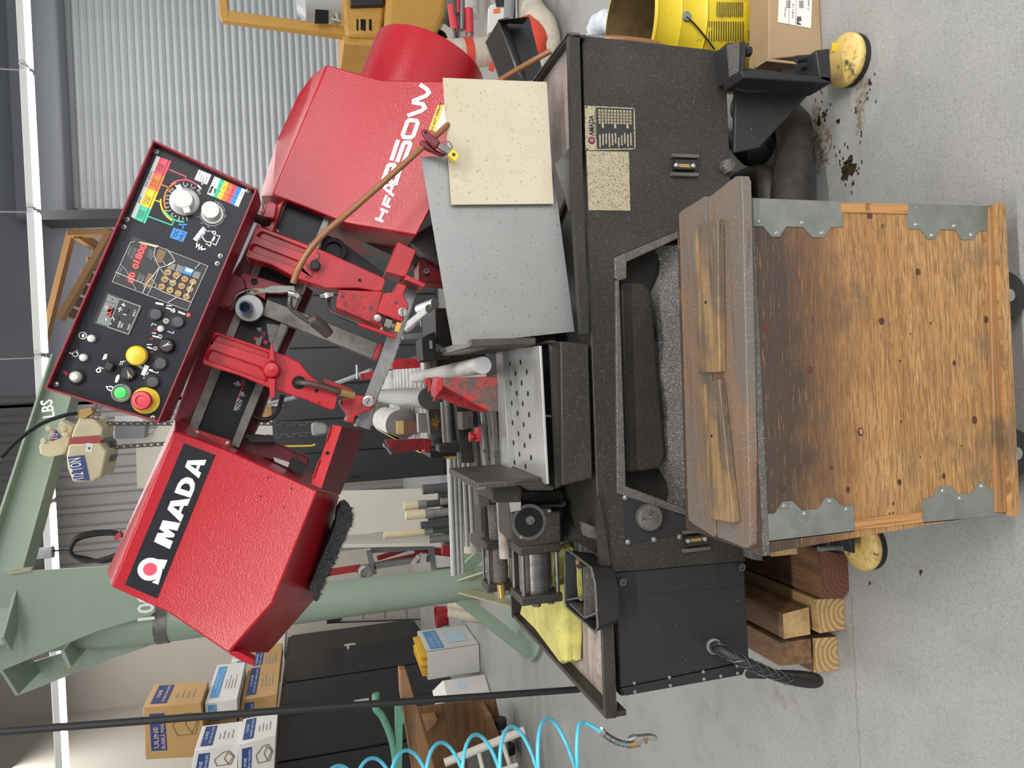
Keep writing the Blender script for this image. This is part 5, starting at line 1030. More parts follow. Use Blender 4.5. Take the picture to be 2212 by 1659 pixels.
    Fc(m, 'ink', zA, ((1490, 478), (1510, 486), (1478, 545), (1460, 536)), .0004); m.use('ink'); S(m, zA, ((1515, 540), (1520, 500)), 8)
    Fc(m, 'white_print', zA, ((1380, 340), (1488, 385), (1450, 470), (1342, 425))); m.use('ink'); S(m, zA, ((1400, 350), (1363, 432)), 3); 
    for i, st in enumerate(('INCONEL', 'HASTELLOY', 'MONEL')): px_text(m, st, zA(1395+i*22, 438+i*8), zA(1415+i*22, 385+i*9), Yt-.0005, .0028)
    Fc(m, 'tab_blue', zA, ((1165, 835), (1285, 875), (1245, 960), (1130, 920))); m.use('ink'); px_text(m, 'OL', zA(1188, 920), zA(1212, 862), Yt-.0006, .007, True, .01); px_text(m, 'HU', zA(1235, 945), zA(1262, 880), Yt-.0006, .007, True, .01); S(m, zA, ((1188, 842), (1152, 928)), 3)
    # saw symbol
    m.use('white_print'); Fc(m, 'white_print', zA, ((1415, 825), (1440, 848), (1358, 952), (1330, 935)))
    for i in range(7): Fc(m, 'white_print', zA, ((1437-12*i, 852+15*i), (1431-12*i, 862+15*i), (1450-12*i, 866+15*i)))
    cc = W(*zA(1465, 912), Yt); m.ringf(cc, n, 44*k, 52*k, 24)
    S(m, zA, ((1405, 920), (1440, 868), (1520, 868), (1525, 885), (1500, 930), (1475, 995), (1440, 970)), 7); S(m, zA, ((1495, 970), (1525, 985), (1560, 910), (1530, 900)), 7); S(m, zA, ((1365, 965), (1360, 1000), (1385, 980), (1380, 1020), (1405, 995), (1402, 1022), (1440, 1018)), 12)
    m.build('panel_print', P)
    # dials
    m = MB('silver'); m.lathe(W(*zA(1260, 615), Yp), n, [(122*k, 0), (120*k, .003), (95*k, .005), (0, .005)], 40); kb = m.build('dial_plate', P)
    m = MB('knob_grey'); c = W(*zA(1258, 610), Yp-.004); m.lathe(c, n, [(84*k, 0), (80*k, .018), (74*k, .020), (0, .020)], 36); ax = (W(*zA(1215, 495), Yp)-W(*zA(1290, 718), Yp)).normalized(); pr = V((-ax.z, 0, ax.x))
    m.prism([c+ax*.029-pr*.0045, c+ax*.029+pr*.0045, c+ax*.0+pr*.009, c-ax*.029+pr*.006, c-ax*.029-pr*.006, c-pr*.009], (0, -.019, 0)); m.build('pointer_knob', P, bevel=.001)
    m = MB('silver'); m.lathe(W(*zA(1497, 717), Yp), n, [(92*k, 0), (90*k, .003), (0, .003)], 36); m.build('dial_plate', P)
    m = MB('knob_grey'); m.lathe(W(*zA(1490, 703), Yp), n, [(78*k, 0), (74*k, .018), (70*k, .021), (0, .021)], 36); m.build('knob', P)
    # cracked keypad film
    m = MB('black'); m.face([W(*zA(*p), Yp-.0004) for p in ((815, 905), (1460, 1165), (1285, 1545), (645, 1300))]); kp = m.build('keypad', P)
    m = MB(); 
    for st, a, b, h in (('00', (822, 1312), (842, 1222), .0105), ('0', (860, 1192), (870, 1150), .0105), ('1800', (868, 1140), (940, 985), .0115)): Fc(m, 'led_red', zA, (), 0) if 0 else None; m.use('led_red'); px_text(m, st, zA(a[0], a[1]), zA(b[0], b[1]), Yt-.0008, h, True, .02)
    m.use('lcd'); m.mats[-1]
    for Q in (((893, 965), (952, 985), (862, 1192), (803, 1166)), ((783, 1205), (843, 1222), (808, 1312), (753, 1295))): m.use('red_dark'); m.face([W(*zA(*p), Yt-.0002) for p in Q])
    m.use('brown_key')
    for Q in (((1040, 1015), (1105, 1040), (1060, 1140), (995, 1120)), ((950, 1220), (1005, 1240), (965, 1360), (900, 1340))): m.face([W(*zA(*p), Yt-.0004) for p in Q])
    m.use('white_print')
    for st, a, b in (('LENGTH', (785, 1075), (815, 1005)), ('COUNT', (958, 1090), (985, 1025)), ('STATION', (700, 1262), (730, 1182)), ('PRESET', (872, 1295), (892, 1230)), ('SPEED', (898, 1318), (920, 1245))): m.use('ink_grey'); px_text(m, st, zA(*a), zA(*b), Yt-.0004, .0048)
    S(m, zA, ((835, 1010), (848, 1018), (815, 1095), (798, 1088), (835, 1010)), 3); S(m, zA, ((985, 1040), (1000, 1047), (975, 1105), (962, 1100), (985, 1040)), 3)
    m.build('display_digits', kp)
    lab_ = iter('963.852/741*')
    for x, y in ((1118, 1217), (1188, 1245), (1262, 1275), (1332, 1300), (1090, 1278), (1160, 1308), (1235, 1335), (1305, 1362), (1065, 1340), (1135, 1370), (1205, 1398), (1277, 1425)):
        m = MB('tan_key'); m.lathe(W(*zA(x, y), Yt), n, [(29*k, 0), (27*k, .0016), (0, .0016)], 18); m.use('ink'); px_text(m, next(lab_), zA(x+10, y+14), zA(x+14, y-6), Yt-.002, .0058, False); m.build('key', kp)
    m = MB(); Fc(m, 'galv', zA, ((1130, 1130), (1185, 1150), (1165, 1200), (1110, 1180))); Fc(m, 'galv', zA, ((1200, 1150), (1255, 1170), (1235, 1225), (1180, 1200))); Fc(m, 'tab_blue', zA, ((1262, 1165), (1340, 1195), (1312, 1248), (1240, 1222))); Fc(m, 'white_print', zA, ((1275, 1178), (1335, 1200), (1318, 1222), (1262, 1205)), .0003); Fc(m, 'galv', zA, ((1345, 1205), (1398, 1222), (1375, 1275), (1322, 1255))); m.build('label_key', kp)
    m = MB('tape_edge'); 
    for pts, w in ((((1105, 1020), (1150, 1070), (1180, 1125), (1120, 1160), (1045, 1180)), 6), (((1045, 1180), (1000, 1240), (940, 1310), (905, 1395)), 7), (((1010, 1010), (1000, 1080), (1045, 1175), (1100, 1250), (1160, 1310)), 5), (((1045, 1185), (960, 1390), (940, 1412)), 4), (((670, 1215), (760, 1255), (920, 1320), (1010, 1350), (1090, 1390), (1190, 1430)), 6), (((1190, 1430), (1320, 1475)), 7), (((1190, 1432), (1120, 1475)), 7), (((710, 1150), (760, 1195), (800, 1280), (850, 1370)), 3), (((1390, 1145), (1350, 1190)), 6), (((1075, 1120), (1100, 1165), (1180, 1120)), 5), (((1335, 1300), (1290, 1400), (1280, 1420)), 8), (((975, 1265), (1020, 1330), (1015, 1355)), 4), (((840, 955), (800, 965), (645, 1300), (1285, 1545), (1460, 1165), (1035, 1000)), 4), (((1165, 1305), (1230, 1240), (1180, 1200)), 4), (((1140, 1370), (1200, 1260)), 3)): S(m, zA, pts, w)
    for vv in m.v: vv.y -= .003
    m.build('crack_tape', kp)
    m = MB('cream'); Fc(m, 'cream', zA, ((880, 955), (1040, 990), (1020, 1008), (860, 962)), .003); m.build('torn_tape', kp)
    # counter with liquid crystal window
    m = MB('black'); m.prism([W(*zB(*p), Yp-.002) for p in ((597, 118), (905, 235), (785, 502), (475, 388))], (0, .002, 0)); ct = m.build('counter', P, bevel=.0006)
    m = MB(); Yt2 = Yp-.0026
    F2 = lambda mt, pts, o=0: (m.use(mt), m.face([W(*zB(*p), Yt2-o) for p in pts]))
    F2('lcd', ((608, 140), (697, 176), (600, 415), (506, 385))); F2('hole', ((618, 243), (662, 260), (632, 338), (586, 322)), .0003); m.use('led_red'); px_text(m, '0.1', zB(628, 332), zB(645, 258), Yt2-.0006, .0085, True, .015)
    m.use('ink'); m.disc(W(*zB(643, 184), Yt2-.0004), n, 7*k, 10); m.stroke([W(*zB(577, 195), Yt2-.0004), W(*zB(667, 225), Yt2-.0004)], 4*k, n); m.use('white_print'); px_text(m, '1/A', zB(596, 272), zB(605, 240), Yt2-.0004, .005); m.stroke([W(*zB(585, 365), Yt2-.0004), W(*zB(590, 345), Yt2-.0004)], 6*k, n)
    m.use('knob_grey'); m.stroke([W(*zB(*p), Yt2-.0003) for p in ((703, 180), (880, 245), (780, 480), (605, 420), (703, 180))], 4*k, n)
    for a in (((720, 225), (755, 240)), ((735, 245), (742, 215)), ((690, 260), (725, 275)), ((715, 250), (700, 290)), ((645, 335), (660, 365)), ((625, 385), (640, 410)), ((745, 275), (770, 285)), ((735, 310), (762, 318))): m.use('white_print'); m.stroke([W(*zB(*p), Yt2-.0004) for p in a], 7*k, n)
    for st, a, b in (('SELECT', (828, 332), (848, 275)), ('PRESET', (702, 425), (720, 370)), ('INPUT', (726, 428), (740, 388)), ('ON/OFF', (780, 448), (800, 400))): m.use('white_print'); px_text(m, st, zB(*a), zB(*b), Yt2-.0004, .0035)
    m.build('counter_display', ct)
    for x, y in ((765, 280), (682, 350), (652, 405)):
        m = MB('rubber'); m.lathe(W(*zB(x, y), Yp-.0025), n, [(20*k, 0), (18*k, .001), (0, .001)], 14); m.build('counter_button', ct)
    # push buttons
    for x, y, r in ((470, 520, 32), (402, 682, 32), (1060, 437, 28)):
        m = MB('lamp_white'); m.lathe(W(*zB(x, y), Yp), n, [(r*k, 0), (r*k, .006), (r*.9*k, .009), (r*.5*k, .011), (0, .0115)], 22); m.build('white_push_button', P)
    m = MB('black'); m.lathe(W(*zB(338, 848), Yp), n, [(64*k, 0), (62*k, .006), (50*k, .008), (50*k, .004), (0, .004)], 28); lp = m.build('lamp_bezel', P); m = MB('lamp_white'); m.lathe(W(*zB(332, 845), Yp-.004), n, [(48*k, 0), (44*k, .006), (26*k, .011), (0, .012)], 24); m.build('lamp_lens', lp)
    m = MB('yellow'); m.lathe(W(*zB(868, 668), Yp), n, [(40*k, 0), (40*k, .008), (82*k, .011), (84*k, .018), (74*k, .024), (45*k, .028), (0, .029)], 36); m.build('yellow_mushroom_button', P)
    for x, y, r in ((1012, 310, 56), (1200, 375, 56), (1050, 730, 58), (985, 888, 56)):
        m = MB('black'); m.lathe(W(*zB(x, y), Yp), n, [(r*k, 0), (r*k, .006), (r*.84*k, .007), (r*.84*k, .004), (0, .004)], 28); bz = m.build('button_bezel', P); m = MB('cap_grey'); m.lathe(W(*zB(x, y), Yp-.003), n, [(r*.8*k, 0), (r*.78*k, .003), (0, .0035)], 26); m.build('button_cap', bz)
    for x, y, t0, t1 in ((1112, 582, (1058, 592), (1142, 555)), (785, 815, (765, 785), (795, 862))):
        m = MB('black'); m.lathe(W(*zB(x, y), Yp), n, [(66*k, 0), (62*k, .010), (50*k, .014), (0, .014)], 28); sl = m.build('selector_switch', P)
        a, b = W(*zB(*t0), Yp-.0145), W(*zB(*t1), Yp-.0145); dd = (b-a).normalized(); pp = V((-dd.z, 0, dd.x)); m = MB('cream'); m.face([a, b-dd*.004+pp*.004, b-dd*.006, b+pp*.0, b-dd*.004-pp*.004] if 0 else [a, b+pp*.0035, b-dd*.006, b-pp*.0035]); m.build('selector_arrow', sl)
    m = MB('black'); m.prism([W(*zB(*p), Yp-.016) for p in ((595, 705), (662, 735), (630, 805), (562, 775))], (0, .016, 0)); m.build('key_switch', P, bevel=.003)
    m = MB('clear_film' if 0 else 'silver'); m.lathe(W(*zB(725, 985), Yp), n, [(78*k, 0), (76*k, .008), (64*k, .010), (60*k, .004), (0, .004)], 32); gl = m.build('lamp_bezel', P); m = MB('green_lens'); m.lathe(W(*zB(715, 980), Yp-.004), n, [(50*k, 0), (46*k, .007), (0, .009)], 28); m.build('green_lamp', gl)
    m = MB('yellow'); m.lathe(W(*zB(928, 1048), Yp), n, [(112*k, 0), (111*k, .003), (0, .003)], 40); es = m.build('emergency_plate', P); m = MB('mushroom_red'); m.lathe(W(*zB(912, 1046), Yp-.003), n, [(50*k, 0), (50*k, .010), (78*k, .014), (80*k, .022), (70*k, .027), (44*k, .028), (42*k, .025), (0, .026)], 36); m.build('emergency_button', es)
    m = MB('led_red'); m.lathe(W(*zB(1292, 318), Yp), n, [(18*k, 0), (14*k, .004), (0, .005)], 12); m.build('indicator_light', P)
    # symbols
    m = MB('white_print')
    for pts, w in ((((1012, 215), (1078, 228)), 16), (((1205, 290), (1262, 312)), 16), (((1100, 255), (1180, 280)), 12), (((1105, 235), (1150, 240)), 8), (((1140, 285), (1165, 290)), 8), (((975, 410), (985, 390), (1020, 405)), 5), (((1112, 455), (1160, 475), (1168, 455)), 5), (((940, 590), (1010, 615)), 12), (((935, 570), (980, 570)), 8), (((985, 495), (1060, 515)), 12), (((980, 470), (1015, 475)), 8), (((820, 735), (900, 770)), 6), (((985, 800), (1030, 812), (1036, 800)), 6), (((862, 752), (900, 770)), 16), (((955, 785), (988, 795)), 16), (((705, 745), (715, 715), (755, 712)), 6), (((722, 745), (732, 720)), 6), (((525, 760), (568, 775)), 6), (((910, 860), (915, 845)), 5), (((935, 830), (950, 805)), 8)): S(m, zB, pts, w)
    Fc(m, 'white_print', zB, ((918, 740), (958, 755), (918, 838), (885, 825))); Fc(m, 'white_print', zB, ((572, 655), (600, 648), (592, 690), (556, 702))); Fc(m, 'white_print', zB, ((672, 850), (690, 825), (704, 830), (700, 865), (682, 895), (664, 890)))
    for c, r0, r1 in (((390, 493), 25, 31), ((325, 652), 17, 22), ((1163, 280), 11, 17), ((1100, 368), 8, 12), ((1100, 368), 18, 22), ((1050, 500), 10, 15), ((1010, 603), 10, 15), ((525, 790), 11, 20), ((628, 945), 12, 22)): m.use('white_print'); m.ringf(W(*zB(*c), Yt), n, r0*k, r1*k, 18)
    Fc(m, 'white_print', zB, ((378, 485), (402, 475), (405, 505), (385, 512))); Fc(m, 'white_print', zB, ((585, 925), (615, 925), (618, 945), (600, 955)))
    for a in range(5): S(m, zB, ((335+6*a, 622+13*a), (345+4*a, 618+14*a)), 5)
    m.use('white_print'); S(m, zB, ((275, 640), (308, 650)), 9)
    m.use('red_print')
    for pts in (((218, 805), (245, 800), (240, 822), (268, 818)), ((1000, 440), (1020, 445)), ((985, 468), (1010, 465)), ((965, 522), (990, 520)), ((965, 636), (990, 632)), ((980, 605), (1000, 612))): S(m, zB, pts, 8)
    m.build('symbol_print', P)
panel()
# ---------------------------------------------------------------- vise and work table
def vise():
    zt = .85
    m = MB('steel_sheet'); p = [WZ(1085, 757, zt), WZ(1165, 747, zt), WZ(1181, 1046, zt), WZ(1101, 1046, zt)]; m.prism(p, (0, 0, -.006)); tb = m.build('work_table', SAW, bevel=.001)
    n = V((0, 0, 1)); hl = [(1427, 575), (1517, 562), (1475, 657), (1570, 645), (1435, 742), (1527, 740), (1485, 828), (1580, 830), (1443, 912), (1536, 916), (1492, 1000), (1590, 1010), (1450, 1080), (1544, 1095), (1500, 1172), (1598, 1195), (1458, 1250), (1552, 1272), (1508, 1348), (1607, 1378), (1466, 1418), (1560, 1450)]
    for x, y in hl:
        m = MB('hole'); c = WZ(*zF(x, y), zt+.0006); m.disc(c, n, .006, 14, .0068); m.ringf(c+V((0, 0, .0001)), n, .006, .0068, 14); m.build('drain_hole', tb)
    m = MB('steel_sheet'); p = [WZ(1071, 758, zt+.012), WZ(1085, 757, zt+.012), WZ(1101, 1040, zt+.012), WZ(1080, 1000, zt+.012)]; m.prism(p, (0, 0, -.02)); m.build('wear_strip', tb, bevel=.001)
    m = MB('steel_dark'); a, b = WZ(1092, 1002, zt+.002), WZ(1168, 1033, zt+.002); m.bar(a, b, .004, .004); m.build('stop_rod', tb)
    # front chip box under the table
    a, b = W(1186, 738, Yb-.008), W(1200, 1057, Yb-.008)
    m = MB('base_black'); f = Yb-.008
    m.px([(1186, 738), (1210, 737), (1214, 1050), (1200, 1058)], f+.02, f+.03); m.px([(1210, 737), (1268, 742), (1277, 1034), (1214, 1050)], f, f+.04); m.px([(1262, 742), (1272, 742), (1281, 1033), (1272, 1036)], f, f+.3); bx = m.build('chip_chute', SAW, bevel=.004)
    m = MB('hole'); m.px([(1166, 740), (1190, 738), (1202, 1056), (1182, 1048)], f+.09, f+.1); m.build('chute_inside', bx)
    m = MB('chip_dust'); m.px([zF(1720, 1010), zF(1785, 1015), zF(1785, 1032), zF(1720, 1030)], f+.03, f+.09); m.build('chute_rib', bx)
    m = MB('base_black'); m.px([(1184, 735), (1200, 735), (1200, 741), (1186, 741)], f+.01, f+.3); m.px([(1165, 742), (1262, 738), (1262, 742), (1165, 746)], f+.08, f+.3); m.build('chute_side', bx)
    # jaws
    def jaw(ft, fb, bk, tx, Y, name, mt, mts):
        p0 = W(*ft, Y); p1 = W(ft[0], ft[1]+tx, Y); zt_ = p0.z; zb = W(*fb, Y).z; Yk = WZ(*bk, zt_).y; x0, x1 = min(p0.x, p1.x), max(p0.x, p1.x)
        m = MB(mt); m.box(((x0+x1)/2, (Y+Yk)/2, (zt_+zb)/2), x1-x0, Yk-Y, zt_-zb); return m.build(name, SAW, bevel=.0035), (x0, x1, zt_, zb, Y, Yk)
    j, d1 = jaw((1016, 733), (1159, 737), (954, 760), 17, 1.60, 'fixed_jaw', 'jaw_dark', '')
    m = MB('steel'); x0, x1, z1, z0, ya, yb = d1; m.box(((x0+x1)/2, (ya+yb)/2, z1+.0006), (x1-x0)*.8, yb-ya-.008, .001); m.box((x0-.0006, (ya+yb)/2+.03, z1-.03), .001, yb-ya-.07, .05); m.build('worn_face', j)
    j, d2 = jaw((1030, 1043), (1168, 1031), (969, 1007), 15, 1.60, 'fixed_jaw', 'jaw_dark', '')
    x0, x1, z1, z0, ya, yb = d2; m = MB('steel'); m.box((x0+.003, ya-.0006, (z1+z1-.02)/2), .004, .001, .02); m.box((x0-.0006, (ya+yb)/2, z1-.006), .001, yb-ya-.004, .008); m.build('worn_edge', j)
    m = MB('base_black'); m.px([(1060, 1046), (1128, 1050), (1126, 1085), (1066, 1086)], 1.66, 1.86); m.px([(1118, 1045), (1145, 1060), (1196, 1060), (1198, 1052), (1165, 1040)], 1.58, 1.62); m.build('jaw_block', SAW, bevel=.003)
    # red movable jaw
    m = MB('red_worn'); m.px([zF(870, 700), zF(1322, 680), zF(1328, 985), zF(1245, 985), zF(860, 760)], 1.70, 1.73); rj = m.build('movable_jaw', SAW, bevel=.002)
    m = MB('red_dirty'); m.px([zF(800, 800), zF(870, 755), zF(1250, 985), zF(1180, 990), zF(1020, 945), zF(870, 880), zF(790, 870)], 1.78, 1.81); m.px([zF(810, 690), zF(870, 700), zF(875, 765), zF(800, 860), zF(790, 800)], 1.73, 1.8); m.build('jaw_rib', rj, bevel=.002)
    m = MB('red_dirty')
    for x, y in ((735, 760), (780, 840)): m.tube([W(*zF(x-15, y-60), 1.82), W(*zF(x+8, y-40), 1.82), W(*zF(x+10, y+30), 1.82), W(*zF(x-2, y+55), 1.82)], .004, 8)
    m.px([zF(705, 700), zF(815, 690), zF(800, 770), zF(715, 765)], 1.83, 1.86); m.build('jaw_hook', rj, bevel=.002)
    m = MB('steel'); m.px([zF(1322, 668), zF(1335, 668), zF(1345, 985), zF(1328, 985)], 1.695, 1.75); m.build('jaw_edge', rj)
    # bed
    def rail(px0, px1, y0, y1, Y, d, mt, nm):
        m = MB(mt); m.px([(px0, y0), (px1, y0), (px1+12, y1), (px0+12, y1)], Y, Y+d); return m.build(nm, SAW, bevel=.002)
    rail(1058, 1072, 870, 1010, 1.93, .05, 'steel_dark', 'guide_bar'); r = rail(1036, 1056, 870, 1012, 2.0, .05, 'steel', 'bed_rail'); rail(1020, 1030, 870, 1012, 2.05, .05, 'base_black', 'bed_rail'); rail(985, 1020, 870, 1000, 2.12, .05, 'base_black', 'bed_casting')
    m = MB('steel_dark')
    for x, y in ((1240, 1125), (1245, 1382), (1210, 1320), (1190, 1105)): m.lathe(W(*zF(x, y), 2.0), (0, -1, 0), [(.005, 0), (.005, .003), (0, .003)], 10)
    m.build('bolt_head', r)
    m = MB('red_plain'); m.lathe(W(*zF(1085, 1200), 1.98), (-.2, 0, 1), [(.014, 0), (.014, .02), (.008, .02), (0, .02)], 14) if 0 else m.cyl(W(*zF(1080, 1200), 1.96), W(*zF(1115, 1200), 1.96), .014, 14); m.cyl(W(*zF(1115, 1200), 1.96), W(*zF(1145, 1200), 1.96), .008, 10); m.px([zF(1150, 1120), zF(1185, 1120), zF(1185, 1240), zF(1150, 1240)], 1.95, 1.99); m.build('red_stop_knob', SAW, bevel=.002)
    m = MB('steel_dark'); m.cyl(W(967, 868, 2.2), W(972, 955, 2.2), .023, 24); m.build('bed_roller', SAW)
    m = MB('base_black'); m.px([(948, 962), (975, 960), (985, 950), (1015, 955), (1020, 975), (985, 978), (950, 978)], 2.15, 2.22); m.build('roller_bracket', SAW, bevel=.003)
    m = MB('chip_dust'); m.px([zF(1020, 990), zF(1110, 985), zF(1120, 1120), zF(1025, 1140)], 2.03, 2.1); m.build('casting_boss', SAW)
    # clamp unit at the right of the vise
    m = MB('base_black'); m.px([zF(790, 110), zF(800, 100), zF(880, 100), zF(940, 415), zF(870, 440), zF(800, 400)], 2.05, 2.3); m.px([zF(675, 360), zF(720, 330), zF(790, 300), zF(800, 520), zF(690, 545)], 1.98, 2.1); m.build('feed_housing', SAW, bevel=.006)
    m = MB('alu'); m.px([zF(740, 375), zF(765, 380), zF(768, 445), zF(745, 450)], 1.972, 1.98); m.build('bare_mark', SAW)
    # hydraulic cylinders at the left
    def cyl_unit(xc, ya, yb, yc, R, Y, nm):
        c0, c1 = W(xc, ya, Y), W(xc+(yb-ya)*.04, yb, Y); X = (c1-c0).normalized()
        m = MB('chip_dust' if R < .04 else 'steel_dark'); m.cyl(c0, c1, R*.82, 28); b = m.build(nm, SAW)
        for c in (c0, c1-X*.0):
            m = MB('base_black'); m.box(c, .022, R*2.1, R*2.1); m.build('end_flange', b, bevel=.004)
        m = MB('steel_dark')
        for dy, dz in ((-1, 1), (-1, -1), (1, 1), (1, -1)): m.cyl(c0+V((0, dy*R*.86, dz*R*.86)), c1+V((0, dy*R*.86, dz*R*.86)), R*.11, 10)
        m.build('tie_rod', b)
        m = MB('steel_dark'); m.cyl(c1, c1+X*.03, .012, 8); m.cyl(c1+V((0, -R*.5, -R*.6)), c1+V((0, -R*.5, -R*.6))+X*.02, .009, 8); m.build('port_plug', b)
    cyl_unit(1154, 1178, 1283, 0, .050, 1.77, 'hydraulic_cylinder'); cyl_unit(1072, 1172, 1262, 0, .036, 1.99, 'hydraulic_cylinder')
    m = MB('brass'); m.cyl(W(1081, 1262, 1.92), W(1084, 1290, 1.92), .010, 10); m.build('brass_fitting', SAW)
    m = MB('chip_dust'); m.cyl(W(1066, 1088, 1.99), W(1072, 1175, 1.99), .018, 16); m.px([zM(135, 220), zM(230, 220), zM(235, 380), zM(175, 400), zM(140, 380)], 1.96, 2.02); m.build('piston_rod', SAW)
    m = MB('tray_worn'); m.cyl(W(1084, 1080, 1.84), W(1091, 1205, 1.84), .0145, 20); m.build('guide_shaft', SAW)
    m = MB('base_black'); m.px([zM(415, 345), zM(520, 345), zM(530, 400), zM(800, 400), zM(800, 440), zM(880, 430), zM(885, 720), zM(520, 770), zM(430, 690)], 1.72, 1.86); ho = m.build('cylinder_housing', SAW, bevel=.006)
    m = MB('hole'); c = W(*zM(590, 530), 1.7195); m.lathe(c, (0, -1, 0), [(.036, 0), (.036, .001), (.0, .001)], 28); m.use('chip_dust'); m.lathe(c+V((.004, 0, -.004)), (0, -1, 0), [(.012, 0), (.010, .006), (0, .007)], 16); m.use('steel_dark'); m.ringf(c+V((0, -.0012, 0)), (0, -1, 0), .036, .044, 28); m.build('housing_bore', ho)
    m = MB('silver')
    for x, y in ((505, 400), (775, 430), (520, 665)): m.lathe(W(*zM(x, y), 1.72), (0, -1, 0), [(.005, 0), (.003, .003), (0, .003)], 10)
    m.build('cap_screw', ho)
    m = MB('chrome'); m.px([zM(414, 345), zM(520, 345), zM(518, 420), zM(430, 440)], 1.715, 1.72); m.build('bright_edge', ho)
    m = MB('base_black'); m.px([zM(530, 260), zM(905, 245), zM(910, 380), zM(880, 395), zM(530, 350)], 1.80, 1.83); m.px([zM(540, 385), zM(900, 370), zM(925, 340), zM(930, 380), zM(905, 400), zM(540, 410)], 1.74, 1.80); m.build('bent_bracket', SAW, bevel=.004)
    m = MB('base_black'); m.px([(1100, 1058), (1220, 1056), (1225, 1170), (1105, 1175)], 1.9, 2.1); m.build('vise_casting', SAW)
    m = MB('base_black'); m.box((-.08, 1.98, .76), .55, .3, .16); m.build('vise_bed', SAW, bevel=.004)
    m = MB('base_black'); m.box((.36, 2.05, .80), .16, .24, .22); m.build('pivot_stand', SAW, bevel=.01)
vise()
# ---------------------------------------------------------------- legs, levelling feet, ducts under the base
def feet():
    m = MB('base_black_clean'); m.px([(1570, 92), (1608, 88), (1614, 92), (1610, 152), (1580, 170)], Yb-.06, Yb+.03); m.px([(1612, 145), (1795, 168), (1792, 182), (1620, 200), (1580, 190)], Yb-.04, Yb-.03) ; 
    m.px([(1600, 152), (1794, 165), (1796, 180), (1606, 168)], Yb-.10, Yb-.02); m.px([(1762, 108), (1792, 104), (1797, 180), (1772, 172)], Yb-.10, Yb-.02); m.px([(1590, 165), (1794, 170), (1760, 190), (1640, 320), (1586, 330)], Yb-.001, Yb+.012); lg = m.build('outrigger_leg', SAW, bevel=.003)
    m = MB('chip_dust'); m.px([(1572, 96), (1598, 90), (1596, 155), (1578, 165)], Yb-.066, Yb-.06); m.build('dusty_plate', lg)
    m = MB('rubber'); m.cyl(W(1720, 128, Yb-.06), W(1764, 126, Yb-.06), .0085, 10); m.cyl(W(1728, 143, Yb-.06), W(1764, 141, Yb-.06), .0085, 10); m.cyl(W(1608, 111, Yb-.05), W(1620, 112, Yb-.05), .012, 8); m.build('levelling_bolt', lg)
    def foot(x, y, lab):
        c = WZ(x, y, .03); c.z = 0; m = MB('rubber'); m.lathe(c, (0, 0, 1), [(0, 0), (.062, 0), (.064, .012), (.060, .02)], 36); f = m.build('rubber_pad', SAW)
        m = MB('paint_yellow_old'); m.lathe(c, (0, 0, 1), [(.0615, .014), (.0645, .020), (.0645, .028), (.061, .033), (.052, .036), (.047, .040), (.030, .046), (.012, .048), (0, .048)], 36); o = m.build('levelling_foot', SAW)
        return o, c
    f, c = foot(1821, 130, ''); m = MB('yellow'); m.lathe(c, (0, 0, 1), [(.001, 0)], 4) if 0 else m.face([WZ(1797, 92, .0475), WZ(1824, 93, .041), WZ(1822, 112, .044), WZ(1796, 110, .0495)]); m.build('yellow_sticker', f)
    f, c = foot(1856, 1178, '')
    m = MB('base_black'); m.px([(1830, 1145), (1846, 1145), (1848, 1195), (1842, 1195)], Yb-.06, Yb+.02); m.px([(1705, 1150), (1845, 1140), (1845, 1150), (1705, 1172)], Yb+.0, Yb+.02); m.build('outrigger_leg', SAW, bevel=.002)
    m = MB('galv'); m.cyl(W(1768, 1186, Yb-.02), W(1838, 1180, Yb-.02), .006, 12); m.cyl(W(1815, 1181, Yb-.02), W(1828, 1180, Yb-.02), .011, 6); m.build('levelling_bolt', SAW)
    m = MB('chip_dust'); m.px([(1618, 1180), (1648, 1182), (1648, 1212), (1622, 1208)], Yb-.03, Yb+.1); m.build('corner_foot', SAW, bevel=.003)
    m = MB('hole'); m.box((.04, 2.15, .18), 1.52, .02, .36); m.build('shade_sheet', SAW)  # black sheet added to make the gap under the base dark
    for i, (pts, r) in enumerate((([(1700, 640, 1.55), (1705, 440, 1.60), (1715, 330, 1.66), (1712, 262, 1.74), (1690, 235, 1.84), (1640, 235, 1.95)], .047), ([(1665, 640, 1.66), (1665, 440, 1.68), (1645, 390, 1.72), (1600, 400, 1.85)], .040), ([(1600, 300, 1.9), (1630, 330, 1.8), (1650, 300, 1.85), (1670, 250, 1.95)], .04))):
        m = MB('oily_hose'); P = smooth_path([W(*p) for p in pts], 6)
        for p in P: p.z = max(p.z, r+.002)
        m.tube(P, r, 18); m.build('exhaust_duct', None, ['fat oily black flexible duct curving on the floor under the saw', 'second oily duct running beside the fat one', 'dark duct end rising under the saw base'][i], 'duct', 'oily ducts under the saw')
    # cable gland and mains cable
    c = W(*zJ(1142, 855), Yb+.004); t = thing('mains_cable', c, 'thick black mains cable in a wire mesh grip at the left panel', 'cable')
    m = MB('silver'); m.lathe(c, (0, -1, 0), [(.0185, 0), (.0185, .006), (.016, .007), (.016, .003), (.013, .004), (.011, .012), (0, .012)], 28); m.build('cable_gland', t)
    pts = [zJ(1150, 860, 1.575), zJ(1200, 885, 1.53), zJ(1350, 965, 1.50), zJ(1500, 1030, 1.49), zJ(1640, 1085, 1.49), zJ(1790, 1120, 1.50), zJ(1880, 1125, 1.52), zJ(1905, 1105, 1.56), zJ(1860, 1078, 1.64), zJ(1700, 1062, 1.72), zJ(1480, 1062, 1.80), zJ(1400, 1062, 1.9)]
    m = MB('rubber'); P = smooth_path([W(*p) for p in pts], 8); m.tube(P, .0115, 14); m.build('black_cable', t)
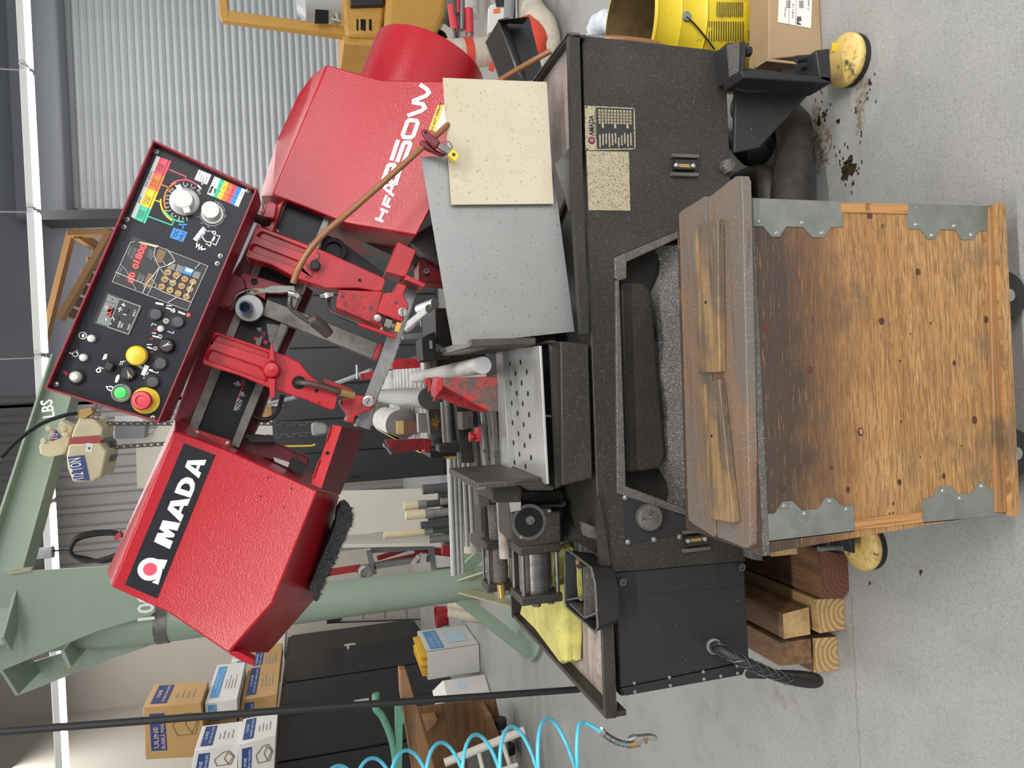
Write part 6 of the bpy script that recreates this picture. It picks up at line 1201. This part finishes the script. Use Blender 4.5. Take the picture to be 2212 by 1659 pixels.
    m = MB('wire'); g = P[2:36]
    for s in (1, -1):
        for ph in range(4):
            h = []
            for i, p in enumerate(g):
                tn = (g[min(i+1, len(g)-1)]-g[max(i-1, 0)]).normalized(); u = tn.orthogonal().normalized(); w = tn.cross(u); a = s*i*.42+ph*math.pi/2; h.append(p+(u*math.cos(a)+w*math.sin(a))*.0135)
            m.tube(h, .0009, 4, False)
    o = m.build('mesh_grip', t); o['kind'] = 'stuff'
feet()
# ================================================================= plywood bin with its lid boards
def wood_bin():
    Y = 1.10; t = thing('wooden_bin', (0, 1.27, 0), 'orange plywood scrap bin with galvanized corner plates on black casters in front of the saw', 'bin')
    TR, BR, BL, TL = (1617, 432), (2140, 449), (2152, 1108), (1640, 1198)
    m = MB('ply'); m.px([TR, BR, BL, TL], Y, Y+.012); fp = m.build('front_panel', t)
    k4 = Z(1580, 380, 3.456); k5 = Z(1580, 820, 3.456)
    def kz(z, x, y, rx, ry, mt='knot', nm='knot', o=.0006): c = W(*z(x, y), Y-o); k = .00083/3.456; m = MB(mt); m.disc(c, (0, -1, 0), ry*k, 16, rx*k, (1, 0, 0)); m.build(nm, fp)
    for x, y, rx, ry in ((1032, 297, 26, 24), (1392, 717, 22, 27), (258, 1135, 27, 33), (1122, 1085, 24, 28), (588, 1450, 24, 30), (1900, 1073, 22, 30), (1664, 1398, 15, 22), (608, 1072, 7, 12), (1488, 1100, 9, 11), (1130, 372, 9, 15), (1915, 460, 8, 15), (1948, 1015, 8, 15)): kz(k4, x, y, rx, ry)
    for x, y, rx, ry in ((1815, 302, 25, 31), (2004, 640, 17, 29), (1586, 720, 17, 23), (1255, 767, 18, 24), (871, 823, 16, 24), (388, 815, 22, 28), (751, 659, 11, 15), (1266, 313, 8, 14), (1970, 220, 12, 16), (1963, 725, 9, 17), (1210, 925, 9, 16), (965, 390, 26, 32)): kz(k5, x, y, rx, ry)
    kz(k5, 968, 388, 16, 20, 'oak', 'knot', .001)
    for z, x, y in ((k4, 1262, 1380), (k4, 1336, 1180), (k5, 1180, 1000), (k5, 1210, 995), (k5, 1720, 495), (k5, 1410, 575)): kz(z, x, y, 6, 7, 'hole', 'nail_hole')
    # side walls, back, floor
    qr = [W(*TR, Y), W(*BR, Y)]; ql = [W(*TL, Y), W(*BL, Y)]; D = .24
    m = MB('ply'); x = .014
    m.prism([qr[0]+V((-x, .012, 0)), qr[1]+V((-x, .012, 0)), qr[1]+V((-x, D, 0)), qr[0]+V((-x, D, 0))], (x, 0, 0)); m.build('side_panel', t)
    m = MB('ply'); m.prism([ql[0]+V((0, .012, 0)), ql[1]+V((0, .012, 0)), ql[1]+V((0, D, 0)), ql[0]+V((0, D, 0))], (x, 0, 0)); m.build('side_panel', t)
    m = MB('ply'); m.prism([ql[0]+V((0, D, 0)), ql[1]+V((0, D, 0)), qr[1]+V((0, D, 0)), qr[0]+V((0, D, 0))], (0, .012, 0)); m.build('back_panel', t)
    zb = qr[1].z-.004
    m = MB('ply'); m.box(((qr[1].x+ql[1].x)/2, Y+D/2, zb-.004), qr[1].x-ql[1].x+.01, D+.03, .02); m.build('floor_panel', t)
    # exposed ply edges
    m = MB('ply_edge'); m.px([(1816, 438), (1962, 441), (1962, 462), (1816, 459)], Y-.002, Y); m.build('ply_edge', fp)
    m = MB('ply_edge'); m.px([(1846, 1122), (1992, 1107), (1994, 1128), (1847, 1146)], Y-.002, Y); m.build('ply_edge', fp)
    m = MB('batten'); m.px([(2136, 447), (2152, 449), (2166, 452), (2182, 1090), (2184, 1104), (2170, 1108), (2152, 1108)], Y-.006, Y+.014); m.build('bottom_batten', t, bevel=.002)
    # galvanized corner plates
    P = [[k4(*p) for p in ((128, 170), (828, 198), (830, 380), (745, 383), (690, 458), (605, 460), (535, 380), (410, 378), (360, 455), (300, 452), (238, 376), (132, 374))],
         [k4(*p) for p in ((1310, 212), (1925, 230), (1928, 405), (1855, 408), (1805, 475), (1720, 475), (1672, 402), (1560, 400), (1512, 470), (1465, 470), (1415, 395), (1320, 395))],
         [k5(*p) for p in ((230, 1005), (325, 1000), (385, 912), (455, 905), (528, 978), (655, 965), (705, 882), (760, 878), (822, 945), (915, 938), (918, 1128), (232, 1210))],
         [k5(*p) for p in ((1428, 888), (1510, 878), (1550, 800), (1635, 793), (1690, 857), (1800, 847), (1845, 770), (1885, 768), (1935, 830), (2025, 824), (2035, 1010), (1432, 1066))]]
    S_ = [[k4(*p) for p in ((200, 340), (527, 348), (338, 425), (675, 425))], [k4(*p) for p in ((1378, 363), (1664, 373), (1497, 442), (1790, 440))], [k5(*p) for p in ((398, 943), (735, 905), (547, 1000), (862, 968))], [k5(*p) for p in ((1580, 830), (1868, 795), (1705, 885), (1982, 857))]]
    for i, p in enumerate(P):
        m = MB('galv'); m.px(p, Y-.0018, Y-.0003); 
        a, b = (p[0], p[1]) if i < 2 else (p[-1], p[-2]); A, B = W(*a, Y), W(*b, Y); m.prism([A, B, B+V((0, .09, 0)), A+V((0, .09, 0))], (.0015 if i < 2 else -.0015, 0, 0)); pl = m.build('corner_plate', t)
        for q in S_[i]:
            m = MB('silver'); m.lathe(W(*q, Y-.0018), (0, -1, 0), [(.0042, 0), (.003, .0018), (.0012, .002), (0, .001)], 10); m.build('screw', pl)
    for x, y, dy in ((2172, 640, .03), (2182, 978, .03), (2172, 640, .19), (2182, 978, .19)):
        yy = Y+dy; r = .047; c = W(x, y, yy); c.z = r; m = MB('rubber'); m.lathe(c, (0, -1, 0), [(0, -.016), (r*.9, -.016), (r, -.010), (r, .010), (r*.9, .016), (0, .016)], 32); w = m.build('caster', t)
        m = MB('silver'); m.cyl(c-V((0, .019, 0)), c+V((0, .019, 0)), .012, 14); m.build('caster_hub', w)
    zr = qr[0].z
    m = MB('chip_dust'); m.box(((qr[0].x+ql[0].x)/2, Y+.008, zr-.001), qr[0].x-ql[0].x+.006, .02, .012); m.build('dusty_rim', t)
    return zr, Y, D, qr[0].x, ql[0].x
ZR, BY, BD, BXR, BXL = wood_bin()
def lids():
    z = ZR+.024
    def board(px, zz, th, mt, lab, g):
        P = [WZ(x, y, zz) for x, y in px]; m = MB(mt); m.prism(P, (0, 0, -th)); return m.build('lid_board', None, lab, 'board', g, bevel=.0015, seg=2)
    board([(1527, 429), (1588, 381), (1598, 380), (1603, 392), (1621, 1176), (1616, 1184), (1606, 1183), (1549, 1160)], z, .018, 'wood_lid', 'wide brown lid board nearest the camera, dusted with chips', 'lid boards on the bin')
    board([(1466, 463), (1471, 456), (1521, 424), (1525, 430), (1546, 1155), (1541, 1160), (1490, 1128), (1486, 1120)], z, .018, 'wood_lid', 'second wide brown lid board, on the saw side of the bin', 'lid boards on the bin')
    a = board([(1497, 489), (1550, 475), (1554, 804), (1507, 806)], z+.014, .0135, 'wood_lid_small', 'narrow worn lid cleat lying straight on the right half of the bin', 'small cleats on the lid boards')
    b = board([(1509, 832), (1552, 819), (1585, 1129), (1533, 1122)], z+.014, .0135, 'wood_lid_small', 'narrow worn lid cleat lying slantwise on the left half of the bin', 'small cleats on the lid boards')
    for o, c in ((a, (1524, 653)), (b, (1537, 942))):
        m = MB('hole'); m.disc(WZ(*c, z+.0146), (0, 0, 1), .0032, 10); m.build('nail_hole', o)
    m = MB('silver'); m.cyl(WZ(1553, 478, z+.015), WZ(1553, 478, z+.02), .003, 8) if 0 else None
lids()
# ================================================================= timbers under the left end
def timbers():
    L = [([(1771, 1188), (1831, 1200), (1834, 1274), (1820, 1294), (1776, 1292)], 'timber_brown', 'timber_red_end', 'thick dark brown timber lying on the floor beside the levelling foot'),
         ([(1761, 1295), (1822, 1291), (1826, 1359), (1771, 1368)], 'timber_light', 'timber_end', 'light timber on the floor with clear growth rings, middle of the lower row'),
         ([(1755, 1379), (1806, 1376), (1812, 1447), (1758, 1453)], 'timber_brown', 'timber_end', 'timber on the floor at the left end of the lower row, with ringed end'),
         ([(1680, 1328), (1734, 1313), (1740, 1372), (1683, 1382)], 'timber_brown', 'timber_light', 'yellowish-ended timber lying on top of the middle floor timber'),
         ([(1689, 1388), (1752, 1379), (1756, 1432), (1686, 1438)], 'timber_brown', 'timber_brown', 'splintered timber on top of the leftmost floor timber')]
    for i, (p, m0, m1, lb) in enumerate(L):
        low = i < 3; x, y = max(p, key=lambda q: q[0]); Y = WZ(x, y, .001).y if low else 1.69
        pts = pxs(p, Y)
        if low:
            mz = min(q.z for q in pts); pts = [q-V((0, 0, mz-.001)) if q.z-mz < .012 else q for q in pts]
            for q in pts:
                if q.z < .014: q.z = .001
        else:
            tops = .098; mz = min(q.z for q in pts); pts = [q+V((0, 0, tops-mz)) for q in pts]
            for q in pts:
                if q.z < tops+.012: q.z = tops
        pr = .62; m = MB(m0); m.prism(pts, (0, pr, 0), cap0=False); t = m.build('timber', None, lb, 'timber', 'timbers stacked under the saw', bevel=0)
        m = MB(m1); m.prism(pts, (0, .0015, 0)); m.build('end_grain', t)
    m = MB('timber_light'); m.px([(1667, 1164), (1719, 1164), (1724, 1197), (1667, 1203)], 1.60, 1.9); m.build('timber_offcut', None, 'small pale wood offcut wedged above the dark brown timber', 'wood', bevel=.002)
timbers()
# ================================================================= right side: pail, carton, chip box
def pail():
    c = WZ(1545, 30, .30); cx, cy = c.x+.075, c.y+.25; R = .165; base = V((cx, cy, .17))
    zt = W(1415, 30, cy-R).z
    t = thing('pail', (cx, cy, .0), 'dented yellow metal pail with black printing behind the saw corner', 'pail')
    h = zt; m = MB('pail_yellow'); m.lathe((cx, cy, 0), (0, 0, 1), [(0, .002), (R*.93, .002), (R*.95, .01), (R, h*.62), (R*1.035, h*.635), (R*1.0, h*.66), (R*1.02, h*.80), (R*1.035, h*.815), (R*1.02, h*.83), (R*1.03, h*.97), (R*1.06, h*.985), (R*1.05, h), (R*1.02, h)], 48); b = m.build('pail_body', t)
    m = MB('pail_inside'); m.lathe((cx, cy, 0), (0, 0, 1), [(R*1.015, h), (R*.98, h*.7), (R*.93, h*.25), (0, h*.25)], 40); m.build('pail_inside', t)
    m = MB('ink')
    def cylp(x, y, o=.0015):   # photo point on the pail wall
        r = ray(x, y); a = r.x*r.x+r.y*r.y; bb = 2*(r.x*(-cx)+r.y*(-cy)); RR = R*1.0+o; cc = cx*cx+cy*cy-RR*RR; D = bb*bb-4*a*cc
        if D < 0: return None
        return CAM+r*((-bb-math.sqrt(D))/(2*a))
    def wrap(st, p0, p1, h_, bold=0):
        vs, fs, wid = glyphs(st, bold)
        A = V((p0[0], p0[1], 0)); B = V((p1[0], p1[1], 0)); X = (B-A)/wid; U = V((X.y, -X.x, 0)).normalized()*(h_/.7)
        # upright text runs up the picture: its up direction is to the picture's left
        U = V((-abs(U.x), U.y if U.x < 0 else -U.y, 0))
        o = []
        for a, b_ in vs:
            q = A+X*a+U*b_; P = cylp(q.x, q.y); 
            if P is None: return
            o.append(P)
        m.add(o, fs)
    wrap('NET CONTENTS-5 GALLONS-18.925 LITERS', (1632, 108), (1648, -60), 8, .01); wrap('(800) 325-9962', (1654, 76), (1660, 14), 7, .01); wrap('"To reorder, call', (1646, 76), (1651, 8), 7, .01)
    wrap('2-<1f}', (1622, 100), (1626, 66), 9, .02)
    for row, (x, y0, y1) in enumerate([(1531+5.2*k, 88+1.2*(k % 3), 46) for k in range(15)]+[(1548+4.2*k, 36+.6*(k % 4), 4) for k in range(14)]+[(1553+4.2*k, -2, -40) for k in range(14)]):
        a = [cylp(x, y0, .0012), cylp(x+.6, y1, .0012), cylp(x+2.4, y1, .0012), cylp(x+1.8, y0, .0012)]
        if all(a): m.face(a)
    for pts in (((1638, 80), (1643, 6), (1664, 4), (1660, 80), (1638, 80)), ((1617, 122), (1643, 125), (1632, 140))):
        q = [cylp(*p) for p in pts]
        if all(q):
            for i in range(len(q)-1): m.bar(q[i], q[i+1], .0015, .0006)
    m.build('black_print', b)
    m = MB('rubber'); P = [cylp(x, y, .008) for x, y in ((1482, 36), (1500, 52), (1525, 82), (1543, 106))]
    if all(P): m.tube(smooth_path(P, 5), .0026, 6); m.use('galv'); m.lathe(cylp(1482, 36, .001), (0, -1, 0), [(.014, 0), (.012, .006), (.004, .007), (0, .007)], 14); m.build('bail_handle', t)
pail()
def pb_carton():
    pts = [(1659, 140), (1662, -60), (1775, -60), (1776, 118), (1740, 134), (1660, 128)]
    Y = WZ(1776, 110, .002).y; P = pxs([(1660, 128), (1662, -70), (1775, -70), (1776, 116)], Y); zmin = min(p.z for p in P)
    for p in P:
        if p.z < zmin+.02: p.z = .002
    m = MB('carton_dull'); m.prism(P, (0, .09, 0)); o = m.build('parcel', None, 'brown cardboard parcel with a white PB shipping label on the floor', 'carton', bevel=.003)
    m = MB('carton_dull'); m.px([(1660, 126), (1740, 136), (1735, 140), (1655, 132), (1632, 146), (1630, 142)], Y-.004, Y+.0); m.build('torn_flap', o)
    m = MB('label_white'); m.pface([(1680, 48), (1684, -50), (1756, -50), (1752, 61)], Y-.0012); m.use('ink'); px_text(m, 'PB', (1730, 54), (1731, 36), Y-.002, .013, True, .03)
    for x, y0, y1, w in ((1704, 60, -40, .8), (1719, 60, -40, .8)): pstroke(m, [(x, y0-4), (x+1, y1)], Y-.0018, .0008)
    for k in range(9): pstroke(m, [(1703, 14-1.8*k) if 0 else (1698, 16-1.9*k), (1708, 16-1.9*k)], Y-.0018, .0006+.0006*(k % 3 == 0)); pstroke(m, [(1726, 17-1.9*k), (1736, 17-1.9*k)], Y-.0018, .0007+.0006*(k % 2))
    px_text(m, 'USPS Ship', (1697, 38), (1698, 16), Y-.0018, .004); px_text(m, '123-PB-3-1-P0', (1714, 40), (1715, 8), Y-.0018, .0045); px_text(m, 'Z- AMERICA', (1748, 22), (1749, -14), Y-.0018, .005)
    m.build('shipping_label', o)
pb_carton()
def chip_box():
    Y = 2.35; t = thing('black_chip_box', W(1110, 160, Y), 'open black sheet metal box hanging tilted at the right rear of the saw', 'box')
    z = Z(860, 0, 5.267)
    A, B, C, D = z(1135, 232), z(1490, 195), z(1640, 790), z(1370, 900)
    m = MB('base_black'); m.px([z(1000, 470), z(1140, 235), z(1330, 770), z(1420, 915), z(1160, 915), z(1140, 840)], Y, Y+.01); m.build('box_side', t)
    m = MB('black'); m.prism([W(*z(1140, 235), Y), W(*z(1260, 205), Y+.2), W(*z(1470, 840), Y+.2), W(*z(1420, 915), Y)], (.004, 0, 0)); m.px([z(1140, 235), z(1490, 190), z(1640, 790), z(1600, 900), z(1420, 915)], Y+.12, Y+.13); m.build('box_back', t)
    m = MB('base_black'); m.prism([W(*z(1140, 232), Y), W(*z(1490, 188), Y-.02), W(*z(1430, 270), Y+.1), W(*z(1160, 260), Y+.1)], (0, .004, .003)); m.build('box_lip', t)
chip_box()
# ================================================================= bits lying on the left tray
def basket():
    zt = .765; zb = .708
    rim = [zM(*p) for p in ((915, 795), (945, 782), (1060, 872), (1148, 938), (1185, 1080), (1208, 1470), (1185, 1515), (1120, 1455), (935, 1295), (918, 1250))]
    T = [WZ(x, y, zt) for x, y in rim]; cen = sum(T, V())/len(T); Bq = [cen+(p-cen)*.86+V((0, 0, zb-zt)) for p in T]
    t = thing('parts_tray', (cen.x, cen.y, zb), 'black plastic divided parts tray lying on the saw tray', 'tray')
    m = MB('black'); m.loft([Bq, T, [p+(cen-p).normalized()*.004 for p in T], [p+(cen-p).normalized()*.004 for p in Bq]], True); m.face([p+V((0, 0, .003)) for p in Bq]); m.face(Bq); m.build('tray_body', t)
    m = MB('chip_dust'); m.tube(T+[T[0]], .0028, 6, False); m.build('tray_rim', t)
    m = MB('chip_dust'); 
    for a, b in ((zM(1085, 930), zM(1095, 1385)), (zM(1095, 1385), zM(1195, 1345)), (zM(930, 1225), zM(1060, 1205)), (zM(960, 1260), zM(1095, 1390))):
        p, q = WZ(*a, zt-.004), WZ(*b, zt-.004); m.bar(p-V((0, 0, .02)), q-V((0, 0, .02)), .004, .044)
    m.build('divider', t)
    t = thing('paint_brush', WZ(1250, 1260, .74), 'worn paint brush with yellowish bristles lying in the black parts tray', 'brush')
    m = MB('oak'); m.cyl(WZ(*zM(1030, 870), .755), WZ(*zM(1035, 905), .752), .006, 10); m.build('handle', t)
    m = MB('steel_dark'); m.bar(WZ(*zM(1035, 900), .752), WZ(*zM(1045, 935), .750), .020, .012); m.build('ferrule', t)
    m = MB('cloth_yellow'); a, b = WZ(*zM(1045, 930), .750), WZ(*zM(1060, 1205), .735)
    for k in range(26):
        o = V((random.uniform(-.010, .010), 0, random.uniform(-.004, .006))); m.tube([a+o, a.lerp(b, .5)+o*1.3, b+o*1.1-(b-a)*random.uniform(0, .1)], .0016, 5)
    o = m.build('bristles', t); o['kind'] = 'stuff'
basket()
def pad():
    m = MB('cloth_yellow')
    out = [zM(*p) for p in ((505, 1355), (530, 1245), (640, 1215), (780, 1180), (770, 760), (800, 735), (838, 780), (842, 850), (800, 1060), (830, 1120), (870, 1090), (905, 1300), (912, 1560), (905, 1780), (870, 1800), (640, 1490))]
    T = [WZ(x, y, .752+.004*math.sin(i*2.1)) for i, (x, y) in enumerate(out)]; cen = sum(T, V())/len(T)
    lay = []
    for dz, k in ((-.046, 1.0), (-.034, 1.015), (-.024, .985), (-.014, 1.01), (-.006, 1.0), (0, .97), (.003, .8), (.004, .4)): lay.append([cen+(p-cen)*k+V((0, 0, dz)) for p in T])
    m.loft(lay, True, smooth=False); m.face(lay[-1]); m.build('absorbent_pad', None, 'folded yellow absorbent cloth on the left end of the saw tray', 'cloth')
pad()
m = MB('rubber'); P = [(-40, 1583, 2.32), (300, 1558, 2.32), (700, 1528, 2.32), (1000, 1507, 2.32), (1252, 1489, 2.33)]; m.tube([W(*p) for p in P], .0105, 14); m.build('black_pole', None, 'thin black pole rising behind the left end of the saw tray', 'pole')
def air_hose():
    t = thing('air_hose', W(1250, 1580, 1.5), 'turquoise coiled air hose with a chrome blow gun at the lower left', 'hose')
    a, b = W(655, 1735, 1.76), W(1268, 1600, 1.50); ax = (b-a).normalized(); u = V((0, 1, 0)); u = (u-ax*u.dot(ax)).normalized(); w = ax.cross(u); w = w if w.x > 0 else -w; n = 8; P = []
    L = (b-a).length; R = .060
    for i in range(n*26):
        f = i/(n*26); th = 2*math.pi*n*f; P.append(a+ax*L*f+(w*math.cos(th)*1.0+u*math.sin(th))*R*(1.0 if f < .9 else 1-(f-.9)*2))
    e = [W(*zJ(205, 1415), 1.5), W(*zJ(240, 1425), 1.5), W(*zJ(320, 1470), 1.5), W(*zJ(385, 1520), 1.5)]
    m = MB('cyan_hose'); m.tube(P+smooth_path(e, 5), .0042, 10); m.build('coiled_tube', t)
    P = smooth_path([W(*zJ(*p), 1.5) for p in ((335, 1478), (390, 1520), (460, 1555), (545, 1575))], 8); m = MB('steel_dark')
    g = []; 
    for i in range(len(P)*8):
        f = i/8; k = min(int(f), len(P)-2); p = P[k].lerp(P[k+1], f-k); tn = (P[k+1]-P[k]).normalized(); q = tn.orthogonal().normalized(); s = tn.cross(q); th = i*.85; g.append(p+(q*math.cos(th)+s*math.sin(th))*.0062)
    m.tube(g, .0011, 5, False); m.build('spring_guard', t); m = MB('cyan_hose'); m.tube(P, .0042, 10); m.build('hose_end', t)
    m = MB('chrome'); m.cyl(W(*zJ(325, 1465), 1.5), W(*zJ(345, 1485), 1.5), .0075, 12); m.build('ferrule', t)
    m = MB('brass'); m.cyl(W(*zJ(535, 1572), 1.5), W(*zJ(605, 1560), 1.5), .008, 12); m.build('coupler', t)
    m = MB('silver'); m.px([zJ(*p) for p in ((530, 1535), (585, 1508), (600, 1515), (700, 1505), (745, 1518), (743, 1545), (715, 1548), (700, 1540), (640, 1545), (620, 1580), (600, 1585), (575, 1545), (535, 1550))], 1.49, 1.505); g = m.build('blow_gun', t, bevel=.003)
    m = MB('brown_wood'); m.px([zJ(640, 1530), zJ(672, 1525), (1200+668/3.352, 1140+1568/3.352), zJ(645, 1570)], 1.487, 1.49); m.build('trigger', g, bevel=.002)
air_hose()
# ================================================================= stock in and behind the vise
def stock():
    def bar(c0, c1, r, Y0, ext, mt, mt2, lab):
        Y0 = Y0 if Y0 < 2 else (1.35-.93)/((1.35-W(*c0, 1.0).z)+r*.985/1600); a = W(*c0, Y0); d = V((W(*c1, Y0+ext).x-a.x, ext, 0)); R = r*(a.y*.964-(a.z-1.35)*.266)/1600; d.z = 0
        m = MB(mt); m.cyl(a, a+d, R, 36); o = m.build('round_bar', None, lab, 'bar', 'round bars behind the vise'); m = MB(mt2); m.lathe(a, -d.normalized(), [(R, -.001), (R*.985, .0015), (0, .0015)], 36); m.build('cut_face', o); return a, R
    bar((1043, 789), (886, 816), 19, 1.70, 1.15, 'alu_white', 'alu', 'pale aluminium round bar clamped in the vise')
    bar((926.5, 860.5), (822, 856), 24, 2.55, 1.5, 'alu', 'alu_cut', 'blue-marked grey round bar with a dark sawn end')
    a, R = bar((866, 918), (833, 907), 33, 3.15, .62, 'alu_white', 'alu_cut', 'fat billet with a dark sawn face next to the wood block')
    bar((811, 893), (795, 888), 27, 4.3, .45, 'alu_white', 'alu_cut', 'second fat billet farther back near the yellow strap')
    m = MB('timber_red_end'); m.px([(872, 909), (908, 908), (908, 937), (872, 938)], 2.95, 3.1); o = m.build('wood_block', None, 'square wood block standing in front of the fat billet', 'wood'); m = MB('timber_light'); m.px([(859, 910), (872, 909), (872, 938), (860, 938)], 2.95, 3.1); m.build('pale_top', o)
    # roller conveyor
    t = thing('roller_conveyor', (0, 3.4, 0), 'roller conveyor with red guide posts behind the saw', 'conveyor')
    zc = .93; x0, x1 = WZ(905, 962, zc).x, WZ(905, 783, zc).x
    Ys = [2.92+.125*k for k in range(15)]
    for Yk in Ys:
        m = MB('roller'); m.cyl((x0, Yk, zc-.031), (x1, Yk, zc-.031), .030, 18); m.build('roller', t)
    for x in (x0-.02, x1+.02):
        m = MB('base_black'); m.box((x, 3.75, zc-.06), .025, 2.0, .10); m.build('side_rail', t)
    for y in (2.95, 4.6):
        for x in (x0, x1):
            m = MB('base_black'); m.box((x, y, (zc-.08)/2), .06, .06, zc-.08); m.build('leg', t)
    m = MB('red_dirty'); m.px([(832, 951), (920, 948), (924, 970), (848, 979)], 2.5, 2.54); m.build('guide_post', t, bevel=.002); m = MB('red_dirty'); m.px([(915, 950), (932, 950), (930, 978), (918, 978)], 2.48, 2.56); m.build('post_socket', t, bevel=.002)
    m = MB('silver'); m.cyl(W(830, 958, 2.48), W(846, 980, 2.48), .005, 8); m.cyl(W(830, 957, 2.48), W(833, 966, 2.48), .006, 8); m.build('locking_pin', t)
    m = MB('red_dirty'); m.px([(845, 776), (917, 772), (918, 793), (848, 798)], 2.9, 2.95); m.build('guide_post', t, bevel=.002); m = MB('red_dirty'); m.px([(778, 808), (815, 800), (815, 818), (780, 820)], 3.9, 3.95); m.build('guide_post', t, bevel=.002)
    m = MB('silver'); m.cyl(W(771, 788, 3.85), W(772, 818, 3.85), .007, 8); m.build('locking_pin', t)
    m = MB('steel_dark'); m.px([(925, 885), (952, 883), (955, 945), (930, 938)], 2.45, 2.5); m.build('swarf_tray', t)
    m = MB('gold'); rr = random.Random(4)
    for k in range(120):
        q = W(940+rr.gauss(0, 4.5), 912+rr.gauss(0, 8), 2.446); e1 = V((rr.uniform(-1, 1), rr.uniform(-.3, .3), rr.uniform(-1, 1))).normalized()*.006; e2 = V((rr.uniform(-1, 1), rr.uniform(-.6, .1), rr.uniform(-1, 1)))*.0022; m.add([q-e1, q+e1, q+e2], [[0, 1, 2]])
    o = m.build('copper_swarf', t); o['kind'] = 'stuff'
    m = MB('alu'); m.px([(903, 893), (925, 893), (925, 935), (905, 935)], 2.75, 2.8); m.build('cross_channel', t)
    m = MB('yellow'); m.px([(812, 925), (818, 928), (925, 985), (975, 985), (983, 975), (980, 992), (965, 991), (905, 978)], 3.0, 3.004); m.build('strap', None, 'yellow strap hanging slack beside the red guide post', 'strap')
    m = MB('yellow'); m.cyl(W(612, 964, 4.9), W(673, 963, 4.9), .006, 8); m.cyl(W(673, 963, 4.9), W(681, 960, 4.9), .006, 8); m.build('yellow_hook', None, 'thin yellow hooked rod below the hoist chain', 'rod')
    m = MB('grey_tube'); m.cyl(W(570, 875, 5.2), W(640, 858, 5.0), .014, 8); m.cyl(W(727, 828, 4.6), W(802, 800, 4.3), .014, 8); m.build('grey_rod', None, 'thin grey rod slanting behind the saw arms', 'rod')
    # horizontal stack of shiny bars at the left of the vise
    for i, (x, yb, r) in enumerate(((976, 1243, 6.2), (985, 1240, 6.2), (994, 1238, 6.2), (1004, 1180, 7), (1015, 1150, 7))):
        Y = 3.4+.012*i; a, b = W(x-6, 965, Y), W(x+4, yb, Y+.02); m = MB('bar_bright'); m.cyl(a, b, r*Y/1600*.98, 20)
        m.build('steel_bar', None, ['topmost shiny steel bar of the horizontal stack by the green mast', 'second shiny bar from the top of the horizontal stack', 'third shiny bar from the top of the horizontal stack', 'fourth duller bar in the horizontal stack', 'lowest dull bar in the horizontal stack'][i], 'bar', 'shiny bars lying across the rack')
    m = MB('base_black'); A = W(1026, 960, 3.4); B = W(1038, 1200, 3.4); m.box(((A.x+B.x)/2, 3.6, A.z-.06), A.x-B.x, .5, .08)
    for x_ in (A.x-.05, B.x+.05):
        for y_ in (3.4, 3.8): m.box((x_, y_, (A.z-.1)/2), .05, .05, A.z-.1)
    m.build('bar_rack', None, 'dark rack under the horizontal steel bars', 'rack')
    m = MB('canvas'); a = W(1017, 1192, 3.75); m.lathe(a, (1, 0, 0), [(.0, .12), (.036, .12), (.039, 0), (.043, 0), (.043, .16), (0, .16)], 24); m.build('fibre_tube', None, 'tan open fibre tube end behind the hydraulic cylinder', 'tube')
    # work lamp arms and pipes right of the vise
    m = MB('alu'); m.cyl(W(905, 668, 2.7), W(940, 655, 2.6), .018, 12); m.cyl(W(880, 708, 2.8), W(930, 668, 2.6), .02, 14); m.build('pipe', t)
    m = MB('silver'); m.px([(908, 690), (925, 688), (935, 708), (930, 712), (915, 698), (910, 705)], 2.6, 2.62); m.build('bracket', t)
    m = MB('grey_tube'); m.px([(870, 722), (912, 718), (912, 730), (872, 732)], 2.7, 2.75); m.build('flat_bar', t)
stock()
print('objects', len(bpy.data.objects))
